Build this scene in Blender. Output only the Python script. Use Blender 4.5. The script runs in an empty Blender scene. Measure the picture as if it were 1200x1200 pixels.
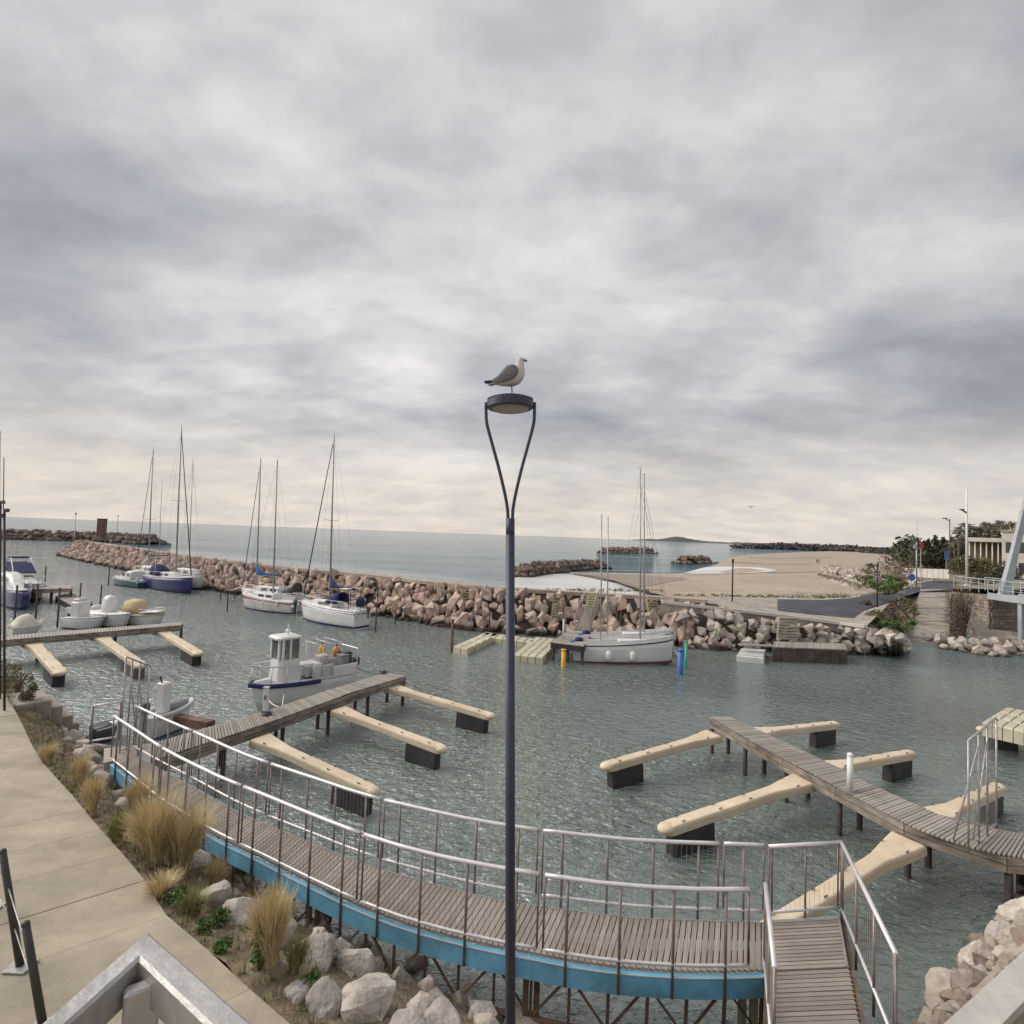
import bpy, bmesh, math, random
from mathutils import Vector, Matrix, Euler, noise
random.seed(7)
PI = math.pi
sc = bpy.context.scene
COL = sc.collection
V = Vector
# ------------------------------------------------------------------ camera
CAM_H = 8.0
TAN = 0.978                                    # tangent of half the field of view
PITCH = math.atan(0.045 * TAN); ROLL = math.atan(0.0365)
cam_rot = (Matrix.Rotation(PI / 2 + PITCH, 3, 'X') @ Matrix.Rotation(ROLL, 3, 'Z'))
cd = bpy.data.cameras.new('camera'); cam = bpy.data.objects.new('camera', cd); COL.objects.link(cam)
cd.sensor_fit = 'HORIZONTAL'; cd.sensor_width = 36; cd.lens = 18 / TAN
cd.clip_start = 0.05; cd.clip_end = 60000
cam.location = (0, 0, CAM_H); cam.rotation_euler = cam_rot.to_euler()
sc.camera = cam
sc.view_settings.view_transform = 'Standard'; sc.view_settings.look = 'None'
sc.view_settings.exposure = 0.97; sc.view_settings.gamma = 1.0
sc.view_settings.use_curve_mapping = False
sc.render.engine = 'CYCLES'
sc.cycles.use_denoising = True
sc.cycles.max_bounces = 5; sc.cycles.diffuse_bounces = 2; sc.cycles.glossy_bounces = 3
sc.cycles.transmission_bounces = 3; sc.cycles.transparent_max_bounces = 6
sc.cycles.caustics_reflective = False; sc.cycles.caustics_refractive = False
sc.cycles.volume_bounces = 0

# ------------------------------------------------------------------ sky and sun
SUN_EL, SUN_AZ = math.radians(38), math.radians(-80)     # azimuth from +Y, negative to the left
w = bpy.data.worlds.new('World'); sc.world = w; w.use_nodes = True
nt = w.node_tree; nt.nodes.clear()
def N(t, **k):
    n = nt.nodes.new(t)
    for a, b in k.items(): setattr(n, a, b)
    return n
def math_n(op, a, b=None, c=None):
    n = N('ShaderNodeMath', operation=op)
    for i, q in enumerate((a, b, c)):
        if q is None: continue
        if isinstance(q, (int, float)): n.inputs[i].default_value = q
        else: nt.links.new(q, n.inputs[i])
    return n.outputs[0]
def ramp_n(fac, stops, interp='LINEAR'):
    n = N('ShaderNodeValToRGB'); r = n.color_ramp; r.interpolation = interp
    while len(r.elements) < len(stops): r.elements.new(0.5)
    for e, (p, c) in zip(r.elements, stops):
        e.position = p; e.color = (*c, 1) if len(c) == 3 else c
    nt.links.new(fac, n.inputs[0]); return n.outputs[0]
def mix_n(fac, a, b, blend='MIX'):
    n = N('ShaderNodeMix', data_type='RGBA', blend_type=blend)
    for i, q in ((0, fac), (6, a), (7, b)):
        if isinstance(q, (int, float)): n.inputs[i].default_value = q
        elif isinstance(q, tuple): n.inputs[i].default_value = (*q, 1)
        else: nt.links.new(q, n.inputs[i])
    return n.outputs[2]
out = N('ShaderNodeOutputWorld'); bg1 = N('ShaderNodeBackground'); bg2 = N('ShaderNodeBackground'); mx = N('ShaderNodeMixShader')
sky = N('ShaderNodeTexSky', sky_type='NISHITA', sun_disc=False)
sky.sun_elevation = SUN_EL; sky.sun_rotation = SUN_AZ; sky.air_density = 1.2; sky.dust_density = 3.0
nt.links.new(sky.outputs[0], bg1.inputs[0]); bg1.inputs[1].default_value = 0.1
tc = N('ShaderNodeTexCoord'); sp = N('ShaderNodeSeparateXYZ'); nt.links.new(tc.outputs['Generated'], sp.inputs[0])
zc = math_n('MAXIMUM', sp.outputs[2], 0.0)
den = math_n('ADD', zc, 0.24)
cb = N('ShaderNodeCombineXYZ')
nt.links.new(math_n('DIVIDE', sp.outputs[0], den), cb.inputs[0])
nt.links.new(math_n('DIVIDE', sp.outputs[1], den), cb.inputs[1])
def noise_n(vec, scale, detail, rough, dist=0.0, off=(0, 0, 0), sc3=(1, 1, 1)):
    m = N('ShaderNodeMapping'); m.inputs[1].default_value = off; m.inputs[3].default_value = sc3
    nt.links.new(vec, m.inputs[0])
    n = N('ShaderNodeTexNoise'); n.inputs['Scale'].default_value = scale; n.inputs['Detail'].default_value = detail
    n.inputs['Roughness'].default_value = rough; n.inputs['Distortion'].default_value = dist
    nt.links.new(m.outputs[0], n.inputs[0]); return n.outputs[0]
big = noise_n(cb.outputs[0], 0.75, 5, 0.5, 0.1, (-2.9, -7.3, 0), (0.8, 1.1, 1))
fine = noise_n(cb.outputs[0], 3.4, 11, 0.60, 0.15, (5.5, 0.4, 0), (0.8, 1.1, 1))
cl = math_n('ADD', math_n('MULTIPLY', big, 0.72), math_n('MULTIPLY', fine, 0.28))
clouds = ramp_n(cl, [(0.38, (0.25, 0.26, 0.29)), (0.44, (0.33, 0.335, 0.362)), (0.50, (0.43, 0.428, 0.447)), (0.555, (0.56, 0.545, 0.55)), (0.63, (0.73, 0.70, 0.685))])
lowf = ramp_n(sp.outputs[2], [(0.0, (1, 1, 1)), (0.05, (0.85, 0.85, 0.85)), (0.24, (0.0, 0.0, 0.0))], 'EASE')
streak = ramp_n(fine, [(0.36, (0.56, 0.515, 0.485)), (0.64, (0.70, 0.625, 0.54))])
skycol = mix_n(lowf, clouds, streak)
nt.links.new(skycol, bg2.inputs[0]); bg2.inputs[1].default_value = 0.63
mx.inputs[0].default_value = 0.96
nt.links.new(bg1.outputs[0], mx.inputs[1]); nt.links.new(bg2.outputs[0], mx.inputs[2]); nt.links.new(mx.outputs[0], out.inputs[0])
ld = bpy.data.lights.new('sun', 'SUN'); lo = bpy.data.objects.new('sun', ld); COL.objects.link(lo)
ld.energy = 1.5; ld.angle = math.radians(50); ld.color = (1.0, 0.95, 0.88)
sd = V((math.sin(SUN_AZ) * math.cos(SUN_EL), math.cos(SUN_AZ) * math.cos(SUN_EL), math.sin(SUN_EL)))
lo.rotation_euler = sd.to_track_quat('Z', 'Y').to_euler(); lo.location = (0, 0, 60)

# ------------------------------------------------------------------ helpers
def ray(x, y): return cam_rot @ V(((x - 600) / 600 * TAN, (600 - y) / 600 * TAN, -1.0))
def P(x, y, z=0.0):
    """world point at height z seen at photograph position x, y"""
    d = ray(x, y); t = (z - CAM_H) / d.z
    return V((d.x * t, d.y * t, z))
def PD(x, y, D):
    d = ray(x, y); t = D / d.y
    return V((d.x * t, D, CAM_H + d.z * t))
def HZ(g, y):
    """height above ground point g at which row y is reached"""
    xx = 600 + g.x / g.y / TAN * 600
    return PD(xx, y, g.y).z
def lerp(a, b, t): return a + (b - a) * t
def smooth_path(pts, step):
    """Catmull-Rom through pts, resampled at an even step"""
    pts = [V(p) for p in pts]; q = [pts[0] * 2 - pts[1]] + pts + [pts[-1] * 2 - pts[-2]]
    dense = []
    for i in range(1, len(q) - 2):
        a, b, c, d = q[i - 1:i + 3]
        for k in range(12):
            t = k / 12
            dense.append(0.5 * ((2 * b) + (c - a) * t + (2 * a - 5 * b + 4 * c - d) * t * t + (3 * b - a - 3 * c + d) * t ** 3))
    dense.append(pts[-1])
    return resample(dense, step)
def resample(pts, step=None, n=None):
    L = [0]
    for a, b in zip(pts, pts[1:]): L.append(L[-1] + (b - a).length)
    if n is None: n = max(1, round(L[-1] / step))
    res = []; j = 0
    for k in range(n + 1):
        s = L[-1] * k / n
        while j < len(pts) - 2 and L[j + 1] < s: j += 1
        seg = L[j + 1] - L[j]
        res.append(pts[j].lerp(pts[j + 1], (s - L[j]) / seg if seg > 1e-9 else 0))
    return res
def offset_path(pts, d):
    """offset in plan to the left of travel"""
    res = []
    for i, p in enumerate(pts):
        t = (pts[min(i + 1, len(pts) - 1)] - pts[max(i - 1, 0)]); t.z = 0; t.normalize()
        res.append(p + V((-t.y, t.x, 0)) * d)
    return res

class MB:
    def __init__(s): s.v = []; s.f = []; s.m = []; s.cur = 0
    def add(s, vs, fs):
        o = len(s.v); s.v += [V(p) for p in vs]
        for f in fs: s.f.append([i + o for i in f]); s.m.append(s.cur)
        return s
    def box(s, c, size, rz=0.0, rot=None):
        R = rot if rot is not None else Matrix.Rotation(rz, 3, 'Z'); c = V(c)
        vs = [c + R @ V((x * size[0] / 2, y * size[1] / 2, z * size[2] / 2)) for z in (-1, 1) for y in (-1, 1) for x in (-1, 1)]
        return s.add(vs, [(0, 2, 3, 1), (4, 5, 7, 6), (0, 1, 5, 4), (2, 6, 7, 3), (0, 4, 6, 2), (1, 3, 7, 5)])
    def rbox(s, c, size, r=0.03, rz=0.0, rot=None):
        """box with chamfered edges"""
        R = rot if rot is not None else Matrix.Rotation(rz, 3, 'Z'); c = V(c)
        hx, hy, hz = (q / 2 for q in size); r = min(r, hx * .9, hy * .9, hz * .9)
        rings = []
        for z, ins in ((-hz, r), (-hz + r, 0), (hz - r, 0), (hz, r)):
            x, y = hx - ins, hy - ins
            rings.append([c + R @ V(p) for p in ((-x + r, -y, z), (x - r, -y, z), (x, -y + r, z), (x, y - r, z), (x - r, y, z), (-x + r, y, z), (-x, y - r, z), (-x, -y + r, z))])
        return s.loft(rings, True, True, True)
    def beam(s, a, b, wd, ht, up=V((0, 0, 1))):
        a, b = V(a), V(b); d = (b - a); L = d.length
        if L < 1e-6: return s
        d.normalize(); r = d.cross(up)
        if r.length < 1e-4: r = d.cross(V((0, 1, 0)))
        r.normalize(); u = r.cross(d)
        vs = [p + r * (i * wd / 2) + u * (j * ht / 2) for p in (a, b) for j in (-1, 1) for i in (-1, 1)]
        return s.add(vs, [(0, 1, 3, 2), (4, 6, 7, 5), (0, 4, 5, 1), (2, 3, 7, 6), (0, 2, 6, 4), (1, 5, 7, 3)])
    def tube(s, pts, r, n=6, r1=None, cap=True):
        pts = [V(p) for p in pts]; rings = []
        for i, p in enumerate(pts):
            t = (pts[min(i + 1, len(pts) - 1)] - pts[max(i - 1, 0)]).normalized()
            a = t.cross(V((0, 0, 1)))
            if a.length < 1e-3: a = V((1, 0, 0)) if i == 0 else last
            a.normalize(); last = a; b = t.cross(a)
            rr = r if r1 is None else lerp(r, r1, i / (len(pts) - 1))
            rings.append([p + (a * math.cos(k / n * 2 * PI) + b * math.sin(k / n * 2 * PI)) * rr for k in range(n)])
        return s.loft(rings, True, cap, cap)
    def loft(s, rings, closed=True, cap0=False, cap1=False):
        n = len(rings[0]); vs = [p for r in rings for p in r]; fs = []
        for i in range(len(rings) - 1):
            for k in range(n if closed else n - 1):
                a = i * n + k; b = i * n + (k + 1) % n
                fs.append((a, b, b + n, a + n))
        if cap0: fs.append(tuple(reversed(range(n))))
        if cap1: fs.append(tuple(range((len(rings) - 1) * n, len(rings) * n)))
        return s.add(vs, fs)
    def prism(s, poly, z0, z1):
        """poly of (x, y) counter-clockwise"""
        return s.loft([[V((p[0], p[1], z)) for p in poly] for z in (z0, z1)], True, True, True)
    def ell(s, c, r, nu=10, nv=7, rot=None):
        R = rot if rot is not None else Matrix.Identity(3); c = V(c); rings = []
        for j in range(1, nv):
            th = PI * j / nv - PI / 2
            rings.append([c + R @ V((r[0] * math.cos(th) * math.cos(k / nu * 2 * PI), r[1] * math.cos(th) * math.sin(k / nu * 2 * PI), r[2] * math.sin(th))) for k in range(nu)])
        return s.loft(rings, True, True, True)
    def build(s, name, mats, parent=None, smooth=False, world=False, kind=None, label=None):
        me = bpy.data.meshes.new(name)
        vs = s.v
        if world and parent is not None:
            inv = root_matrix(parent).inverted(); vs = [inv @ p for p in vs]
        me.from_pydata([tuple(p) for p in vs], [], s.f); 
        mats = mats if isinstance(mats, (list, tuple)) else [mats]
        for m in mats: me.materials.append(m)
        if len(mats) > 1:
            for p, i in zip(me.polygons, s.m): p.material_index = i
        if smooth: me.polygons.foreach_set('use_smooth', [True] * len(me.polygons))
        me.update()
        return link(name, me, parent, kind, label)
def link(name, me, parent=None, kind=None, label=None):
    o = bpy.data.objects.new(name, me); COL.objects.link(o)
    if parent is not None: o.parent = parent
    if kind: o['kind'] = kind
    if label: o['label'] = label
    return o
ROOTM = {}
def root_matrix(o):
    while o.parent is not None: o = o.parent
    return ROOTM.get(o.name, Matrix.Identity(4))
def thing(name, label, cat, loc=(0, 0, 0), rz=0.0, group=None, kind=None):
    o = bpy.data.objects.new(name, None); COL.objects.link(o)
    o.empty_display_size = 0.2
    o.location = loc; o.rotation_euler = (0, 0, rz)
    ROOTM[o.name] = Matrix.Translation(V(loc)) @ Matrix.Rotation(rz, 4, 'Z')
    if kind: o['kind'] = kind
    return tag(o, label, cat, group)
def tag(o, label=None, cat=None, group=None, kind=None):
    if label: o['label'] = label
    if cat: o['category'] = cat
    if group: o['group'] = group
    if kind: o['kind'] = kind
    return o
UNIT = {}
def unit_box(name, mat, parent, c, size, rz=0.0, rot=None, world=True, label=None):
    """a box piece that shares one mesh per material"""
    me = UNIT.get(mat.name)
    if me is None:
        t = MB().box((0, 0, 0), (1, 1, 1)); me = bpy.data.meshes.new('box_piece')
        me.from_pydata([tuple(p) for p in t.v], [], t.f); me.materials.append(mat); UNIT[mat.name] = me
    o = link(name, me, parent, None, label)
    R = (rot if rot is not None else Matrix.Rotation(rz, 3, 'Z')).to_4x4()
    M = Matrix.Translation(V(c)) @ R
    if world and parent is not None: M = root_matrix(parent).inverted() @ M
    o.location = M.to_translation(); o.rotation_euler = M.to_euler(); o.scale = size
    return o

# ------------------------------------------------------------------ materials
def mat(name, col, rough=0.6, metal=0.0, var=0.18, scale=3.0, bump=0.0, bscale=12.0, rnd=0.0, col2=None, coords='Object', sc3=(1, 1, 1), spec=0.5, island=False, trans=0.0, stain=0.0):
    m = bpy.data.materials.new(name); m.use_nodes = True; t = m.node_tree; b = t.nodes['Principled BSDF']
    def nn(ty): return t.nodes.new(ty)
    b.inputs['Roughness'].default_value = rough; b.inputs['Metallic'].default_value = metal
    b.inputs['Specular IOR Level'].default_value = spec
    if trans: b.inputs['Transmission Weight'].default_value = trans
    tcn = nn('ShaderNodeTexCoord'); mp = nn('ShaderNodeMapping'); mp.inputs[3].default_value = sc3
    if coords == 'World':
        g = nn('ShaderNodeNewGeometry'); t.links.new(g.outputs['Position'], mp.inputs[0])
    else: t.links.new(tcn.outputs[coords], mp.inputs[0])
    n1 = nn('ShaderNodeTexNoise'); n1.inputs['Scale'].default_value = scale; n1.inputs['Detail'].default_value = 6; n1.inputs['Roughness'].default_value = 0.62
    t.links.new(mp.outputs[0], n1.inputs[0])
    r = nn('ShaderNodeValToRGB'); e = r.color_ramp.elements
    c2 = col2 if col2 else tuple(q * (1 - var * 1.6) for q in col)
    e[0].position = 0.3; e[0].color = (*c2, 1); e[1].position = 0.68; e[1].color = (*[min(1, q * (1 + var * .6)) for q in col], 1)
    t.links.new(n1.outputs[0], r.inputs[0]); src = r.outputs[0]
    if stain:
        gs_ = nn('ShaderNodeNewGeometry'); ns = nn('ShaderNodeTexNoise'); ns.inputs['Scale'].default_value = .55; ns.inputs['Detail'].default_value = 9; ns.inputs['Roughness'].default_value = .7; ns.inputs['Distortion'].default_value = .8
        t.links.new(gs_.outputs['Position'], ns.inputs[0]); rs_ = nn('ShaderNodeValToRGB'); rs_.color_ramp.elements[0].position = .42; rs_.color_ramp.elements[1].position = .60
        rs_.color_ramp.elements[0].color = (1 - stain, 1 - stain * 1.05, 1 - stain * 1.15, 1); rs_.color_ramp.elements[1].color = (1, 1, 1, 1); t.links.new(ns.outputs[0], rs_.inputs[0])
        ms = nn('ShaderNodeMix'); ms.data_type = 'RGBA'; ms.blend_type = 'MULTIPLY'; ms.inputs[0].default_value = 1; t.links.new(src, ms.inputs[6]); t.links.new(rs_.outputs[0], ms.inputs[7]); src = ms.outputs[2]
    if rnd or island:
        oi = nn('ShaderNodeObjectInfo'); val = oi.outputs['Random']
        if island:
            g2 = nn('ShaderNodeNewGeometry'); val = g2.outputs['Random Per Island']
        mr = nn('ShaderNodeMapRange'); mr.inputs[3].default_value = 1 - rnd; mr.inputs[4].default_value = 1 + rnd
        t.links.new(val, mr.inputs[0])
        mm = nn('ShaderNodeMix'); mm.data_type = 'RGBA'; mm.blend_type = 'MULTIPLY'; mm.inputs[0].default_value = 1
        cbn = nn('ShaderNodeCombineColor')
        for i in range(3): t.links.new(mr.outputs[0], cbn.inputs[i])
        t.links.new(src, mm.inputs[6]); t.links.new(cbn.outputs[0], mm.inputs[7]); src = mm.outputs[2]
    t.links.new(src, b.inputs['Base Color'])
    if bump:
        n2 = nn('ShaderNodeTexNoise'); n2.inputs['Scale'].default_value = bscale; n2.inputs['Detail'].default_value = 5
        t.links.new(mp.outputs[0], n2.inputs[0])
        bp = nn('ShaderNodeBump'); bp.inputs['Strength'].default_value = bump; bp.inputs['Distance'].default_value = 0.05
        t.links.new(n2.outputs[0], bp.inputs['Height']); t.links.new(bp.outputs[0], b.inputs['Normal'])
    return m
def rock_mat(name, cols, tide=0.45, scale=1.3):
    """stone: tone by piece, mineral blotches, and the dark weed band that grows at the waterline"""
    m = bpy.data.materials.new(name); m.use_nodes = True; t = m.node_tree; b = t.nodes['Principled BSDF']
    def nn(ty): return t.nodes.new(ty)
    b.inputs['Roughness'].default_value = 0.85
    g = nn('ShaderNodeNewGeometry'); oi = nn('ShaderNodeObjectInfo')
    ad = nn('ShaderNodeMath'); ad.operation = 'ADD'; t.links.new(g.outputs['Random Per Island'], ad.inputs[0]); t.links.new(oi.outputs['Random'], ad.inputs[1])
    fr = nn('ShaderNodeMath'); fr.operation = 'FRACT'; t.links.new(ad.outputs[0], fr.inputs[0])
    r = nn('ShaderNodeValToRGB'); r.color_ramp.interpolation = 'CONSTANT'
    while len(r.color_ramp.elements) < len(cols): r.color_ramp.elements.new(0.5)
    for i, (e, c) in enumerate(zip(r.color_ramp.elements, cols)): e.position = i / len(cols); e.color = (*c, 1)
    t.links.new(fr.outputs[0], r.inputs[0])
    n1 = nn('ShaderNodeTexNoise'); n1.inputs['Scale'].default_value = scale; n1.inputs['Detail'].default_value = 8; n1.inputs['Roughness'].default_value = 0.7
    t.links.new(g.outputs['Position'], n1.inputs[0])
    rr = nn('ShaderNodeValToRGB'); rr.color_ramp.elements[0].position = .32; rr.color_ramp.elements[0].color = (.55, .52, .50, 1); rr.color_ramp.elements[1].position = .62; rr.color_ramp.elements[1].color = (1.12, 1.1, 1.08, 1)
    t.links.new(n1.outputs[0], rr.inputs[0])
    mm = nn('ShaderNodeMix'); mm.data_type = 'RGBA'; mm.blend_type = 'MULTIPLY'; mm.inputs[0].default_value = 1
    t.links.new(r.outputs[0], mm.inputs[6]); t.links.new(rr.outputs[0], mm.inputs[7])
    sx = nn('ShaderNodeSeparateXYZ'); t.links.new(g.outputs['Position'], sx.inputs[0])
    s2 = nn('ShaderNodeMath'); s2.operation = 'MULTIPLY_ADD'; s2.inputs[1].default_value = 0.5; t.links.new(n1.outputs[0], s2.inputs[0]); t.links.new(sx.outputs[2], s2.inputs[2])
    mr = nn('ShaderNodeMapRange'); mr.inputs[1].default_value = tide; mr.inputs[2].default_value = tide + .3; mr.inputs[3].default_value = 1; mr.inputs[4].default_value = 0
    t.links.new(s2.outputs[0], mr.inputs[0])
    m2 = nn('ShaderNodeMix'); m2.data_type = 'RGBA'; t.links.new(mr.outputs[0], m2.inputs[0]); t.links.new(mm.outputs[2], m2.inputs[6]); m2.inputs[7].default_value = (.07, .05, .035, 1)
    t.links.new(m2.outputs[2], b.inputs['Base Color'])
    n3 = nn('ShaderNodeTexNoise'); n3.inputs['Scale'].default_value = 9; n3.inputs['Detail'].default_value = 6; t.links.new(g.outputs['Position'], n3.inputs[0])
    bp = nn('ShaderNodeBump'); bp.inputs['Strength'].default_value = .7; bp.inputs['Distance'].default_value = .06
    t.links.new(n3.outputs[0], bp.inputs['Height']); t.links.new(bp.outputs[0], b.inputs['Normal'])
    return m
def water_mat(name, col, rough, s1, s2, strength, dist=0.06, chop=.55, sea=None, sea_chop=1.2, ior=1.33, sea_spec=.004):
    m = bpy.data.materials.new(name); m.use_nodes = True; t = m.node_tree; b = t.nodes['Principled BSDF']
    b.inputs['Base Color'].default_value = (*col, 1); b.inputs['Roughness'].default_value = rough; b.inputs['IOR'].default_value = ior
    g = t.nodes.new('ShaderNodeNewGeometry'); mp = t.nodes.new('ShaderNodeMapping'); mp.inputs[2].default_value = (0, 0, math.radians(-24)); mp.inputs[3].default_value = (0.68, 1.35, 1)
    t.links.new(g.outputs['Position'], mp.inputs[0])
    prev = None; bumps = []
    for s, d, st, dd in ((s1, 3, strength, dist), (s2, 4, strength * .8, dist * .35)):
        n = t.nodes.new('ShaderNodeTexNoise'); n.inputs['Scale'].default_value = s; n.inputs['Detail'].default_value = d; n.inputs['Roughness'].default_value = .55; n.inputs['Distortion'].default_value = .6
        t.links.new(mp.outputs[0], n.inputs[0])
        bp = t.nodes.new('ShaderNodeBump'); bp.inputs['Strength'].default_value = st; bp.inputs['Distance'].default_value = dd
        t.links.new(n.outputs[0], bp.inputs['Height'])
        if prev: t.links.new(prev, bp.inputs['Normal'])
        prev = bp.outputs[0]; bumps.append(bp)
    # steeper random wavelets that a smoothed bump loses with distance
    def vm(op, x, y):
        v = t.nodes.new('ShaderNodeVectorMath'); v.operation = op
        for i, q in enumerate((x, y)):
            if q is None: continue
            if isinstance(q, tuple): v.inputs[i].default_value = q
            else: t.links.new(q, v.inputs[i])
        return v.outputs[0]
    nz = t.nodes.new('ShaderNodeTexNoise'); nz.inputs['Scale'].default_value = s2 * .55; nz.inputs['Detail'].default_value = 2; t.links.new(mp.outputs[0], nz.inputs[0])
    # open sea outside the breakwater line is choppier and bluer than the sheltered basin
    dn = t.nodes.new('ShaderNodeVectorMath'); dn.operation = 'DOT_PRODUCT'; dn.inputs[1].default_value = (.568, .823, 0); t.links.new(g.outputs['Position'], dn.inputs[0])
    mk = t.nodes.new('ShaderNodeMapRange'); mk.inputs[1].default_value = 40; mk.inputs[2].default_value = 75; t.links.new(dn.outputs['Value'], mk.inputs[0])
    ch = t.nodes.new('ShaderNodeMapRange'); ch.inputs[3].default_value = chop; ch.inputs[4].default_value = sea_chop; t.links.new(mk.outputs[0], ch.inputs[0])
    ir = t.nodes.new('ShaderNodeMapRange'); ir.inputs[3].default_value = .5; ir.inputs[4].default_value = sea_spec; t.links.new(mk.outputs[0], ir.inputs[0]); t.links.new(ir.outputs[0], b.inputs['Specular IOR Level'])
    cx = t.nodes.new('ShaderNodeCombineXYZ'); t.links.new(ch.outputs[0], cx.inputs[0]); t.links.new(ch.outputs[0], cx.inputs[1])
    slope = vm('MULTIPLY', vm('SUBTRACT', nz.outputs['Color'], (.5, .5, .5)), cx.outputs[0])
    t.links.new(vm('NORMALIZE', vm('ADD', prev, slope), None), b.inputs['Normal'])
    # patches of calmer and rougher water, and shoals showing through
    n = t.nodes.new('ShaderNodeTexNoise'); n.inputs['Scale'].default_value = .05; n.inputs['Detail'].default_value = 4; t.links.new(mp.outputs[0], n.inputs[0])
    cp = t.nodes.new('ShaderNodeTexNoise'); cp.inputs['Scale'].default_value = .13; cp.inputs['Detail'].default_value = 3; t.links.new(mp.outputs[0], cp.inputs[0])
    for bp in bumps:
        cm = t.nodes.new('ShaderNodeMapRange'); cm.inputs[1].default_value = .36; cm.inputs[2].default_value = .56; cm.inputs[3].default_value = .38 * strength; cm.inputs[4].default_value = strength; t.links.new(cp.outputs[0], cm.inputs[0]); t.links.new(cm.outputs[0], bp.inputs['Strength'])
    r = t.nodes.new('ShaderNodeValToRGB'); r.color_ramp.elements[0].position = .35; r.color_ramp.elements[1].position = .65
    r.color_ramp.elements[0].color = (*[q * .75 for q in col], 1); r.color_ramp.elements[1].color = (*[q * 1.25 for q in col], 1)
    t.links.new(n.outputs[0], r.inputs[0])
    r2 = t.nodes.new('ShaderNodeValToRGB'); r2.color_ramp.elements[0].position = .38; r2.color_ramp.elements[1].position = .62; sea = sea or col
    r2.color_ramp.elements[0].color = (*[q * .8 for q in sea], 1); r2.color_ramp.elements[1].color = (*[q * 1.25 for q in sea], 1)
    n9 = t.nodes.new('ShaderNodeTexNoise'); n9.inputs['Scale'].default_value = .02; n9.inputs['Detail'].default_value = 5; m9 = t.nodes.new('ShaderNodeMapping'); m9.inputs[3].default_value = (.12, 1.6, 1); t.links.new(g.outputs['Position'], m9.inputs[0]); t.links.new(m9.outputs[0], n9.inputs[0]); t.links.new(n9.outputs[0], r2.inputs[0])
    mm = t.nodes.new('ShaderNodeMix'); mm.data_type = 'RGBA'; t.links.new(mk.outputs[0], mm.inputs[0]); t.links.new(r.outputs[0], mm.inputs[6]); t.links.new(r2.outputs[0], mm.inputs[7]); t.links.new(mm.outputs[2], b.inputs['Base Color'])
    return m
M = {}
M['water'] = water_mat('water', (.145, .18, .16), .05, 2.7, 7.0, 1.0, .27, .5, (.088, .17, .21), 1.2, 2.3)
M['lagoon'] = water_mat('lagoon_water', (.62, .62, .59), .3, .5, 2.5, .05, .02, .06, None, .06, 1.33, .5)
M['foam'] = mat('sea_foam', (.75, .75, .73), .7, var=.1)
M['sand'] = mat('sand', (.45, .375, .295), .95, stain=0.2, var=.14, scale=.06, coords='World', sc3=(1, 3, 1), bump=.25, bscale=1.5)
M['wet_sand'] = mat('wet_sand', (.30, .245, .19), .7, var=.12, scale=.08, coords='World', sc3=(1, 3, 1))
M['seabed'] = mat('seabed', (.10, .09, .07), .95, var=.3, scale=1, coords='World')
M['soil'] = mat('bank_soil', (.26, .20, .14), .95, var=.4, scale=2.2, coords='World', bump=.9, bscale=7, col2=(.10, .085, .05))
M['concrete'] = mat('path_concrete', (.43, .37, .285), .9, stain=0.16, var=.16, scale=.9, coords='World', sc3=(1, 2.2, 1), bump=.25, bscale=16, rnd=.05)
M['quay'] = mat('quay_concrete', (.46, .40, .34), .9, stain=0.2, var=.22, scale=.8, coords='World', bump=.3, bscale=9, rnd=.06)
M['crest'] = mat('crest_concrete', (.47, .39, .32), .9, stain=0.2, var=.18, scale=.5, coords='World', rnd=.05)
M['asphalt'] = mat('asphalt', (.085, .09, .105), .9, stain=0.2, var=.25, scale=.4, coords='World', bump=.2, bscale=25)
PINK = [(.55, .42, .35), (.49, .39, .34), (.59, .47, .39), (.42, .34, .31), (.57, .43, .34), (.48, .35, .29), (.62, .52, .45), (.52, .44, .38)]
GREY = [(.52, .46, .41), (.46, .42, .39), (.58, .53, .47), (.42, .38, .35), (.55, .49, .42)]
M['rock'] = rock_mat('breakwater_stone', PINK, .55)
M['rock_far'] = rock_mat('far_stone', [tuple(q * .40 for q in c) for c in PINK[:5]], .5, .5)
M['rock_near'] = rock_mat('bank_stone', GREY, .15, 2.2)
M['rock_brown'] = rock_mat('shore_stone', [(.36, .31, .26), (.30, .26, .225), (.42, .37, .31), (.33, .27, .22)], .2, 2.0)
M['rock_grey'] = rock_mat('quay_stone', GREY, .3)
M['plank'] = mat('weathered_plank', (.42, .375, .33), .85, stain=0.15, var=.26, scale=2.2, sc3=(14, 1.2, 1), rnd=.2, bump=.4, bscale=9)
M['plank_pink'] = mat('gangway_plank', (.455, .385, .33), .82, stain=0.15, var=.22, scale=2.2, sc3=(1.2, 14, 1), rnd=.17, bump=.4, bscale=9)
M['fascia'] = mat('pier_fascia', (.35, .30, .25), .9, stain=0.3, var=.42, scale=1.6, sc3=(1, 1, 3), coords='World', bump=.5, bscale=9)
M['pile'] = mat('mooring_pile', (.075, .058, .050), .85, var=.4, scale=2, coords='World')
M['timber'] = mat('brown_timber', (.20, .12, .085), .85, var=.3, scale=2, coords='World')
M['skirt'] = mat('skirt_timber', (.135, .105, .09), .9, var=.3, scale=2, coords='World', stain=.3)
M['stair_wood'] = mat('stair_timber', (.40, .34, .22), .9, var=.22, scale=2, rnd=.12)
M['steel'] = mat('stainless_steel', (.78, .745, .74), .36, .35, var=.10, scale=5)
M['galv'] = mat('galvanised_steel', (.47, .455, .44), .45, .55, var=.22, scale=7, bump=.1, bscale=30)
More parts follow.
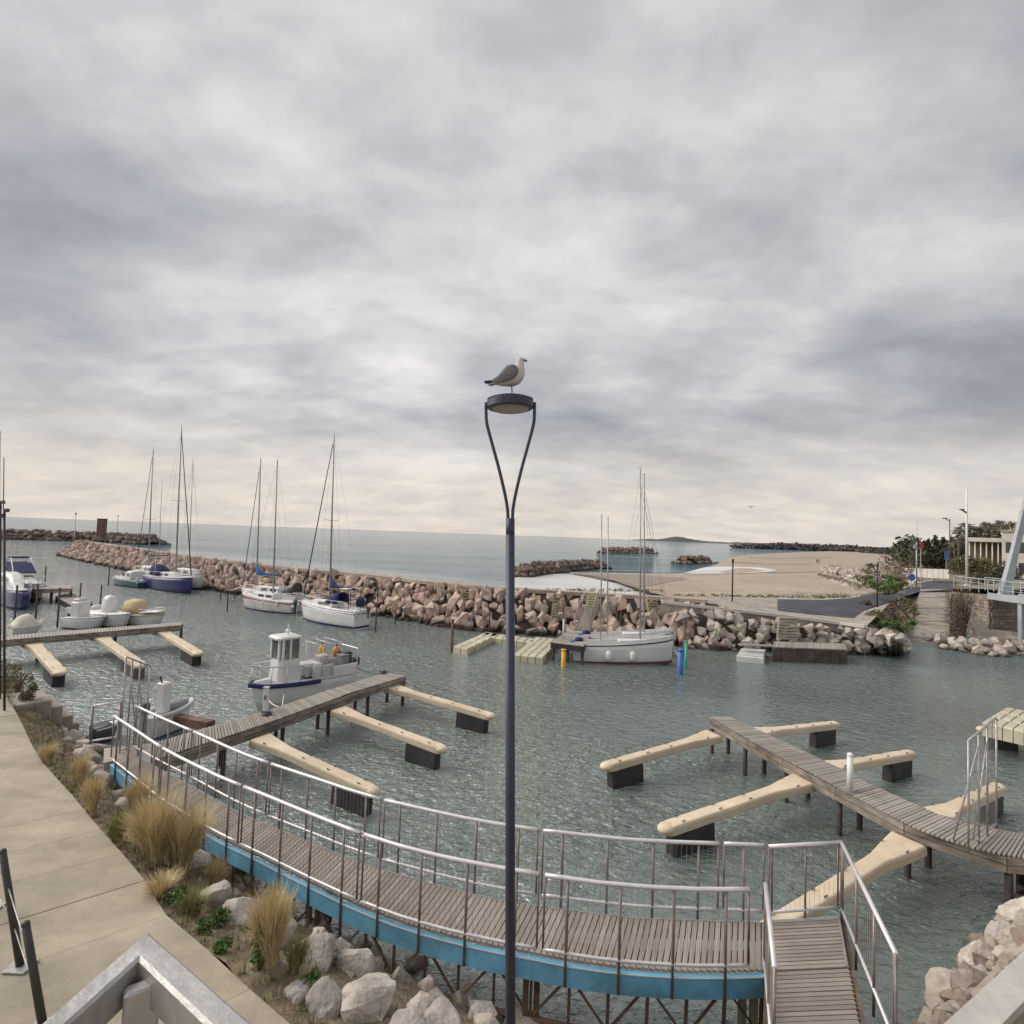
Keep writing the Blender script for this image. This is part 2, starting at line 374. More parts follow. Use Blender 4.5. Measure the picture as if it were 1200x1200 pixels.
M['post_steel'] = mat('tarnished_steel', (.30, .255, .225), .5, .5, var=.3, scale=4, coords='World')
M['rust'] = mat('rusted_steel', (.205, .135, .10), .9, var=.4, scale=3.5, coords='World', bump=.3)
M['blue'] = mat('blue_paint', (.19, .52, .76), .6, stain=0.25, var=.22, scale=2.0, coords='World', col2=(.14, .36, .52), bump=.15)
M['tan'] = mat('tan_pontoon', (.74, .605, .44), .62, stain=0.12, var=.10, scale=1.6, coords='World', bump=.12, bscale=14, rnd=.04)
M['float'] = mat('float_black', (.052, .044, .052), .6, stain=0.3, var=.35, scale=2.5, coords='World', sc3=(1, 1, .4))
M['cube_dock'] = mat('floating_cube', (.62, .57, .42), .6, stain=0.15, var=.15, scale=2, coords='World', rnd=.07)
M['lamp'] = mat('lamp_paint', (.048, .052, .085), .45, .2, var=.15, scale=4)
M['lens'] = mat('lamp_lens', (.33, .28, .20), .3, var=.15, scale=8)
M['white'] = mat('white_gelcoat', (.78, .775, .76), .32, stain=0.08, var=.07, scale=1.5)
M['offwhite'] = mat('aged_gelcoat', (.66, .65, .62), .45, stain=0.15, var=.14, scale=1.5)
M['cream'] = mat('cream_canvas', (.66, .62, .53), .85, var=.1, scale=2)
M['tan_canvas'] = mat('tan_canvas', (.60, .47, .28), .85, var=.12, scale=3)
M['navy'] = mat('navy_gelcoat', (.045, .050, .17), .3, var=.12, scale=2)
M['canvas_navy'] = mat('navy_canvas', (.028, .033, .115), .9, var=.2, scale=3)
M['canvas_blue'] = mat('blue_canvas', (.03, .12, .37), .9, var=.2, scale=3)
M['teal'] = mat('teal_paint', (.035, .13, .13), .4, var=.15)
M['red'] = mat('red_stripe', (.34, .035, .045), .45, var=.1)
M['glass'] = mat('tinted_glass', (.055, .065, .075), .08, var=.1)
M['pane'] = mat('wheelhouse_glass', (.80, .84, .84), .04, var=.05, trans=.85)
M['black'] = mat('black_rubber', (.03, .03, .033), .6, var=.2)
M['grey_plastic'] = mat('grey_rubber', (.26, .26, .27), .6, var=.15)
M['grey_dark'] = mat('outboard_grey', (.07, .07, .08), .4, var=.15)
M['alu'] = mat('mast_alloy', (.40, .39, .38), .4, .5, var=.1)
M['wire'] = mat('rigging_wire', (.30, .29, .29), .5, .5, var=.1)
M['rope'] = mat('white_rope', (.62, .59, .54), .9, var=.12)
M['yellow'] = mat('yellow_buoy', (.75, .46, .03), .5, var=.1)
M['orange'] = mat('orange_buoy', (.62, .26, .10), .5, var=.1)
M['brown_cover'] = mat('maroon_cover', (.16, .055, .055), .8, var=.2)
M['blue_post'] = mat('blue_marker', (.06, .17, .52), .5, var=.15)
M['green_post'] = mat('green_marker', (.05, .40, .28), .5, var=.15)
M['grass'] = mat('dry_grass', (.68, .54, .30), .85, var=.12, scale=2, island=True, rnd=.32)
M['grass_green'] = mat('olive_grass', (.30, .29, .11), .85, var=.15, scale=2, island=True, rnd=.35)
M['leaf'] = mat('green_leaf', (.115, .185, .05), .7, var=.15, scale=2, island=True, rnd=.4)
M['leaf_dark'] = mat('evergreen_leaf', (.085, .085, .05), .8, var=.2, scale=.6, island=True, rnd=.4)
M['leaf_olive'] = mat('olive_leaf', (.17, .165, .075), .8, var=.15, scale=2, island=True, rnd=.4)
M['leaf_brown'] = mat('winter_twig', (.185, .135, .095), .9, var=.15, scale=2, island=True, rnd=.4)
M['cap'] = mat('wall_cap', (.56, .535, .49), .85, stain=0.18, var=.12, scale=1.5, coords='World', bump=.15)
M['core'] = mat('rubble_core', (.09, .07, .055), .95, var=.4, scale=2, coords='World', bump=.8, bscale=4)
M['palm'] = mat('palm_frond', (.13, .12, .065), .8, var=.2, scale=.6, island=True, rnd=.35)
M['far_wood'] = mat('far_wood', (.115, .105, .105), .9, var=.2, scale=.02, coords='World', island=True, rnd=.35)  # bare winter wood grey, lightened in the colour to stand for haze
M['hill'] = mat('hill', (.10, .105, .09), .95, var=.15, scale=.002, coords='World')
M['bark'] = mat('bark', (.16, .12, .085), .9, var=.25, scale=4)
M['wall_stone'] = mat('abutment_stone', (.32, .26, .21), .9, var=.25, scale=2, rnd=.28, bump=.5, bscale=5)
M['mortar'] = mat('mortar', (.25, .21, .18), .95, var=.2, scale=2, coords='World')
M['bridge'] = mat('bridge_paint', (.47, .50, .52), .5, .1, stain=0.1, var=.1, scale=.5, coords='World')
M['render_white'] = mat('white_render', (.66, .62, .56), .9, stain=0.12, var=.1, scale=.5, coords='World')
M['gull_white'] = mat('gull_white', (.62, .60, .58), .8, var=.08, scale=9)
M['gull_grey'] = mat('gull_grey', (.20, .195, .21), .8, var=.18, scale=14, sc3=(1, 1, 3))
M['gull_black'] = mat('gull_black', (.035, .03, .075), .7, var=.2, scale=12)
M['beak'] = mat('gull_beak', (.12, .085, .05), .5, var=.3, scale=30)
M['skin'] = mat('skin', (.5, .34, .26), .6, var=.05)
M['cloth_dark'] = mat('dark_cloth', (.035, .035, .045), .9, var=.2)
M['sign_blue'] = mat('sign_blue', (.10, .16, .45), .5, var=.1)
M['sign_red'] = mat('sign_red', (.50, .07, .05), .6, var=.15)
M['post_dark'] = mat('dark_post', (.055, .05, .05), .6, .2, var=.2)

# ================================================================== rocks
def hull_pts(rng, n=13, flat=0.15):
    bm = bmesh.new()
    for _ in range(n):
        d = V((rng.gauss(0, 1), rng.gauss(0, 1), rng.gauss(0, 1))).normalized()
        bm.verts.new(d * rng.uniform(.82, 1.08))
    r = bmesh.ops.convex_hull(bm, input=bm.verts)
    bmesh.ops.delete(bm, geom=[e for e in r['geom_interior'] if isinstance(e, bmesh.types.BMVert)], context='VERTS')
    bm.verts.ensure_lookup_table(); bm.verts.index_update()
    vs = [v.co.copy() for v in bm.verts]; fs = [[v.index for v in f.verts] for f in bm.faces]
    bm.free(); return vs, fs
rr_ = random.Random(11)
ROCKS = [hull_pts(rr_, rr_.choice((9, 10, 11, 13, 15))) for _ in range(24)]
ROCKMESH = {}
def rock_mesh(i, m):
    k = (i, m.name)
    if k not in ROCKMESH:
        me = bpy.data.meshes.new('stone_piece'); vs, fs = ROCKS[i]
        me.from_pydata([tuple(v) for v in vs], [], fs); me.materials.append(m); ROCKMESH[k] = me
    return ROCKMESH[k]
def big_rock(seed):
    """a rounder, weathered boulder for the foreground"""
    rng = random.Random(seed); vs, fs = hull_pts(rng, 15)
    bm = bmesh.new(); bv = [bm.verts.new(v) for v in vs]
    for f in fs: bm.faces.new([bv[i] for i in f])
    bmesh.ops.subdivide_edges(bm, edges=bm.edges[:], cuts=2, use_grid_fill=True)
    bmesh.ops.smooth_vert(bm, verts=bm.verts, factor=.5, use_axis_x=True, use_axis_y=True, use_axis_z=True)
    bmesh.ops.subdivide_edges(bm, edges=bm.edges[:], cuts=1, use_grid_fill=True)
    off = V((seed * 3.1, seed * 1.7, 0))
    for v in bm.verts:
        d = noise.noise(v.co * 1.6 + off) * .14 + noise.noise(v.co * 4.5 + off) * .06 + noise.noise(v.co * 11 + off) * .025
        v.co *= 1.12 + d
    bmesh.ops.triangulate(bm, faces=bm.faces[:])
    me = bpy.data.meshes.new('boulder_piece'); bm.to_mesh(me); bm.free(); me.materials.append(M['rock_near'])
    return me
BIG = [big_rock(s) for s in range(9)]
def stones_on(parent, specs, m, limit=300, label=None):
    """specs: (point, (sx, sy, sz)); the nearest become pieces of their own, the rest one joined mass"""
    specs = sorted(specs, key=lambda q: (q[0] - V((0, 0, 8))).length)
    inv = root_matrix(parent).inverted()
    rng = random.Random(5)
    for p, s in specs[:limit]:
        o = link('stone', rock_mesh(rng.randrange(len(ROCKS)), m), parent)
        o.location = inv @ p; o.scale = s; o.rotation_euler = (rng.uniform(-.4, .4), rng.uniform(-.4, .4), rng.uniform(0, 6.3))
    rest = specs[limit:]
    if rest:
        mb = MB()
        for p, s in rest:
            vs, fs = rng.choice(ROCKS); R = Euler((rng.uniform(-.4, .4), rng.uniform(-.4, .4), rng.uniform(0, 6.3))).to_matrix()
            mb.add([p + R @ V((v.x * s[0], v.y * s[1], v.z * s[2])) for v in vs], fs)
        mb.build('stones', m, parent, world=True, kind='stuff')

# ================================================================== water, ground, beach
mb = MB(); S = 26000
mb.add([(-S, -60, 0), (S, -60, 0), (S, S, 0), (-S, S, 0)], [(0, 1, 2, 3)]); tag(mb.build('water', M['water']), 'grey green harbour and sea water', 'water', kind='structure')

def strip(name, m, cols, kind='structure', rows=6, jitter=0.0):
    """sheet lofted between two edges; cols: (near point, far point)"""
    mb = MB(); rings = []
    for a, b in cols:
        ring = []
        for k in range(rows + 1):
            p = a.lerp(b, k / rows)
            if jitter and 0 < k < rows: p = p + V((0, 0, noise.noise(p * .09) * jitter))
            ring.append(p)
        rings.append(ring)
    mb.loft(rings, False); o = mb.build(name, m, smooth=True); o['kind'] = kind; return o
bx = [(668, 672.5, 670.6, .12), (690, 675.5, 671, .2), (720, 681, 672, .35), (746, 689, 672.6, .6), (760, 694, 672.8, .8), (800, 702, 672, 1.0), (838, 702, 662, 1.1), (852, 702, 655, 1.15), (868, 702, 650.5, 1.2), (900, 703, 648.6, 1.3),
      (940, 704, 646.8, 1.4), (1000, 706, 645.3, 1.5), (1060, 700, 647, 1.6), (1120, 700, 649, 1.7), (1200, 700, 652, 1.7), (1400, 704, 661, 1.7)]
beach = strip('beach', M['sand'], [(P(x, yn, z), P(x, yf, .12 if x < 868 else .7)) for x, yn, yf, z in bx], rows=10)
tag(beach, 'pale dry sand beach behind the stone quay', 'beach')
def sheet(name, m, pts, kind, label=None, cat=None):
    mb = MB(); mb.add(pts, [tuple(range(len(pts)))]); o = mb.build(name, m); o['kind'] = kind
    return tag(o, label, cat)
def ribbon(name, m, pts, wd, kind='structure', dz=0.0):
    mb = MB(); L = offset_path(pts, wd / 2); R = offset_path(pts, -wd / 2)
    mb.loft([[a + V((0, 0, dz)), b + V((0, 0, dz))] for a, b in zip(R, L)], False); o = mb.build(name, m); o['kind'] = kind; return o
def on_sand(x, y, dz=.05):
    """point on the beach sheet seen at x, y"""
    k = max(0, min(len(bx) - 2, next((i for i in range(len(bx) - 1) if bx[i + 1][0] >= x), len(bx) - 2)))
    a, b = bx[k], bx[k + 1]; t = max(0, min(1, (x - a[0]) / (b[0] - a[0])))
    yn, yf, zn = (lerp(a[i], b[i], t) for i in (1, 2, 3)); zf = lerp(.12 if a[0] < 868 else .7, .12 if b[0] < 868 else .7, t)
    A_, B_ = P(x, yn, zn), P(x, yf, zf); lo_, hi_ = 0.0, 1.0
    for _ in range(40):
        m_ = (lo_ + hi_) / 2; p = A_.lerp(B_, m_); c = cam_rot.transposed() @ (p - V((0, 0, CAM_H))); yy = 600 - c.y / -c.z / TAN * 600
        if yy > y: lo_ = m_
        else: hi_ = m_
    return A_.lerp(B_, lo_) + V((0, 0, dz))
wet = strip('wet_sand', M['wet_sand'], [(P(x, yn, z), P(x, yf, .16)) for x, yn, yf, z in ((672, 672.6, 671.3, .16), (700, 676, 671.7, .3), (730, 683, 672.8, .44), (748, 688.6, 674, .62), (765, 686, 675, .62), (790, 681, 675, .5), (830, 677, 673.5, .4), (880, 675, 672, .42), (915, 672, 669, .45))], rows=3)
for q in wet.data.vertices: q.co.z += .06
tag(wet, 'darker wet sand along the edge of the pool', 'beach')
def blob(pts):
    pts = [V(p) for p in pts]; return smooth_path(pts[-1:] + pts + pts[:2], .6)
sheet('lagoon_water', M['lagoon'], [P(*p, .03) for p in ((590, 694), (600, 677), (630, 674.5), (650, 672.5), (670, 672.6), (690, 675.2), (712, 679), (735, 681.5), (752, 687), (775, 692), (780, 700), (730, 697))], 'structure', 'pale shallow pool of water behind the jetty', 'water')
sheet('lagoon_water', M['lagoon'], [on_sand(600 + c_.x, c_.y, .10) for c_ in smooth_path([V((p[0] - 600, p[1], 0)) for p in ((798, 671), (800, 667.5), (818, 665.2), (845, 664.2), (872, 664.8), (893, 665.8), (906, 667.8), (910, 669.4), (898, 671), (872, 672), (840, 672.8), (810, 672.8), (798, 671))], 2.5)[:-1]], 'structure', 'pale shallow pool lying on the open sand', 'water')
for pts, wd_, lab in ((((900, 671.5), (930, 671), (968, 669)), 2.2, 'dark damp streak trailing from the open pool'), (((866, 659), (900, 661), (948, 661.5)), 5.0, 'dark damp band across the middle of the beach'), (((880, 653.5), (915, 654.5), (975, 653.5)), 9.0, 'farthest damp band across the beach')):
    o = ribbon('wet_sand', M['wet_sand'], [on_sand(600 + c_.x, c_.y, .06) for c_ in smooth_path([V((p[0] - 600, p[1], 0)) for p in pts], 2.5)], wd_); tag(o, lab, 'beach')
for k, pts in enumerate((((690, 671), (740, 672.2), (790, 672.4), (845, 669)), ((604, 680), (640, 684), (690, 688), (748, 690)), ((700, 668), (760, 669), (800, 669.5)), ((720, 652), (770, 654), (800, 656)))):
    o = ribbon('sea_foam', M['foam'], smooth_path([P(*p, .07 if k == 0 else .05) for p in pts], 2.0), (1.0, .35, .7, 1.6)[k], 'stuff')
    tag(o, ('white surf line breaking along the sand', 'thin white foam at the pool edge', 'white wave crest just off the sand', 'white wave crest near the small rock groynes')[k], 'foam')

# far land
mb = MB(); rng = random.Random(3); ring = []
prof = [(738, 0), (752, 1.3), (762, 2.2), (770, 2.0), (778, 3.2), (787, 5.2), (793, 6.0), (799, 5.7), (806, 4.2), (816, 2.6), (830, 1.5), (850, 1.4), (880, 2.0), (920, 2.2), (980, 2.0), (1060, 2.2), (1150, 2.4), (1300, 2.4)]
pf = []
for (xa, ha), (xb, hb) in zip(prof, prof[1:]):
    for k in range(6):
        t = k / 6; pf.append((lerp(xa, xb, t), lerp(ha, hb, t * t * (3 - 2 * t))))
for x, h in pf:
    g = PD(x, 640, 6500); top = 6500 * .00163 * (h * .95) + (rng.random() * 6 if h > .3 else 0)
    ring.append([V((g.x, 6300, -2)), V((g.x, 6420, top * .7)), V((g.x, 6500, top)), V((g.x * 1.02, 6700, top * .8)), V((g.x * 1.05, 7100, -2))])
mb.loft(ring, False); tag(mb.build('hill', M['hill'], smooth=True), 'low blue grey hill on the far horizon', 'hill', kind='structure')

def leaf_quads(mb, c, r, n, size, rng, flat=1.0):
    for _ in range(n):
        d = V((rng.gauss(0, 1), rng.gauss(0, 1), rng.gauss(0, 1)))
        d = d.normalized() * (rng.random() ** .4)
        p = c + V((d.x * r[0], d.y * r[1], d.z * r[2]))
        a = V((rng.gauss(0, 1), rng.gauss(0, 1), rng.gauss(0, 1) * flat)).normalized(); b = a.orthogonal().normalized()
        b = Matrix.Rotation(rng.uniform(0, 6.3), 3, a) @ b; s = size * rng.uniform(.6, 1.4)
        mb.add([p - b * s, p + a.cross(b) * s * .45, p + b * s, p - a.cross(b) * s * .45], [(0, 1, 2, 3)])
mb = MB(); rng = random.Random(8)
x = 862
while x < 1128:
    D = 900 if x < 1010 else lerp(800, 300, min(1, (x - 1010) / 90))
    D *= rng.uniform(.95, 1.05); k = D / 900
    g = PD(x, 645, D); hi = (lerp(5.5, 8, (x - 862) / 43) if x < 905 else 11) * (k * .9 + .1 if x < 1010 else max(.45, k)) * rng.uniform(.7, 1.15)
    if x > 1035 and rng.random() < .35: hi *= 1.35
    rx = rng.uniform(7, 14) * k
    leaf_quads(mb, V((g.x, D, hi * .5)), (rx, rx, hi * .55), 46, 2.6 * k + .25, rng)
    x += rng.uniform(.7, 1.6)
tag(mb.build('far_wood', M['far_wood'], kind='stuff'), 'dark low line of trees behind the beach', 'trees')

# far-left mole with its tower and posts
def rubble(name, label, front, depth, top, m, size, rows, step, group=None, mcore='rock_far', limit=0, seed=1):
    """heap of stones along a front waterline; spine behind it"""
    rng = random.Random(seed); path = smooth_path(front, step)
    t = thing(name, label, 'breakwater', path[0], 0, group)
    mid = offset_path(path, depth / 2); back = offset_path(path, depth)
    n = len(path); core = MB()
    core.loft([[p + V((0, 0, -.6)), a.lerp(p, .35) + V((0, 0, top * .8 * e)), a.lerp(q, .35) + V((0, 0, top * .8 * e)), q + V((0, 0, -.6))] for p, a, q, e in ((path[i], mid[i], back[i], min(1, .35 + min(i, n - 1 - i) / 2.5)) for i in range(n))], False, False, False)
    core.build('core', M[mcore], t, world=True)
    sp = []
    for i in range(n):
        e = min(1, .45 + min(i, n - 1 - i) / 2.5)
        for k in range(rows):
            u = (k + rng.uniform(-.3, .3)) / (rows - 1) if rows > 1 else .5
            z = top * e * (1 - abs(u * 2 - 1) ** 1.6) * .95
            p = path[i].lerp(back[i], max(0, min(1, u))) + V((rng.uniform(-.4, .4) * step, rng.uniform(-.3, .3) * step, z))
            s = size * rng.uniform(.7, 1.25); sp.append((p, (s, s, s * rng.uniform(.8, 1.2))))
    stones_on(t, sp, m, limit); return t
mole = rubble('harbour_mole', 'long dark rubble mole at the harbour mouth on the far left', [P(-60, 630.5), P(0, 632), P(60, 633.5), P(110, 634.8), P(150, 637), P(161, 638)], 9, 3.0, M['rock_far'], 1.25, 6, 1.5, seed=2)
g = P(118.5, 630, 2.2)
t = thing('mole_tower', 'dark square concrete tower standing on the far mole', 'tower', g)
hz = HZ(g, 608.5); wd = 7 * .00163 * g.y
mb = MB(); mb.rbox((0, 0, (hz - g.z) / 2), (wd, wd, hz - g.z), .08); mb.build('shaft', M['timber'], t)
mb = MB(); mb.rbox((0, 0, hz - g.z + .1), (wd * 1.12, wd * 1.12, .25), .05); mb.build('cap', M['rock_far'], t)
mb = MB(); mb.rbox((0, 0, -.4), (wd * 1.4, wd * 1.4, 1.2), .1); mb.build('plinth', M['rock_far'], t)
for (x, yb, yt, lab, mm) in ((87, 630, 601, 'white beacon mast on the far mole left of the tower', 'white'), (137, 626, 604, 'thin pale mast on the far mole right of the tower', 'alu')):
    g = P(x, yb, 2.4); t = thing('beacon_mast', lab, 'mast', g, group='masts on the far mole'); h = HZ(g, yt) - g.z
    MB().tube([(0, 0, -1), (0, 0, h)], .13, 6, .07).build('pole', M[mm], t); MB().tube([(0, 0, h * .93), (0, 0, h)], .2, 6).build('lantern', M['black'], t)
    MB().rbox((0, 0, -.2), (.7, .7, .8), .05).build('footing', M['rock_far'], t)

# detached groynes off the beach
rubble('rock_groyne', 'long brown rubble groyne in the sea behind the jetty', [P(601, 676), P(622, 676.5), P(641, 673.5), P(662, 670.5), P(690, 668), P(716, 667)], 5, 2.1, M['rock_far'], .8, 5, 1.0, 'rubble groynes off the beach', seed=3, limit=40)
rubble('rock_groyne', 'most distant of the rubble groynes, beyond the paired masts', [P(712, 648.5), P(740, 649), P(769, 648.5)], 9, 2.7, M['rock_far'], 1.5, 4, 1.7, 'rubble groynes off the beach', seed=4)
rubble('rock_groyne', 'short rubble groyne at the sand edge right of the paired masts', [P(793, 660.5), P(810, 661.5), P(838, 660)], 8, 2.4, M['rock_far'], 1.1, 4, 1.3, 'rubble groynes off the beach', seed=5)

# ================================================================== main breakwater
wl = [(69, 651), (84, 654.5), (100, 658), (140, 666.5), (185, 678), (237, 689), (275, 696), (330, 705), (390, 713), (437, 720), (467, 726), (500, 731), (550, 738.5), (600, 742.5), (650, 746), (700, 750), (750, 754), (800, 758), (850, 761.5)]
front = smooth_path([P(*p) for p in wl], .85)
RUN, CREST = 2.3, 3.35
bw = thing('breakwater', 'long pinkish boulder breakwater with concrete crest path closing the harbour', 'breakwater', front[0])
cf = offset_path(front, RUN); cbk = offset_path(front, RUN + 1.25); bk = offset_path(front, RUN * 2 + 1.0)
mb = MB()
mb.loft([[a + V((0, 0, -1)), a.lerp(b, .25) + V((0, 0, .2)), b + V((0, 0, CREST - .35)), c + V((0, 0, CREST - .35)), d + V((0, 0, -1))] for a, b, c, d in zip(front, cf, cbk, bk)], False)
mb.add([front[0] + V((0, 0, -1)), cf[0] + V((0, 0, CREST - .35)), cbk[0] + V((0, 0, CREST - .35)), bk[0] + V((0, 0, -1))], [(0, 1, 2, 3)])
mb.build('core', M['core'], bw, world=True)
for i in range(2, len(front) - 3, 3):
    a, b = cf[i], cf[i + 3]; c, d = cbk[i], cbk[i + 3]; ctr = (a + b + c + d) / 4; ln = (b - a)
    unit_box('crest_slab', M['crest'], bw, ctr + V((0, 0, CREST - .1)), (ln.length - .04, 1.2, .3), math.atan2(ln.y, ln.x))
rng = random.Random(21); specs = []
for i, p in enumerate(front):
    tx = (front[min(i + 1, len(front) - 1)] - front[max(i - 1, 0)]).normalized(); nn_ = V((-tx.y, tx.x, 0))
    e = min(1, .35 + i / 5)
    for k in range(7):
        u = (k + rng.uniform(-.4, .4)) / 6
        q = p + nn_ * (RUN * u * .97 - .1) + tx * rng.uniform(-.5, .5); q.z = (CREST - .45) * u * e + rng.uniform(-.12, .15)
        s = rng.choice((rng.uniform(.26, .42), rng.uniform(.42, .62), rng.uniform(.5, .78))) * (1.12 if k < 3 else .95)
        specs.append((q, (s * rng.uniform(.85, 1.15), s * .9, s * rng.uniform(1.0, 1.5))))
    if i % 1 == 0:
        for k in range(2):
            q = p + nn_ * (RUN + 1.25 + rng.uniform(.2, 2.0)); q.z = CREST - 1.0 - rng.uniform(0, 1.6)
            s = rng.uniform(.4, .65); specs.append((q, (s, s, s)))
c0 = (front[0] + bk[0]) / 2
for k in range(40):
    a = rng.uniform(0, 2 * PI); r = rng.uniform(.3, 1) * 3.2; q = c0 + V((math.cos(a) * r, math.sin(a) * r, 0)); q.z = 2.2 * (1 - r / 3.4)
    s = rng.uniform(.5, .8); specs.append((q, (s, s, s)))
stones_on(bw, specs, M['rock'])
BWF, BWC = front, cf

# quay wall and stone apron right of the breakwater
gz = lambda x: lerp(2.8, 2.0, (x - 835) / 165) if x < 1000 else lerp(2.0, 2.7, min(1, (x - 1000) / 110))
QF = [(775, 706), (835, 713), (900, 720.5), (950, 726.5), (1000, 733), (1014, 735)]
QB = [(775, 698), (840, 699), (911, 700.5), (967, 702), (1017, 699), (1060, 690)]
cols = [(P(*a, gz(a[0])), P(*b, gz(b[0]))) for a, b in zip(QF, QB)]
q = strip('quay_ground', M['quay'], cols, rows=3); tag(q, 'tan concrete apron along the quay top', 'pavement')
mb = MB(); mb.loft([[a + V((0, 0, -3.6)), a + V((0, 0, -.01))] for a, b in cols], False); tag(mb.build('quay_wall', M['quay']), 'concrete retaining wall below the quay kerb', 'wall', kind='structure')
kb = resample([a for a, b in cols], step=2.2)
kt = thing('quay_kerb', 'pale concrete kerb stones along the quay edge', 'kerb', kb[0])
for a, b in zip(kb, kb[1:]):
    d = b - a; unit_box('kerb_stone', M['render_white'], kt, (a + b) / 2 + V((0, 0, .05)), (d.length - .03, .28, .22), rot=(d.to_track_quat('X', 'Z')).to_matrix())
road = sheet('asphalt_ramp', M['asphalt'], [P(x, y, gz(x)) + V((0, 0, .06)) for x, y in ((911, 703), (911, 715.5), (950, 720), (985, 724), (1000, 725), (1010, 716), (1047, 704), (1077, 694), (1117, 692), (1120, 681), (1093, 681), (1070, 685), (1047, 692), (1017, 699.5), (967, 703.5))], 'structure', 'dark asphalt ramp curving up behind the quay', 'road')
tag(ribbon('ramp_kerb', M['render_white'], smooth_path([P(x, y, gz(x)) + V((0, 0, .1)) for x, y in ((911, 702.5), (967, 703), (1017, 699), (1047, 691.5), (1070, 684.5), (1093, 680.5))], .6), .35), 'white edge line along the asphalt ramp', 'road marking')
# slipway in concrete bays
sl = thing('slipway', 'pale grey concrete slipway running down into the water', 'slipway', P(1085, 757), kind='structure')
L0, R0, L1, R1 = P(1059, 759, -.15), P(1112, 759, -.15), P(1079, 690, 2.75), P(1115, 690, 2.75)
for k in range(9):
    a, b = k / 9, (k + 1) / 9 - .006
    q = [L0.lerp(L1, a), R0.lerp(R1, a), R0.lerp(R1, b), L0.lerp(L1, b)]
    mb = MB(); dz = V((0, 0, .02 * (k % 2))); mb.loft([[p - V((0, 0, .5)) for p in q], [p + dz for p in q]], True, True, True); mb.build('slab', M['quay'], sl, world=True)
rng = random.Random(31); ap = thing('stone_apron', 'grey boulder apron below the quay kerb', 'rock bank', P(900, 764)); specs = []
fr = smooth_path([P(*p) for p in ((812, 760), (850, 762), (900, 764), (950, 766), (1000, 767), (1030, 764), (1060, 760.5))], .8)
bk2 = resample([P(x, y, gz(x)) for x, y in ((800, 709.5), (835, 714.5), (900, 722.5), (950, 729), (990, 733), (1030, 735), (1058, 745))], n=len(fr) - 1)
for a, b in zip(fr, bk2):
    for k in range(5):
        u = (k + rng.uniform(-.35, .35)) / 4.6; q = a.lerp(b, max(0, u)) + V((rng.uniform(-.3, .3), rng.uniform(-.2, .2), -.15))
        s = rng.uniform(.36, .62); specs.append((q, (s, s, s * rng.uniform(.9, 1.25))))
mb = MB(); mb.loft([[a + V((0, 0, -.8)), b + V((0, 0, -.5))] for a, b in zip(fr, bk2)], False); mb.build('core', M['core'], ap, world=True)
stones_on(ap, specs, M['rock_grey'])
ap2 = thing('stone_apron', 'grey boulders at the foot of the bridge abutment', 'rock bank', P(1150, 765)); specs = []
fr = resample([P(1108, 760), P(1130, 764), P(1160, 769), (P(1200, 768)), P(1260, 770)], .7)
for a in fr:
    for k in range(3):
        q = a + V((rng.uniform(-.3, .3), k * .75 + rng.uniform(-.2, .2), k * .33)); s = rng.uniform(.32, .58); specs.append((q, (s, s, s)))
mb = MB(); mb.loft([[a + V((0, -.3, -.8)), a + V((0, 2.6, .8))] for a in fr], False); mb.build('core', M['soil'], ap2, world=True)
stones_on(ap2, specs, M['rock_grey'])

# ================================================================== near bank with the promenade
Epx = [(-40, 770), (10, 822), (43, 883), (77, 923), (110, 963), (143, 1000), (167, 1027), (187, 1063), (227, 1103), (260, 1120), (283, 1150), (337, 1198), (420, 1262), (560, 1320)]
PATHZ = 2.0
E = smooth_path([P(x, y, PATHZ) for x, y in Epx], .35)
Wpx = [(-20, 778), (62, 838), (104, 874), (150, 925), (210, 967), (270, 1022), (330, 1064), (400, 1097), (480, 1137), (560, 1174), (640, 1212), (760, 1262), (860, 1300)]
NB = 90
E2 = resample(E, n=NB); W2 = resample(smooth_path([P(*p) for p in Wpx], .35), n=NB)
def bank_z(p, u): return lerp(PATHZ - .03, .0, u ** 1.25) + (noise.noise(p * 1.1) * .22 + noise.noise(p * 3.1) * .08) * min(1, u * 6)
mb = MB(); rings = []
for a, b in zip(E2, W2):
    ring = []
    for k in range(15):
        u = k / 11; p = a.lerp(b, u); p.z = bank_z(p, u) if u <= 1 else -.9 * (u - 1) * 3; ring.append(p)
    rings.append(ring)
mb.loft(rings, False); tag(mb.build('bank', M['soil'], smooth=True), 'earth bank between promenade and water', 'bank', kind='structure')
def on_bank(x, y):
    """ground point on the bank seen at x, y"""
    best = None
    for a, b in zip(E2, W2):
        for k in range(0, 24):
            u = k / 22; p = a.lerp(b, u); p.z = bank_z(p, u)
            d = p - V((0, 0, CAM_H)); c = cam_rot.transposed() @ d
            if c.z > -.1: continue
            e = (600 + c.x / -c.z / TAN * 600 - x) ** 2 + (600 - c.y / -c.z / TAN * 600 - y) ** 2
            if best is None or e < best[0]: best = (e, p)
    return best[1]
gs = [p + V((0, 0, -.16)) for p in E[::6]]
sheet('ground', M['soil'], gs + [V((20, 1.5, PATHZ - .16)), V((20, -30, PATHZ - .16)), V((-60, -30, PATHZ - .16)), V((-60, 24, PATHZ - .16))], 'structure', 'bare ground below the promenade', 'ground')
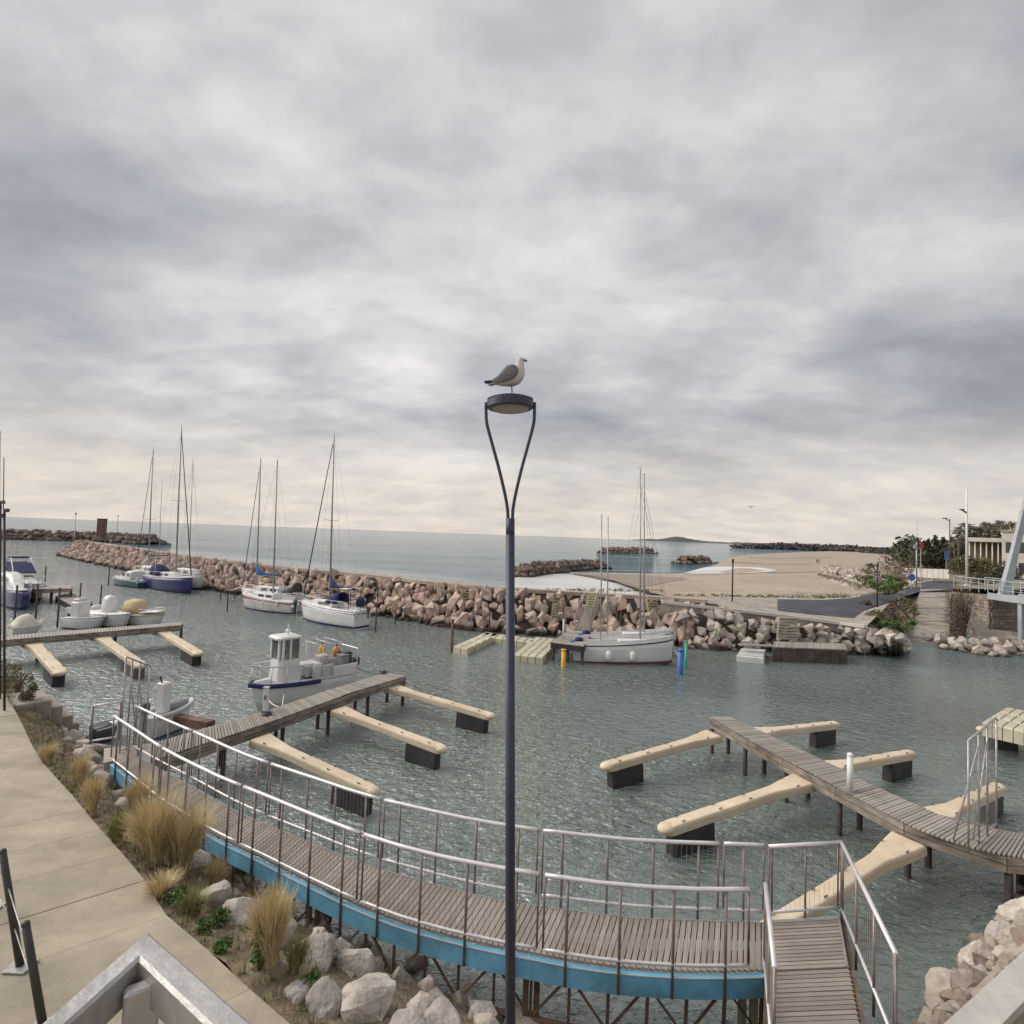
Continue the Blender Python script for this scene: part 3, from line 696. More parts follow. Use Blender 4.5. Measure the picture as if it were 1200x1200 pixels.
# promenade slabs, cut square to the edge
pr = thing('promenade', 'tan concrete promenade curving along the harbour edge', 'path', (0, 0, PATHZ), kind='structure')
ES = resample(E, 1.15); rng = random.Random(4)
def left_edge(p, i):
    t = (ES[min(i + 2, len(ES) - 1)] - ES[max(i - 2, 0)]).normalized(); d = V((t.y, -t.x, 0))
    d = (d + V((-.55, -.1, 0))).normalized(); return p + d * 9
for i in range(len(ES) - 1):
    a, b = ES[i], ES[i + 1]; la, lb = left_edge(a, i), left_edge(b, i + 1); g = .004
    d = (b - a).normalized() * g; q = [a + d, la + d, lb - d, b - d]
    mb = MB(); z = rng.uniform(-.006, .006)
    # subdivide across so that the slab edge can wander a little
    mb.loft([[p + V((0, 0, -.15)) for p in q], [p + V((0, 0, z)) for p in q]], True, True, True); mb.build('slab', M['concrete'], pr, world=True)
# steps and landing at the far end of the promenade
st = thing('concrete_steps', 'small concrete steps dropping from promenade end to the water', 'steps', P(45, 835, 1.6))
for k, (x, y, z) in enumerate(((25, 818, 1.98), (40, 826, 1.6), (54, 838, 1.1), (63, 848, .6))):
    g = P(x, y, z); MB().rbox((g.x, g.y, z - .35), (1.7 - .25 * k, 1.3, .7), .03, rz=-.7).build('step', M['quay'], st, world=True)

# foreground boulders on the bank, each a stone of its own
rng = random.Random(77); nb = 0
BOUL = [(252, 1030, 44, 62, 'tall pale pointed boulder below the first grass clump'), (285, 1062, 62, 44, 'flat beige boulder between the two grass clumps'), (315, 1085, 56, 50, 'pale boulder behind the nearest grass clump'),
        (368, 1112, 66, 50, 'grey faceted boulder right of the nearest grass clump'), (412, 1122, 60, 60, 'large beige boulder beside the rusty truss'), (385, 1160, 56, 62, 'rounded pale boulder below the faceted grey one'),
        (435, 1165, 80, 66, 'broad tan boulder low on the bank'), (345, 1150, 40, 30, 'small grey boulder at the promenade edge'), (492, 1172, 52, 42, 'pale boulder at the waterline left of the lamp post'),
        (522, 1190, 60, 40, 'beige boulder at the bottom edge left of the lamp post'), (562, 1196, 44, 32, 'small boulder just left of the lamp post foot'), (118, 868, 34, 52, 'dark square boulder beside the gangway start'),
        (98, 884, 30, 34, 'grey boulder left of the gangway start'), (122, 902, 34, 34, 'grey boulder below the gangway start'), (84, 856, 26, 26, 'boulder below the concrete steps'), (150, 940, 40, 30, 'brown boulder under the blue beam beside tall grass'),
        (470, 1195, 60, 40, 'beige boulder at bottom edge of the bank'), (230, 1000, 40, 30, 'half buried stone behind the tall grass'), (610, 1204, 60, 30, 'boulder half under the lamp post')]
for x, y, pw, ph, lab in BOUL:
    g = on_bank(x, y + ph * .35); s = pw * .00163 * g.y * .44
    o = link('boulder', BIG[nb % len(BIG)], None); nb += 1
    o.location = g + V((0, 0, s * .18)); o.scale = (s * 1.05, s * .95, s * ph / pw * .95); o.rotation_euler = (rng.uniform(-.2, .2), rng.uniform(-.2, .2), rng.uniform(0, 6.3))
    tag(o, lab, 'boulder', 'boulders on the near bank')
bs = thing('bank_rubble', 'loose rubble stones along the foot of the near bank', 'rubble', W2[10]); specs = []
for i in range(6, len(W2) - 6):
    for k in range(3):
        u = rng.uniform(.45, 1.06); p = E2[i].lerp(W2[i], u); p.z = bank_z(p, min(1, u)); s = rng.uniform(.10, .30); specs.append((p, (s, s, s * .8)))
stones_on(bs, specs, M['rock_near'])

# right-hand corner: capped wall and boulders
rw = thing('corner_wall', 'low concrete wall with pale cap at lower right corner', 'wall', P(1140, 1200, 2.2))
a, b = P(1140, 1200, 2.2), P(1200, 1142, 2.2); dr = (b - a).normalized(); a0, b0 = a - dr * 3, b + dr * 4; nr = V((dr.y, -dr.x, 0))
MB().beam(a0 + V((0, 0, -.06)), b0 + V((0, 0, -.06)), .34, .12).build('cap', M['cap'], rw, world=True)
MB().beam(a0 + V((0, 0, -1.4)) + nr * .02, b0 + V((0, 0, -1.4)) + nr * .02, .24, 2.56).build('wall', M['concrete'], rw, world=True)
mb = MB(); mb.add([a0 + nr * .12 + V((0, 0, -1.2)), a0 + nr * 5 + V((0, 0, -1.2)), b0 + nr * 5 + V((0, 0, -1.2)), b0 + nr * .12 + V((0, 0, -1.2))], [(0, 1, 2, 3)]); tag(mb.build('pavement', M['concrete']), 'lower pavement behind the corner wall', 'pavement', kind='structure')
rb = resample([a0 - nr * .15 + V((0, 0, -.3)), b0 - nr * .15 + V((0, 0, -.3))], n=20); rwl = resample([P(1060, 1240), P(1085, 1190), P(1115, 1145), P(1150, 1100), P(1182, 1062), P(1215, 1030), P(1290, 985)], n=20)
mb = MB(); rings = []
for p, q in zip(rb, rwl):
    ring = []
    for k in range(9):
        u = k / 7; r = p.lerp(q, u); r.z += noise.noise(r * 1.3) * .15 * min(1, u * 4); ring.append(r)
    rings.append(ring)
mb.loft(rings, False); tag(mb.build('bank', M['rock_brown'], smooth=True), 'stony bank at the lower right corner', 'bank', kind='structure')
for k, (x, y, z, pw, ph, lab) in enumerate(((1196, 1085, .5, 44, 66, 'tall brown boulder at the right edge of the picture'), (1178, 1112, .5, 40, 56, 'dark faceted boulder at the lower right waterline'), (1152, 1136, .45, 46, 54, 'grey upright boulder at the lower right waterline'), (1180, 1128, .9, 30, 34, 'small grey boulder against the corner wall'),
        (1128, 1178, .5, 90, 40, 'long flat brown boulder along the corner wall'), (1098, 1190, .1, 24, 20, 'small pale stone in the shallows at lower right'), (1160, 1152, 1.0, 40, 30, 'rust stained stone beside the wall cap'))):
    g = P(x, y, z); s = pw * .00163 * g.y * .5; o = link('boulder', BIG[(k * 2 + 1) % 9]); o.location = g; o.scale = (s, s, s * ph / pw); o.rotation_euler = (.1 * k, .15, k * 1.1)
    tag(o, lab, 'boulder', 'boulders at the lower right corner')

rs = thing('bank_rubble', 'loose rubble stones beside the corner wall at lower right', 'rubble', rwl[6]); specs = []
for i in range(2, 20):
    for k in range(5):
        u = rng.uniform(.05, 1.0); p = rb[i].lerp(rwl[i], u); s = rng.uniform(.10, .26); specs.append((p + V((0, 0, .02)), (s, s, s * .8)))
stones_on(rs, specs, M['rock_brown'])

# ================================================================== curved gangway
GZ = 1.4
gn = [(132, 893), (157, 913), (190, 940), (223, 961), (262, 984), (300, 1002), (337, 1021), (380, 1042), (423, 1062), (472, 1081), (523, 1096), (580, 1109), (617, 1116), (682, 1128), (747, 1135.5), (815, 1139), (883, 1138), (899, 1137)]
gf = [(152, 880), (187, 900), (225, 920), (275, 948), (325, 970), (387, 995), (423, 1010), (467, 1023), (533, 1041), (605, 1056), (700, 1069), (762, 1075), (883, 1079), (899, 1080)]
near = smooth_path([P(*p, GZ) for p in gn], .1); far = smooth_path([P(*p, GZ) for p in gf], .1)
NP = 168
nearP = resample(near, n=NP); farP = resample(far, n=NP)
gw = thing('gangway', 'curved timber gangway with steel railings and blue edge beam', 'gangway', nearP[NP // 2])
def plank(parent, a0, a1, b0, b1, m, th=.035, gap=.010, name='plank'):
    """board across the walkway between near edge a0-a1 and far edge b0-b1, tapered like the bay"""
    da = (a1 - a0).normalized() * gap / 2; db = (b1 - b0).normalized() * gap / 2
    q = [a0 + da, a1 - da, b1 - db, b0 + db]; mb = MB()
    mb.loft([[p - V((0, 0, th)) for p in q], [p + V((0, 0, 0)) for p in q]], True, True, True)
    return mb
rngp = random.Random(13)
for i in range(NP):
    c = (nearP[i] + nearP[i + 1] + farP[i] + farP[i + 1]) / 4; across = (farP[i] + farP[i + 1] - nearP[i] - nearP[i + 1]) / 2
    wdt = min((nearP[i + 1] - nearP[i]).length, (farP[i + 1] - farP[i]).length)
    ad = across.normalized(); al = (nearP[i + 1] - nearP[i] + farP[i + 1] - farP[i]); al.z = 0
    wperp = abs((al / 2).dot(V((-ad.y, ad.x, 0)))) if False else (al / 2).cross(ad).length
    unit_box('plank', M['plank_pink'], gw, c + V((0, 0, -.018 + rngp.uniform(-.003, .003))), (across.length - .06, wperp - .016, .036), math.atan2(across.y, across.x))
def sweep_box(pts, wd, z0, z1):
    L = offset_path(pts, wd / 2); R = offset_path(pts, -wd / 2); mb = MB()
    mb.loft([[V((r.x, r.y, r.z + z0)), V((l.x, l.y, l.z + z0)), V((l.x, l.y, l.z + z1)), V((r.x, r.y, r.z + z1))] for r, l in zip(R, L)], True, True, True); return mb
ne = resample(near, .25); fe = resample(far, .25)
sweep_box(offset_path(ne, -.02), .06, -.37, -.045).build('edge_beam', M['blue'], gw, world=True, label='blue painted steel edge beam on the bank side')
sweep_box(offset_path(fe, .02), .06, -.34, -.05).build('edge_beam', M['blue'], gw, world=True, label='blue painted steel edge beam on the water side')
sweep_box(offset_path(ne, -.055), .012, -.065, -.048).build('beam_lip', M['steel'], gw, world=True)
sweep_box(offset_path(fe, -.035), .025, -.04, .006).build('deck_edge_strip', M['galv'], gw, world=True)
sweep_box(offset_path(resample(near, .5), .42), .09, -.2, -.05).build('joist', M['rust'], gw, world=True)
# rails
RH = 1.27
def railing(parent, path, side, sec, per_post, rod=True, rh=RH, br=.14, rr=.034, drop=.36, mpost='post_steel'):
    """rail panels along a path of base points; side offsets posts outward; sec posts to a panel"""
    L = sum((b - a).length for a, b in zip(path, path[1:])); n = max(1, round(L / per_post))
    base = offset_path(path, side); pb = resample(base, n=n); rods = MB()
    for k in range(0, n, sec):
        e = min(n, k + sec); a = pb[k:e + 1]
        seg = resample(a, step=.3)
        d0 = (seg[1] - seg[0]).normalized() * .05; d1 = (seg[-1] - seg[-2]).normalized() * .05
        seg[0] = seg[0] + d0; seg[-1] = seg[-1] - d1
        MB().tube([p + V((0, 0, rh)) for p in seg], rr, 8).build('handrail', M['steel'], parent, True, True)
        MB().tube([p + V((0, 0, br)) for p in seg], rr * .75, 7).build('bottom_rail', M['steel'], parent, True, True)
        for end, s in ((seg[0], 1), (seg[-1], -1)):
            MB().tube([end + V((0, 0, br)), end + V((0, 0, rh))], .018, 6).build('end_post', M[mpost], parent, True, True)
        for p in a[(1 if k else 0):]:
            pass
        for j in range(k, e):
            p = pb[j].lerp(pb[j + 1], .5); q = p - V((0, 0, drop)) 
            MB().tube([q, p + V((0, 0, rh - .01))], .024, 6).build('rail_post', M[mpost], parent, True, True)
        if rod:
            for p in resample(seg, .095): rods.tube([p + V((0, 0, br)), p + V((0, 0, rh))], .0028, 3, cap=False)
    if rod: rods.build('infill_rods', M['galv'], parent, world=True, kind='stuff')
railing(gw, near[:-3], -.06, 4, .82); railing(gw, far, .06, 4, .82)
# rusty truss and columns below the bank-side edge
tr = offset_path(resample(near, .62), .12)
for i in range(8, len(tr)):
    p = tr[i]; lo_ = p + V((0, .05, -1.12)); MB().beam(p + V((0, 0, -.33)), lo_, .045, .045).build('truss_strut', M['rust'], gw, world=True)
    if i + 1 < len(tr):
        q = tr[i + 1]; up = i % 2 == 0
        MB().beam((p if up else q) + V((0, 0, -.33)), (q if up else p) + V((0, .05, -1.12)), .032, .032).build('truss_diagonal', M['rust'], gw, world=True)
mb = MB(); mb.tube([p + V((0, .05, -1.14)) for p in tr[8:]], .05, 5); mb.build('truss_chord', M['rust'], gw, world=True)
for x, y in ((365, 1035), (625, 1117), (884, 1138), (240, 970)):
    g = P(x, y, GZ) + V((0, .2, 0))
    mb = MB()
    for dx in (-.09, .09): mb.box((g.x + dx, g.y, GZ - .95), (.09, .12, 1.9 - .7))
    mb.box((g.x, g.y, GZ - .40), (.36, .16, .1)); mb.tube([(g.x, g.y, -1.2), (g.x, g.y, .25)], .11, 10); mb.build('support_column', M['rust'] if x < 800 else M['stair_wood'], gw, world=True)
# landing and the walk that runs on towards the bank
c0, c1 = P(893, 1138, GZ), P(893, 1079, GZ); r1 = P(985, 1073.5, GZ); l2, r2 = P(900, 1215, GZ), P(1012, 1215, GZ)
ld_ = thing('landing', 'grey timber landing with steel rails at the gangway end', 'landing', (c0 + r1) / 2)
dirv = ((r2 - r1)).normalized(); lft = P(902, 1078, GZ); ex = 2.2
n = 52; Lr = resample([r1, r2 + dirv * ex], n=n + 1); Ll = resample([lft, l2 + (l2 - lft).normalized() * ex], n=n + 1)
for i in range(n + 1):
    c = (Lr[i] + Lr[i + 1] + Ll[i] + Ll[i + 1]) / 4; ac = Lr[i] + Lr[i + 1] - Ll[i] - Ll[i + 1]; al = (Lr[i + 1] - Lr[i] + Ll[i + 1] - Ll[i]) / 2
    step = -.02 if i > 13 else 0
    unit_box('plank', M['plank_pink'], ld_, c + V((0, 0, -.018 + step + rngp.uniform(-.003, .003))), (ac.length / 2 - .05, al.cross(ac.normalized()).length - .014, .036), math.atan2(ac.y, ac.x))
MB().beam(r1 + V((.04, 0, -.2)), r2 + dirv * ex + V((.04, 0, -.2)), .06, .3).build('edge_beam', M['rust'], ld_, world=True)
MB().beam(lft + V((0, .04, -.2)), r1 + V((0, .04, -.2)), .06, .3).build('edge_beam', M['blue'], ld_, world=True)
MB().beam(lft + V((-.03, 0, -.2)), l2 + V((-.03, 0, -.2)), .06, .3).build('edge_beam', M['rust'], ld_, world=True)
MB().beam(r1 + V((-.05, -.02, .004)), Lr[14] + V((-.05, 0, .004)), .03, .03).build('deck_edge_strip', M['galv'], ld_, world=True)
def straight_rail(parent, a, b, n, rh=RH, br=.14, rod=True):
    MB().tube([a + V((0, 0, rh)), b + V((0, 0, rh))], .034, 8).build('handrail', M['steel'], parent, True, True)
    MB().tube([a + V((0, 0, br)), b + V((0, 0, br))], .026, 7).build('bottom_rail', M['steel'], parent, True, True)
    for k in range(n + 1):
        p = a.lerp(b, k / n); MB().tube([p - V((0, 0, .25)), p + V((0, 0, rh))], .021, 6).build('rail_post', M['post_steel'], parent, True, True)
        if k in (0, n):
            q = p + (b - a).normalized() * (.07 if k == 0 else -.07); MB().tube([q + V((0, 0, br)), q + V((0, 0, rh))], .016, 6).build('end_post', M['post_steel'], parent, True, True)
    if rod:
        mb = MB(); L = (b - a).length
        for k in range(int(L / .095)): p = a.lerp(b, (k + .5) * .095 / L); mb.tube([p + V((0, 0, br)), p + V((0, 0, rh))], .0028, 3, cap=False)
        mb.build('infill_rods', M['galv'], parent, world=True, kind='stuff')
fa = P(900, 1079, GZ); fb = r1 + V((.03, .03, 0)); rend = P(1050, 1118, GZ + RH); rend = V((rend.x, rend.y, GZ))
straight_rail(ld_, fa, fb, 2); straight_rail(ld_, fb + dirv * .06, rend, 3); la_, lb_ = P(897, 1036, GZ + RH), P(908, 1134, GZ + RH)
straight_rail(ld_, V((la_.x, la_.y, GZ)), V((lb_.x, lb_.y, GZ)), 2)

# ================================================================== piers with finger pontoons
def finger(root, end, label, w0=.74, wd=.185, z=1.08, z_end=.80):
    d = end - root; L = d.length; rz = math.atan2(d.y, d.x)
    t = thing('finger_pontoon', label, 'pontoon', (root.x, root.y, 0), rz, 'tan finger pontoons')
    t.rotation_euler = (0, math.atan2(z - z_end, L), rz)
    out_ = [(0, -w0 / 2), (L * .10, -w0 * .42), (L * .24, -wd * 1.05), (L * .3, -wd)]
    out_ += [(L - wd, -wd)] + [(L - wd + wd * 1.05 * math.sin(a), -wd * math.cos(a)) for a in (PI / 6, PI / 3, PI / 2)]
    out_ = out_ + [(x, -y) for x, y in reversed(out_[:-1])]
    def ins(k): return [(x + (k if x < L / 2 else -k), y + (k if y < 0 else -k)) if abs(y) > 1e-6 else (x - k, y) for x, y in out_]
    mb = MB(); mb.loft([[V((*p, q)) for p in ins(k)] for q, k in ((z - .26, .03), (z - .23, 0), (z - .06, 0), (z - .015, .02), (z, .05))], True, True, True)
    mb.build('beam', M['tan'], t)
    mb = MB(); mb.loft([[V((*p, z - q)) for p in [(x, y * 1.03) for x, y in out_]] for q in (.17, .14)], True, False, False); mb.build('rubbing_strake', M['cream'], t)
    # nose cap
    mb = MB(); mb.ell((L - wd * .4, 0, z - .10), (wd * 1.35, wd * 1.12, .13), 12, 7); mb.build('nose_fender', M['tan'], t, True)
    mb = MB(); fl = L * .26
    mb.rbox((L - fl / 2 - L * .035, 0, (z - .26) / 2 - .35), (fl, wd * 1.75, z - .26 + .7), .02)
    f = mb.build('float', M['float'], t)
    for k in range(5):
        for s in (-1, 1): pass
    for u in (.12, .45, .66, .9):
        for s in (-1, 1):
            yy = s * (w0 * .36 if u < .2 else wd * .7); mb = MB()
            mb.box((L * u, yy, z + .035), (.12, .016, .014)); mb.box((L * u - .03, yy, z + .012), (.014, .014, .036)); mb.box((L * u + .03, yy, z + .012), (.014, .014, .036)); mb.build('cleat', M['grey_dark'], t)
    MB().box((-.04, 0, z - .1), (.1, w0 * .8, .16)).build('hinge', M['rust'], t)
    return t
def pier(name, label, left, right, z, step, pile_every, group=None, individual=True, pile_h=1.5, side='plank'):
    t = thing(name, label, 'pier', (left[0] + right[0]) / 2, 0, group)
    L = sum((b - a).length for a, b in zip(left, left[1:])); n = round(L / step)
    Lp = resample(left, n=n); Rp = resample(right, n=n); joined = MB(); rg = random.Random(3)
    for i in range(n):
        c = (Lp[i] + Lp[i + 1] + Rp[i] + Rp[i + 1]) / 4; ac = (Lp[i] + Lp[i + 1] - Rp[i] - Rp[i + 1]) / 2; al = (Lp[i + 1] - Lp[i] + Rp[i + 1] - Rp[i]) / 2
        s = (ac.length - .04, al.cross(ac.normalized()).length - .017, .04); q = c + V((0, 0, -.02 + rg.uniform(-.006, .006))); a = math.atan2(ac.y, ac.x)
        if individual: unit_box('plank', M['plank'], t, q, s, a)
        else: joined.box(q, s, a)
    if not individual: joined.build('planks', M['plank'], t, world=True, kind='stuff')
    for pth in (Lp, Rp):
        q = resample(pth, n=max(1, round(L / 1.9)))
        for a, b in zip(q, q[1:]):
            d = b - a
            for zz, h in ((-.13, .15), (-.30, .15)):
                unit_box('fascia_board', M['fascia'], t, (a + b) / 2 + V((0, 0, zz)), (d.length - .012, .05, h), math.atan2(d.y, d.x))
    for s in (0.3, .7):
        q = [a.lerp(b, s) for a, b in zip(Lp, Rp)]; mb = MB()
        for a, b in zip(q[::6], q[6::6] + [q[-1]]):
            if (b - a).length > .01: mb.beam(a + V((0, 0, -.15)), b + V((0, 0, -.15)), .08, .18)
        mb.build('joist', M['pile'], t, world=True)
    m = max(2, round(L / pile_every)); A = resample(Lp, n=m); B = resample(Rp, n=m)
    for k in range(m + 1):
        if k == 0 or k == m: a, b = A[k].lerp(B[k], .15), A[k].lerp(B[k], .85)
        a, b = A[k].lerp(B[k], .12), A[k].lerp(B[k], .88)
        for p in (a, b): MB().tube([p + V((0, 0, -z - pile_h)), p + V((0, 0, -.1))], .075, 8).build('pile', M['pile'], t, True, True)
        MB().beam(a + V((0, 0, -.44)), b + V((0, 0, -.44)), .1, .12).build('cross_beam', M['pile'], t, world=True)
    return t
PZ = 1.35
# middle pier
ml = [P(*p, PZ) for p in ((452, 788), (413, 800), (387, 807.5), (320, 830), (260, 847), (225, 857), (185, 869))]
mr = [P(*p, PZ) for p in ((476, 792), (407, 813), (397, 817), (325, 843), (275, 860), (200, 884), (176, 893))]
pier('wooden_pier', 'weathered wooden pier beside the white workboat', resample(ml, .3), resample(mr, n=len(resample(ml, .3)) - 1), PZ, .095, 2.2)
FZ = 1.08; FE = .80
for (ra, rb_), en, lab in ((((455, 802)), (575, 836), 'outermost tan finger pontoon of the workboat pier'), ((395, 829), (518, 874), 'middle tan finger pontoon of the workboat pier'), ((303, 862), (438, 923), 'tan finger pontoon nearest the gangway on the workboat pier')):
    finger(P(ra, rb_, FZ), P(*en, FE), lab)
# right pier
rl = [P(*p, PZ) for p in ((832, 840), (902, 880), (953, 907), (1043, 955), (1081, 973), (1140, 993), (1200, 1005), (1290, 1012))]
rrr = [P(*p, PZ) for p in ((857, 840), (966, 891), (1014, 915), (1064, 938), (1115, 959), (1160, 970), (1200, 976), (1290, 982))]
rl2 = smooth_path(rl, .25); rr2 = resample(smooth_path(rrr, .25), n=len(rl2) - 1)
pier('wooden_pier', 'weathered wooden pier curving in from the right edge', rl2, rr2, PZ, .09, 1.9)
for ro, en, lab in (((838, 858), (711, 894), 'left outermost tan finger pontoon of the right pier'), ((944, 911), (780, 966), 'tan finger pontoon left of the right pier, second from its tip'), ((1066, 981), (893, 1090), 'largest tan finger pontoon, running behind the landing rail'),
                    ((884, 856), (978, 846), 'right outermost tan finger pontoon of the right pier'), ((966, 897), (1066, 880), 'tan finger pontoon behind the white service post'), ((1095, 954), (1170, 919), 'tan finger pontoon behind the right mesh gate')):
    finger(P(*ro, FZ), P(*en, FE), lab)
finger(P(1290, 858, FZ), P(1152, 852, FE), 'tan finger pontoon at the right edge, farthest right')
# left pier
ll = [P(*p, PZ) for p in ((-60, 752), (5, 745), (112, 736.5), (213, 729))]; lr = [P(*p, PZ) for p in ((-60, 757), (5, 750), (112, 741), (213, 732.5))]
pier('wooden_pier', 'weathered wooden pier on the left with covered motorboats behind it', resample(ll, .4), resample(lr, n=len(resample(ll, .4)) - 1), PZ, .15, 3.2, individual=False)
for ro, en, lab in (((36, 749), (71, 786), 'leftmost tan finger pontoon of the left pier'), ((114, 742), (166, 778), 'middle tan finger pontoon of the left pier'), ((186, 736), (233, 764), 'right tan finger pontoon of the left pier')):
    finger(P(*ro, FZ), P(*en, FE), lab, 1.1, .27)
# small outer jetty and pontoon
pl = [P(*p, PZ) for p in ((38, 686), (60, 686), (83, 685.5))]; pr_ = [P(*p, PZ) for p in ((40, 690), (60, 690), (84, 689.5))]
pier('wooden_jetty', 'small dark jetty behind the left motorboats', resample(pl, .4), resample(pr_, n=len(resample(pl, .4)) - 1), PZ, .2, 2.4, individual=False)
t = thing('floating_pontoon', 'low grey floating pontoon left of the white covered boat', 'pontoon', P(88, 707))
q = [P(65, 700, .45), P(90, 713, .45), P(108, 706, .45), P(82, 694.5, .45)]
mb = MB(); mb.loft([[p + V((0, 0, -.75)) for p in q], [p for p in q]], True, True, True); mb.build('float', M['float'], t, world=True)
rings = [q[0].lerp(q[3], 0), q[1]]
for k in range(10):
    a, b = k / 10, (k + 1) / 10 - .01; w_ = [q[0].lerp(q[1], a), q[0].lerp(q[1], b), q[3].lerp(q[2], b), q[3].lerp(q[2], a)]
    mb = MB(); mb.loft([[p + V((0, 0, .004)) for p in w_], [p + V((0, 0, .07)) for p in w_]], True, True, True); mb.build('plank', M['plank'], t, world=True)

# mooring piles
rng = random.Random(17)
def mpile(x, yb, yt, lab, m='pile', r=.06, group='mooring piles in the harbour', cat='mooring pile'):
    g = P(x, yb); h = HZ(g, yt); o = MB().tube([(0, 0, -1.2), (0, 0, h)], r, 8).build('mooring_pile', M[m], None, True); o.location = g
    # a cap ring keeps it from being a bare cylinder
    tag(o, lab, cat, group); MB().tube([(0, 0, h - .02), (0, 0, h + .05)], r * 1.25, 8).build('cap', M[m], o, True); return o
for x, yb, yt, lab in ((127, 685, 665, 'dark mooring pile left of the dark green motorboat'), (266, 717, 697, 'dark mooring pile in the water left of the red striped yacht'), (258, 702, 693, 'short pile at the boulder foot, left one by the red striped yacht'), (275, 703, 695, 'short pile at the boulder foot, right one by the red striped yacht'), (440, 740, 712, 'tall dark pile just right of the navy canvas yacht'), (441.5, 720, 690, 'dark pile against the boulders behind the navy canvas yacht'), (463, 732, 718, 'short dark pile between the navy canvas yacht and the cube dock'), (554, 738, 712, 'dark pile at the boulder foot above the cube dock tip'), (573, 742, 716, 'dark pile at the boulder foot just left of the lamp post'),
        (17, 728, 687, 'dark mooring pile in front of the navy hulled motorboat'), (41.5, 727, 686, 'dark mooring pile in front of the flybridge motorboat bow'), (67, 735, 690, 'dark mooring pile left of the low floating pontoon'), (93, 710, 684, 'dark mooring pile rising through the low floating pontoon'), (117.5, 708, 687, 'dark mooring pile behind the white humped cover'), (52, 690, 664, 'thin dark pile behind the small dark jetty')):
    mpile(x, yb, yt, lab)
mpile(529, 764, 727, 'brown timber pile at the tip of the floating cube dock', 'timber', .1)
mpile(660, 782, 762, 'short yellow and black mooring post under the timber platform', 'yellow', .13)
mpile(797, 790, 762, 'blue marker post at the bow of the paired white boats', 'blue_post', .17)
mpile(803.5, 784, 752, 'green marker post right of the blue one', 'green_post', .1)
mpile(801.5, 772, 730, 'rusty brown pile behind the green marker post', 'timber', .1)
for x, yt, D_ in ((858, 655, None), (1028, 660, None)):
    g = P(x, 705 if x < 900 else 711, gz(x)); h = HZ(g, yt) - g.z; o = MB().tube([(0, 0, -.1), (0, 0, h)], .07, 8).build('lamp_stick', M['post_dark'], None, True); o.location = g
    MB().tube([(0, 0, h - .35), (0, 0, h)], .1, 8).build('lamp_head', M['post_dark'], o, True)
    tag(o, 'slim dark post on the quay apron left of the asphalt' if x < 900 else 'slim dark post at the bend of the asphalt ramp', 'post')

# gates on the piers
def gate(label, base, tops, foot, rz=None):
    """base: ground points of the uprights along one line; mesh panels between"""
    t = thing('mesh_gate', label, 'gate', base[0], 0, 'mesh gates on the piers'); n = len(base)
    for p, h in zip(base, tops): MB().tube([p, V((p.x, p.y, h))], .022, 6).build('upright', M['galv'], t, True, True)
    T = [V((p.x, p.y, h)) for p, h in zip(base, tops)]
    MB().tube([T[0], T[-1]], .024, 6).build('top_rail', M['galv'], t, True, True)
    MB().tube([base[0] + V((0, 0, .1)), base[-1] + V((0, 0, .1))], .024, 6).build('bottom_rail', M['galv'], t, True, True)
    mb = MB()
    for k in range(24):
        u = k / 23; a, b = base[0].lerp(base[-1], u), T[0].lerp(T[-1], u); mb.tube([a + V((0, 0, .1)), b], .0028, 3, cap=False)
    mb.build('mesh_infill', M['galv'], t, world=True, kind='stuff')
    for p, f in foot: MB().tube([p, f], .018, 6).build('brace', M['galv'], t, True, True)
    return t
gb = [P(140, 884, PZ), P(148, 880, PZ), P(158, 876, PZ), P(170, 872, PZ)]
gate('tall steel mesh gate at the start of the workboat pier', gb, [HZ(p, y) for p, y in zip(gb, (770, 772, 775, 781))], [(gb[1] + V((0, 0, 1.9)), P(160, 862, PZ)), (gb[2] + V((0, 0, 1.9)), P(170, 858, PZ))])
gb = [P(1135, 998, PZ), P(1147, 988, PZ), P(1157, 980, PZ), P(1168, 970, PZ)]
gate('tall steel mesh gate across the right pier', gb, [HZ(p, y) for p, y in zip(gb, (868, 858, 850, 841))], [(gb[1] + V((0, 0, 2.2)), P(1117, 985, PZ)), (gb[2] + V((0, 0, 2.2)), P(1140, 985, PZ))])
# small barrier and threshold at the gangway start
t = thing('end_barrier', 'small square steel barrier frame at the gangway start', 'barrier', P(104, 872, 1.2))
a, b = P(106, 872, 1.3), P(139, 866, 1.3)
ta, tb = V((a.x, a.y, HZ(a, 828))), V((b.x, b.y, HZ(b, 823)))
MB().tube([a, ta], .03, 6).build('upright', M['post_steel'], t, True, True); MB().tube([b, tb], .03, 6).build('upright', M['post_steel'], t, True, True)
MB().tube([ta, tb], .032, 6).build('top_rail', M['steel'], t, True, True); MB().tube([a + V((0, 0, .08)), b + V((0, 0, .08))], .03, 6).build('bottom_rail', M['steel'], t, True, True)
q = [P(122, 893, GZ), P(160, 884, GZ), P(160, 872, GZ), P(122, 876, GZ)]
mb = MB(); mb.loft([[p + V((0, 0, -.3)) for p in q], [p + V((0, 0, -.02)) for p in q]], True, True, True); tag(mb.build('concrete_threshold', M['quay']), 'tan concrete threshold slab between gangway and workboat pier', 'slab')
q = [P(176, 893, PZ), P(185, 869, PZ), P(160, 872, PZ), P(158, 888, PZ)]
mb = MB(); mb.loft([[p + V((0, 0, -.25)) for p in q], [p + V((0, 0, -.03)) for p in q]], True, True, True); tag(mb.build('metal_ramp', M['galv']), 'grey metal ramp plate at the workboat pier foot', 'ramp')

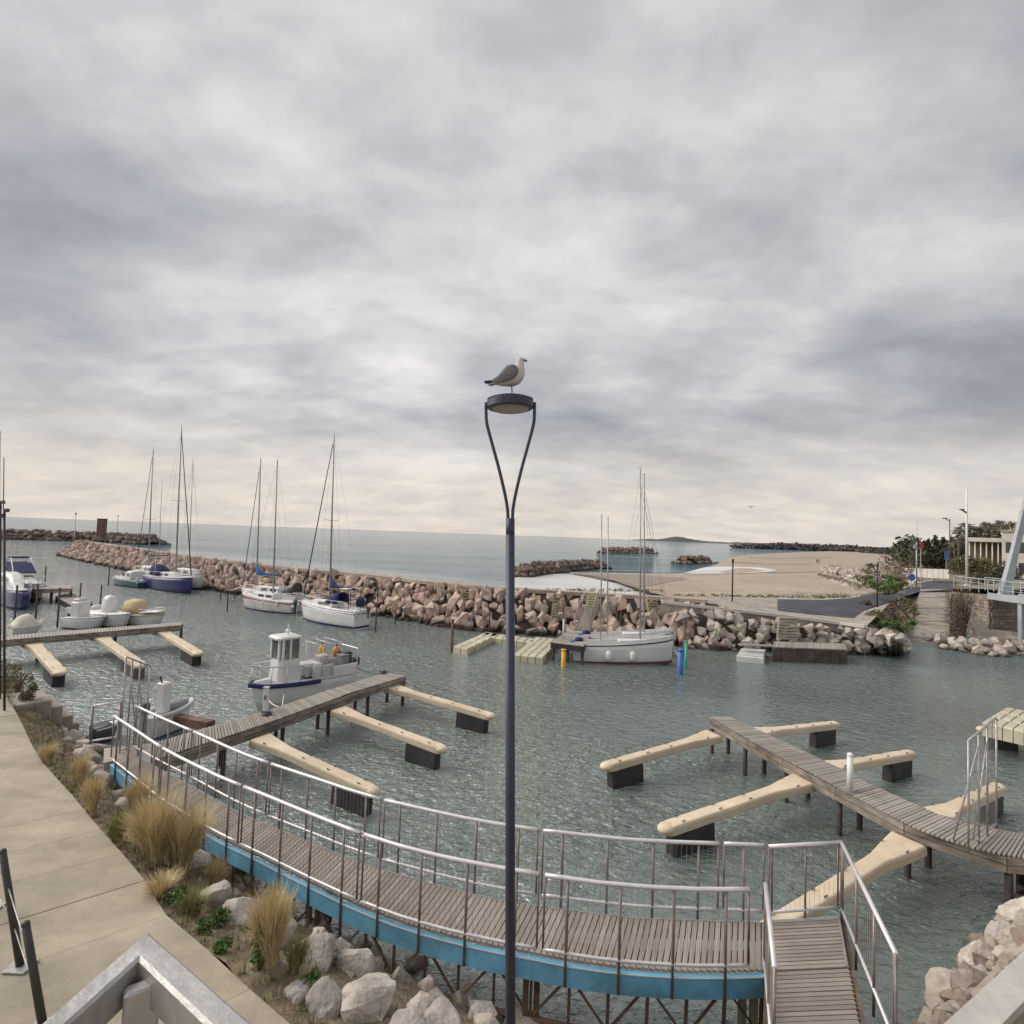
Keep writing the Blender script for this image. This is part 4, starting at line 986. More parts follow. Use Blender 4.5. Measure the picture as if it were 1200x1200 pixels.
# service posts
g = P(996, 927, PZ); t = thing('service_post', 'white service post standing on the right pier', 'service post', g)
MB().tube([(0, 0, 0), (0, 0, HZ(g, 886) - PZ)], .075, 12).build('column', M['white'], t, True); MB().ell((0, 0, HZ(g, 885) - PZ), (.085, .085, .07), 12, 6).build('dome', M['white'], t, True); MB().tube([(0, 0, 0), (0, 0, .06)], .12, 12).build('base', M['galv'], t)
g = P(311, 833, PZ); t = thing('service_post', 'white service post on the workboat pier edge', 'service post', g); h = HZ(g, 806) - PZ
MB().rbox((0, 0, h / 2), (.16, .14, h), .02).build('column', M['white'], t); MB().rbox((0, 0, h), (.2, .18, .05), .01).build('top', M['offwhite'], t); MB().rbox((0, -.08, h * .6), (.1, .03, .16), .01).build('socket_panel', M['grey_plastic'], t)

# floating cube dock beside the breakwater
def cube_dock(label, rows, z=.42, size=None):
    o0 = rows[0][0]; t = thing('cube_dock', label, 'floating dock', o0)
    for a, b, c, n, m in rows:
        for i in range(n):
            for j in range(m):
                ux, uy = (b - a) / n, (c - a) / m
                p0 = a + ux * (i + .04) + uy * (j + .04); p1 = p0 + ux * .92; p2 = p1 + uy * .92; p3 = p0 + uy * .92; cc = (p0 + p2) / 2
                mb = MB(); pts = [p0, p1, p2, p3]
                mb.loft([[p.lerp(cc, k) + V((0, 0, zz)) for p in pts] for zz, k in ((-.55, 0), (-.06, 0), (0, .14))], True, True, True); mb.build('float_cube', M['cube_dock'], t, world=True)
    return t
cz = .45
cube_dock('cream floating cube dock in a U shape below the breakwater', [(P(531, 757, cz), P(548, 760.5, cz), P(570, 740, cz), 2, 5), (P(570, 740.5, cz), P(563, 745, cz), P(628, 748, cz), 1, 7), (P(601, 767, cz), P(636, 770.5, cz), P(628, 746, cz), 4, 6)])
cube_dock('cream floating cube platform with raised ribs at the right edge', [(P(1150, 846, 1.25), P(1240, 866, 1.25), P(1180, 828, 1.25), 7, 3)])

# ================================================================== lamp post and gull
LD = 5.0
px = .00163 * LD
hc = PD(598, 474, LD)                                    # centre of the lamp head
lp = thing('street_lamp', 'tall dark lamp post with a two-armed fork and round head', 'street lamp', (hc.x + (hc.z - PATHZ) * math.sin(ROLL), LD, PATHZ)); lp.rotation_euler = (0, -ROLL, 0)
yv = lambda y: PD(598, y, LD).z - PATHZ
R_ = 27.5 * px
MB().tube([(0, 0, 0), (0, 0, yv(626))], 6.0 * px, 14, 5.2 * px).build('pole', M['lamp'], lp, True)
MB().tube([(0, 0, yv(632)), (0, 0, yv(607))], 5.2 * px, 14).build('sleeve', M['lamp'], lp, True)
MB().tube([(0, 0, 0), (0, 0, .03)], .17, 12).build('base_plate', M['lamp'], lp)
for s in (-1, 1):
    pts = smooth_path([V((s * 2.6 * px, 0, yv(610))), V((s * 2.9 * px, 0, yv(600))), V((s * 3.8 * px, 0, yv(592))), V((s * 6.6 * px, 0, yv(577))), V((s * 13 * px, 0, yv(550))), V((s * 20.4 * px, 0, yv(523))), V((s * 27.4 * px, 0, yv(497))), V((s * 28.6 * px, 0, yv(484))), V((s * 28.8 * px, 0, yv(471)))], .03)
    MB().tube(pts, 1.9 * px, 8).build('arm', M['lamp'], lp, True)
hz_ = hc.z - PATHZ
mb = MB()
prof = [(.96, -.035), (1.0, -.028), (1.0, .030), (.95, .042), (.90, .046)]
mb.loft([[V((R_ * r * math.cos(a * 2 * PI / 40), R_ * r * math.sin(a * 2 * PI / 40), hz_ + z)) for a in range(40)] for r, z in prof], True, True, True); hd = mb.build('lamp_head', M['lamp'], lp, False)
mb = MB(); mb.loft([[V((R_ * r * math.cos(a * 2 * PI / 32), R_ * r * math.sin(a * 2 * PI / 32), hz_ + z)) for a in range(32)] for r, z in ((.74, -.052), (.78, -.034))], True, True, False); mb.build('lens', M['lens'], hd)
for k in range(36):
    a = k / 36 * 2 * PI; unit_box('cooling_fin', M['lamp'], hd, V((R_ * .93 * math.cos(a), R_ * .93 * math.sin(a), hz_ + .047)), (R_ * .12, .010, .014), a, world=False)
mb = MB(); mb.loft([[V((R_ * r * math.cos(a * 2 * PI / 32), R_ * r * math.sin(a * 2 * PI / 32), hz_ + z)) for a in range(32)] for r, z in ((.84, .044), (.84, .062), (.7, .072))], True, True, True); mb.build('top_cap', M['lamp'], hd)

# the gull, facing right
gx = PD(600, 458, LD); u = px                                # one picture pixel at the gull
gu = thing('seagull', 'grey and white gull standing on the lamp head', 'bird', (gx.x, LD, hc.z + .066)); foot = .0
H0 = 459
def gp(x, y): return V(((x - 600) * u, 0, (H0 - y) * u))
sec = [((577, 442.3), 1.6, 2.0), ((583, 441), 3.6, 4.2), ((589, 439), 6.0, 7.2), ((595, 436.8), 8.0, 10.0), ((600, 434.4), 9.0, 11.8), ((604.6, 431), 8.8, 11.4), ((607, 426), 7.4, 8.8), ((607.9, 421.5), 5.6, 6.2), ((608.3, 417.8), 4.6, 4.9), ((608.6, 414.6), 4.5, 4.8), ((608.9, 412), 3.8, 3.9), ((609.1, 410.2), 1.9, 2.0)]
rings = []
cs = [gp(*c) for c, a, b in sec]
for i, (c, a, b) in enumerate(sec):
    tdir = (cs[min(i + 1, len(cs) - 1)] - cs[max(i - 1, 0)]).normalized(); nrm = V((-tdir.z, 0, tdir.x)).normalized()
    rings.append([cs[i] + V((0, 1, 0)) * (math.cos(k / 14 * 2 * PI) * a * u) + nrm * (math.sin(k / 14 * 2 * PI) * b * u) for k in range(14)])
mb = MB(); mb.loft(rings, True, True, True); body = mb.build('body', M['gull_white'], gu, True)
sm = body.modifiers.new('round', 'SUBSURF'); sm.levels = 1; sm.render_levels = 1
for s in (-1, 1):
    mb = MB(); wr = []
    for (x, y), a, b in (((605.5, 425.5), .8, 3.0), ((602.5, 427.5), 1.5, 7.2), ((597, 431), 1.8, 9.0), ((590.5, 435.5), 1.6, 7.2), ((584.5, 439), 1.2, 4.8), ((576, 441.4), .8, 2.4)):
        yo = s * (9.0 if x > 592 else 7.0 if x > 588 else 4.6 if x > 580 else 2.4) * u
        tdv = V((.8, 0, .6)); nv = V((-.5, 0, .86))
        wr.append([gp(x, y) + V((0, yo, 0)) + V((0, 1, 0)) * (math.cos(k / 10 * 2 * PI) * a * u) + nv * (math.sin(k / 10 * 2 * PI) * b * u) for k in range(10)])
    mb.loft(wr, True, True, True); wg = mb.build('wing', M['gull_grey'], gu, True)
    mb = MB()
    for j in range(5):
        a = gp(587 - j * .6, 439 - j * .4) + V((0, s * (3.2 - j * .3) * u, 0)); b = gp(567 + j * 1.9, 441.5 + j * .5) + V((0, s * (.9) * u, 0))
        mb.beam(a, b, 1.8 * u, 2.2 * u)
    mb.build('primary_feathers', M['gull_black'], wg)
mb = MB(); 
for j in range(-3, 4): mb.beam(gp(585, 442), gp(571 + abs(j), 444.5) + V((0, j * 1.5 * u, 0)), 2.2 * u, .7 * u)
mb.build('tail', M['gull_white'], gu)
mb = MB(); mb.loft([[gp(x, y) + V((0, math.cos(k / 8 * 2 * PI) * r * u, math.sin(k / 8 * 2 * PI) * r * .9 * u)) for k in range(8)] for x, y, r in ((611.6, 413.2, 1.9), (614, 413.6, 1.5), (616, 414.0, 1.2), (617.2, 415.3, .4))], True, True, True); mb.build('beak', M['beak'], gu, True)
for s in (-1, 1):
    MB().ell(gp(610.4, 412.6) + V((0, s * 3.9 * u, 0)), (.6 * u, .35 * u, .6 * u), 8, 6).build('eye', M['black'], gu, True)
    y_ = s * 2.2 * u; mb = MB(); mb.tube([gp(599.4, 443) + V((0, y_, 0)), gp(600, 451) + V((0, y_, 0)), gp(599.8, 458) + V((0, y_, 0))], .75 * u, 6)
    for a in (-.5, 0, .5): mb.tube([gp(599.8, 458.4) + V((0, y_, 0)), gp(599.8, 458.9) + V((3.6 * u * math.cos(a), y_ + 3.6 * u * math.sin(a), 0))], .45 * u, 5)
    mb.build('leg', M['beak'], gu, True)

# far gull on the wing
g = PD(880, 594, 60); fg = thing('flying_gull', 'tiny gull flying over the beach', 'bird', g, .6)
mb = MB(); mb.loft([[V((x, math.cos(k / 8 * 2 * PI) * r, math.sin(k / 8 * 2 * PI) * r)) for k in range(8)] for x, r in ((-.3, .02), (-.15, .06), (.05, .08), (.2, .05), (.28, .015))], True, True, True); mb.build('body', M['gull_white'], fg, True)
for s in (-1, 1):
    mb = MB(); mb.loft([[V((.08 - c, y * s, z)), V((.08 - c * .5, y * s, z + .012)), V((.08 + .06 - e, y * s, z)), V((.08 - c * .5, y * s, z - .008))] for y, z, c, e in ((.05, 0, .12, 0), (.3, .1, .11, -.02), (.62, .03, .03, .12))], True, True, True); mb.build('wing', M['gull_grey'], fg)

# ================================================================== foreground handrail, bollard posts
tz = 7.12
hr = thing('terrace_handrail', 'galvanised steel handrail corner close to the camera', 'handrail', P(168, 1108, tz))
A, B, C = P(46, 1214, tz), P(168, 1106, tz), P(290, 1218, tz)
A = B + (A - B) * 2.2; C = B + (C - B) * 2.2
wd = .046
def mitre_rail(A, B, C, wd, z0, z1):
    d1 = (B - A).normalized(); d2 = (C - B).normalized(); n1 = V((-d1.y, d1.x, 0)); n2 = V((-d2.y, d2.x, 0)); m = (n1 + n2).normalized(); m = m / m.dot(n1)
    mb = MB(); rings = []
    for p, n in ((A, n1), (B, m), (C, n2)):
        rings.append([p + n * (wd / 2) + V((0, 0, z0)), p - n * (wd / 2) + V((0, 0, z0)), p - n * (wd / 2) + V((0, 0, z1 - .006)), p - n * (wd / 2 - .006) + V((0, 0, z1)), p + n * (wd / 2 - .006) + V((0, 0, z1)), p + n * (wd / 2) + V((0, 0, z1 - .006))])
    mb.loft(rings, True, True, True); return mb
mitre_rail(A, B, C, wd, -.07, 0).build('top_rail', M['galv'], hr, world=True)
inner = (A + C) / 2; bis = (inner - B).normalized(); pp = B + bis * .075
MB().rbox((pp.x, pp.y, tz - .52), (.03, .06, .98), .004, rz=math.atan2(bis.y, bis.x)).build('post', M['galv'], hr, world=True)
TZ = tz - 1.06
for (a, b) in ((B, A), (B, C)):
    d = (b - a).normalized(); p = a + (b - a) * .93
    MB().rbox((p.x, p.y, tz - .55), (.04, .04, 1.0), .004).build('post', M['galv'], hr, world=True)
    for z_ in (.3, .55, .8): MB().tube([pp + V((0, 0, -z_)), p + V((0, 0, -z_))], .006, 6).build('cable', M['galv'], hr, world=True)
ter = sheet('terrace', M['concrete'], [V((B.x, B.y - .02, TZ)), V((A.x - .6, A.y - .6, TZ)), V((-3, -6, TZ)), V((3, -6, TZ)), V((1.2, .55, TZ)), V((C.x, C.y, TZ))], 'structure', 'concrete terrace the view is taken from', 'terrace')
mb = MB(); pts = [V((B.x, B.y - .02, 0)), V((A.x - .6, A.y - .6, 0)), V((-3, -6, 0)), V((3, -6, 0)), V((1.2, .55, 0)), V((C.x, C.y, 0))]
mb.loft([[V((p.x, p.y, PATHZ - .2)) for p in pts], [V((p.x, p.y, TZ - .01)) for p in pts]], True); tag(mb.build('terrace_wall', M['render_white']), 'rendered wall below the terrace', 'wall', kind='structure')

tops = []
for x0, y0, x1, y1, lab in ((3, 998, 24, 1134, 'leaning dark rail post on the promenade, farther one'), (30, 1083, 51, 1206, 'leaning dark rail post on the promenade, nearer one'), (-30, 930, -12, 1066, 'leaning dark rail post at the very left edge')):
    g = P(x1, y1, PATHZ); top = PD(x0, y0, g.y)
    t = thing('rail_post', lab, 'post', g, group='leaning rail posts on the promenade')
    MB().tube([g, top], .045, 10, .04).build('shaft', M['post_dark'], t, True, True); MB().ell(top, (.045, .045, .04), 10, 6).build('rounded_top', M['post_dark'], t, True, True)
    MB().rbox((g.x, g.y, PATHZ + .02), (.3, .24, .03), .008).build('base_plate', M['galv'], t, world=True); tops.append((g, top))
(ga, ta), (gb_, tb) = tops[0], tops[1]
t = thing('steel_cable', 'thin steel cables strung between the leaning rail posts', 'cable', ga)
for u_ in (.35, .7):
    a, b = ga.lerp(ta, u_), gb_.lerp(tb, u_); c_ = tops[2][0].lerp(tops[2][1], u_)
    MB().tube([c_, a], .008, 5).build('cable_run', M['galv'], t, True, True); MB().tube([a, a.lerp(b, .5) - V((0, 0, .03)), b], .008, 5).build('cable_run', M['galv'], t, True, True)

# ================================================================== boats
def hull_lines(L, B, fs, fb, stern=.75, rake=.35, n=16, full=.5, mid=.42):
    """stations from stern to bow: (x, half beam, sheer height)"""
    res = []
    for i in range(n + 1):
        t = i / n
        if t < mid: b = lerp(stern, 1, math.sin(t / mid * PI / 2))
        else: b = max(0.0, math.cos((t - mid) / (1 - mid) * PI / 2)) ** full
        res.append((-L / 2 + L * t, B / 2 * b + (.012 if i == n else 0), lerp(fs, fb, t * t * .8 + t * .2), t))
    return res
def hull_mesh(lines, draft, rake, z0=0.0, z1=1.0):
    """side from fraction z0 to z1 of the freeboard (z0 < 0: below water)"""
    mb = MB(); rings = []
    for x, b, s, t in lines:
        r = []
        fr = ((-1, 0.0), (-.8, .45), (-.25, .76), (0, .86), (.35, .93), (.7, .98), (1, 1.0)) if z0 < 0 else ((z0, None), ((z0 + z1) / 2, None), (z1, None))
        for f, w_ in fr:
            if w_ is None: w_ = .86 + .14 * min(1, f)
            z = f * s if f >= 0 else f * draft * (1 - t ** 3)
            xx = x - rake * (t ** 5) * (1 - (z / s if z > 0 else 0)) - (rake * .3 * t ** 6 if z < 0 else 0)
            r.append((xx, b * w_, z))
        rings.append(r)
    if z0 < 0:
        full = [[V(p) for p in r] + [V((p[0], -p[1], p[2])) for p in reversed(r[1:])] for r in rings]
        mb.loft(full, False); mb.add(full[0], [tuple(range(len(full[0])))])
    else:
        for s_ in (1, -1): mb.loft([[V((p[0], s_ * (p[1] + .012), p[2])) for p in r] for r in rings], False)
        r = rings[0]; mb.add([V((p[0] - .012, p[1], p[2])) for p in r] + [V((p[0] - .012, -p[1], p[2])) for p in reversed(r)], [tuple(range(2 * len(r)))])
    return mb
def deck_mesh(lines, drop=.03, crown=.05, t0=0, t1=1):
    mb = MB(); rings = []
    for x, b, s, t in lines:
        if t < t0 - 1e-6 or t > t1 + 1e-6: continue
        rings.append([V((x, b * .985 * k, s - drop + crown * (1 - k * k))) for k in (-1, -.5, 0, .5, 1)])
    mb.loft(rings, False); return mb
def rail_line(lines, h, t0, t1, every, inset=.06, r=.018, parent=None, name='guard_rail', m='steel', mid=False):
    for s in (-1, 1):
        pts = [V((x, s * max(0, b - inset), z)) for x, b, z, t in lines if t0 - 1e-6 <= t <= t1 + 1e-6]
        mb = MB(); mb.tube([p + V((0, 0, h)) for p in pts], r, 5)
        if mid: mb.tube([p + V((0, 0, h * .5)) for p in pts], r * .7, 4)
        for p in pts[::every]: mb.tube([p - V((0, 0, .03)), p + V((0, 0, h))], r, 5)
        mb.build(name, M[m], parent, True)
def boat_base(name, label, bow, stern, cat, B, fs, fb, hullm, group=None, stern_w=.75, rake=.3, full=.5, mid=.42, bottom='canvas_navy', deckm='white', t_deck=0.0, draft=.35):
    d = bow - stern; L = d.length; c = (bow + stern) / 2
    t = thing(name, label, cat, (c.x, c.y, 0), math.atan2(d.y, d.x), group)
    if cat == 'sailboat': t.rotation_euler = (Matrix.Rotation(-.026, 3, 'Y') @ Matrix.Rotation(math.atan2(d.y, d.x), 3, 'Z')).to_euler()
    ln = hull_lines(L, B, fs, fb, stern_w, rake, full=full, mid=mid)
    h = hull_mesh(ln, draft, rake, -1).build('hull', M[hullm], t, True)
    hull_mesh(ln, draft, rake, 0.0, .12).build('boot_stripe', M[bottom], h, True)
    mb = MB()
    for s in (-1, 1): mb.tube([V((x, s * (b + .01), z)) for x, b, z, tt in ln], .03, 5)
    mb.build('gunwale', M['offwhite'], h, True)
    deck_mesh(ln, t0=t_deck).build('deck', M[deckm], t, True)
    return t, ln, L
def coach(parent, x0, x1, w0, w1, z, h, m='white', wm='glass', nwin=2, name='cabin', slope=.25):
    """coachroof with raked ends and side lights"""
    mb = MB(); rings = []
    for x, wv, zz in ((x0, w0, .0), (x0 + .02, w0 * .96, h), (x1 - slope, w1 * .85, h * .85), (x1, w1 * .7, .02)):
        pass
    n = 8
    for i in range(n + 1):
        t = i / n; x = lerp(x0, x1, t); wv = lerp(w0, w1, t); hh = h * (1 if x < x1 - slope else max(.05, (x1 - x) / slope))
        rings.append([V((x, -wv / 2, z)), V((x, -wv / 2 * .94, z + hh * .85)), V((x, -wv / 4, z + hh)), V((x, wv / 4, z + hh)), V((x, wv / 2 * .94, z + hh * .85)), V((x, wv / 2, z))])
    mb.loft(rings, False); mb.add(rings[0], [tuple(range(6))]); mb.add(rings[-1], [tuple(reversed(range(6)))])
    c = mb.build(name, M[m], parent)
    for s in (-1, 1):
        for k in range(nwin):
            ta, tb = (k + .15) / nwin * .72, (k + .85) / nwin * .72; q = []
            for tt, f in ((ta, .3), (tb, .3), (tb, .72), (ta, .72)):
                x = lerp(x0, x1, tt); wv = lerp(w0, w1, tt); q.append(V((x, s * (wv / 2 * (1 - .06 * f / .85) + .008), z + h * f)))
            mb = MB(); mb.add(q + [p - V((0, s * .02, 0)) for p in q], [(0, 1, 2, 3), (4, 7, 6, 5), (0, 4, 5, 1), (1, 5, 6, 2), (2, 6, 7, 3), (3, 7, 4, 0)]); mb.build('window', M[wm], c)
    return c
def fender(parent, x, y, z, r=.10, h=.42, m='white'):
    mb = MB(); mb.loft([[V((x + math.cos(k / 10 * 2 * PI) * r * q, y + math.sin(k / 10 * 2 * PI) * r * q, z + hh * h)) for k in range(10)] for hh, q in ((-.5, .25), (-.42, .8), (-.3, 1), (.3, 1), (.42, .8), (.5, .25), (.58, .2))], True, True, True)
    o = mb.build('fender', M[m], parent, True); MB().tube([(x, y, z + h * .55), (x, y * .96, z + h * .55 + .3)], .012, 4).build('lanyard', M['rope'], o)
def outboard(parent, x, y, z, s=1.0, m='grey_dark', shaft=True):
    mb = MB(); mb.loft([[V((x + (px_ - .12) * s, y + py * wv * s, z + zz * s)) for px_, py in ((-.16 * wv * 6, -.5), (.1, -.5), (.16, -.25), (.16, .25), (.1, .5), (-.16 * wv * 6, .5))] for zz, wv in ((0, .16), (.12, .2), (.34, .2), (.42, .14))], True, True, True)
    o = mb.build('outboard_motor', M[m], parent)
    MB().box((x - .12 * s, y, z - .35 * s), (.14 * s, .08 * s, .75 * s)).build('leg', M['black'], o); return o
def mast_rig(t, ln, L, x, ztop, fs, r=.06, spreaders=(.55,), furl='canvas_navy', boom=None, boom_len=.4, boom_z=1.4, backstay=True, furl_top=.98, furl_r=.05, foot=.6):
    m = MB().tube([(x, 0, foot), (x, 0, ztop)], r * 1.35, 8, r).build('mast', M['alu'], t, True)
    bow = ln[-1]; B = max(b for _, b, _, _ in ln); w_ = MB(); hi = (x, 0, ztop * furl_top)
    for k in spreaders:
        z = lerp(foot, ztop, k); mb = MB(); mb.tube([(x, -B * .62, z), (x - .05, 0, z - .06), (x, B * .62, z)], .022, 5); mb.build('spreader', M['alu'], m)
    for s in (-1, 1):
        z = lerp(foot, ztop, spreaders[0] if spreaders else .6)
        w_.tube([(x, 0, ztop * .985), (x, s * B * .62, z), (x - .1, s * B * .95, fs)], .007, 4); w_.tube([(x, 0, z), (x - .3, s * B * .93, fs)], .006, 4)
    if backstay: w_.tube([(x, 0, ztop), (-L / 2 + .05, 0, fs)], .007, 4)
    w_.tube([(x, 0, ztop * furl_top), (bow[0] - .03, 0, bow[2])], .010, 4)
    w_.build('rigging', M['wire'], t)
    if furl:
        a, b = V((bow[0] - .12, 0, bow[2] + .25)), V(hi); mb = MB(); pts = [a.lerp(b, k / 10) for k in range(11)]
        mb.tube(pts, furl_r, 6, furl_r * .5); mb.build('furled_headsail', M[furl], t, True)
    MB().tube([(x, 0, ztop), (x - .12, 0, ztop + .28), (x - .3, 0, ztop + .3)], .010, 4).build('wind_vane', M['wire'], m)
    if boom:
        mb = MB(); n = 8
        rg = [[V((lerp(x - .05, x - boom_len * L, i / n), math.cos(k / 8 * 2 * PI) * .10, boom_z + .05 + math.sin(k / 8 * 2 * PI) * .10 + (.85 * (1 - i / n) ** 6 if math.sin(k / 8 * 2 * PI) > .1 else 0))) for k in range(8)] for i in range(n + 1)]
        mb.loft(rg, True, True, True); mb.build('sail_cover', M[boom], t, True)
        MB().tube([(x, 0, boom_z - .08), (x - boom_len * L - .15, 0, boom_z - .08)], .045, 6).build('boom', M['alu'], t, True)
    return m
def sprayhood(parent, x0, x1, w_, z, h, m='canvas_navy', name='sprayhood'):
    mb = MB(); rings = []
    for i in range(5):
        t = i / 4; x = lerp(x0, x1, t); hh = h * math.sin(PI * (.5 + .42 * t)) ** .6 if i < 4 else h * .2
        rings.append([V((x, w_ / 2 * math.cos(a), z + hh * max(0, math.sin(a)) ** .5)) for a in (0, .35, .8, 1.2, 1.57, 1.94, 2.34, 2.79, PI)])
    mb.loft(rings, False); o = mb.build(name, M[m], parent, True); so = o.modifiers.new('thick', 'SOLIDIFY'); so.thickness = .02; return o

# --- sailing yacht B: white, navy canvas, nearest of the breakwater yachts
G_SAIL = 'sailing yachts along the breakwater'
t, ln, L = boat_base('sailing_yacht', 'white sailing yacht with navy canvas and a wheel at its stern', P(354, 723), P(424, 737), 'sailboat', 2.3, 1.35, 1.62, 'white', G_SAIL, stern_w=.72, rake=.5, draft=.4)
coach(t, -L * .12, L * .30, 1.25, .75, 1.40, .48, nwin=1); hull_mesh(ln, .4, .5, .80, .88).build('cove_stripe', M['grey_plastic'], t)
mast_rig(t, ln, L, L * .02, HZ(P(382, 733), 506), 1.5, .065, (.5,), 'canvas_navy', 'canvas_navy', .40, 3.0, furl_r=.06, foot=1.4)
sprayhood(t, -L * .2, L * .0, 1.25, 1.75, .95); mb = MB(); mb.rbox((-L * .30, 0, 3.05), (1.0, 1.35, .06), .02); mb.build('bimini', M['cream'], t)
mb = MB()
for x_ in (-L * .38, -L * .22):
    for s in (-1, 1): mb.tube([(x_, s * .6, 1.4), (x_, s * .62, 3.02)], .025, 5)
mb.build('bimini_frame', M['canvas_navy'], t)
MB().ell((-L * .47, .0, 2.0), (.12, .5, .42), 10, 6).build('liferaft', M['canvas_navy'], t, True)
mb = MB(); w0 = [(math.cos(k / 16 * 2 * PI), math.sin(k / 16 * 2 * PI)) for k in range(17)]; mb.tube([(-L * .5 - .06, .45 + c * .27, 1.25 + s * .34) for c, s in w0], .055, 6); mb.build('lifebuoy', M['white'], t, True)
for k in (.05, .3, .42): 
    x_ = lerp(-L / 2, L / 2, k + .15); fender(t, x_, .98 if k > .2 else .9, 1.0, .08, .5)
rail_line(ln, .7, .1, .95, 3, parent=t, r=.014, mid=True)
outboard(t, -L / 2 - .1, -.45, 1.3, .8)

# --- sailing yacht A: red stripe
t, ln, L = boat_base('sailing_yacht', 'small white sailing yacht with a red hull stripe', P(284, 711), P(347, 720), 'sailboat', 1.9, 1.05, 1.55, 'offwhite', G_SAIL, stern_w=.7, rake=.55, draft=.4)
coach(t, -L * .16, L * .28, 1.1, .6, 1.15, .52, nwin=2); hull_mesh(ln, .4, .55, .72, .90).build('red_stripe', M['red'], t)
mast_rig(t, ln, L, -L * .08, HZ(P(325, 716), 540), 1.2, .06, (.35,), None, None, .35, 2.3, foot=1.2)
for k in (.2, .45): fender(t, lerp(-L / 2, L / 2, k), .88, .85, .09, .5)
outboard(t, -L / 2 - .05, .3, .9, 1.0); rail_line(ln, .55, .65, 1, 2, parent=t, r=.014, name='pulpit')
fender(t, -L / 2 - .1, .5, .7, .15, .35); fender(t, -L / 2 - .1, -.1, .75, .15, .35)
# --- yacht behind it with blue sail cover
t, ln, L = boat_base('sailing_yacht', 'sailing yacht with bright blue sail cover behind the red striped one', P(283, 704), P(352, 713), 'sailboat', 2.0, 1.2, 1.45, 'white', G_SAIL, stern_w=.72, rake=.5, draft=.4)
coach(t, -L * .2, L * .25, 1.2, .7, 1.25, .6, nwin=2)
mast_rig(t, ln, L, L * .24, HZ(P(304, 707), 536), 1.3, .06, (.02,), 'canvas_blue', 'canvas_blue', .36, 3.0, foot=1.3)
sprayhood(t, -L * .45, -L * .28, 1.2, 1.4, 1.0, 'grey_dark', 'bimini'); rail_line(ln, .6, .1, .9, 3, parent=t, r=.014)
# --- blue-hulled yacht
t, ln, L = boat_base('sailing_yacht', 'dark blue hulled sailing yacht with white deck', P(224, 696), P(177, 688), 'sailboat', 2.3, 1.55, 1.75, 'navy', G_SAIL, stern_w=.8, rake=.35, deckm='white', draft=.4)
coach(t, -L * .3, L * .2, 1.4, .8, 1.6, .55, nwin=3); deck_mesh(ln, -.02, .02).build('toe_deck', M['white'], t)
mast_rig(t, ln, L, L * .12, HZ(P(204, 692), 501), 1.6, .075, (.5,), 'black', None, .4, 3, furl_r=.07, foot=1.8)
sprayhood(t, -L * .38, -L * .12, 1.5, 1.7, 1.3); mb = MB(); mb.rbox((-L * .36, 0, 4.0), (1.3, 1.6, .08), .02); mb.build('bimini', M['canvas_navy'], t)
mb = MB()
for x_ in (-L * .5, -L * .24):
    for s in (-1, 1): mb.tube([(x_, s * .7, 1.5), (x_, s * .7, 3.98)], .03, 5)
mb.build('bimini_frame', M['steel'], t); rail_line(ln, .6, .1, .95, 3, parent=t, r=.016, name='guard_rail')
# --- white yacht right of it
t, ln, L = boat_base('sailing_yacht', 'white sailing yacht moored right behind the dark blue one', P(236, 692), P(206, 686), 'sailboat', 2.2, 1.5, 1.9, 'white', G_SAIL, stern_w=.75, rake=.4, draft=.4)
coach(t, -L * .3, L * .3, 1.3, .7, 1.6, .8, nwin=2); mast_rig(t, ln, L, 0, HZ(P(208, 686), 540), 1.6, .04, (.4,), None, None, foot=1.7); rail_line(ln, .6, .5, 1, 2, parent=t, r=.016, name='pulpit')
# --- yacht behind the teal motorboat
t, ln, L = boat_base('sailing_yacht', 'cream sailing yacht behind the dark hulled motorboat', P(158, 682), P(192, 686), 'sailboat', 2.2, 1.5, 1.7, 'offwhite', G_SAIL, stern_w=.75, rake=.4, draft=.4)
coach(t, -L * .35, L * .25, 1.4, .8, 1.5, .8, nwin=3); mast_rig(t, ln, L, L * .05, HZ(P(174, 684), 526), 1.6, .065, (.42,), 'black', None, furl_r=.045, foot=1.7)
mm_ = MB().tube([(-L * .3, 0, 1.6), (-L * .3, 0, HZ(P(160, 684), 560))], .04, 6, .03).build('mizzen_mast', M['alu'], t, True); rail_line(ln, .7, .1, .9, 2, parent=t, r=.016)
sprayhood(t, -L * .42, -L * .25, 1.3, 1.8, .8, 'cream')
# --- teal motorboat
t, ln, L = boat_base('motorboat', 'white motorboat with dark green lower hull, bow to the left', P(134, 684), P(170, 689), 'motorboat', 2.2, .9, 1.0, 'teal', 'motorboats in the harbour', stern_w=.85, rake=.7, draft=.4)
hull_mesh(ln, .4, .7, .72, 1.0).build('white_topsides', M['white'], t, True); coach(t, -L * .25, L * .34, 1.7, .5, .95, .95, nwin=2, slope=L * .38); fender(t, -L * .5, .9, .9, .14, .8)

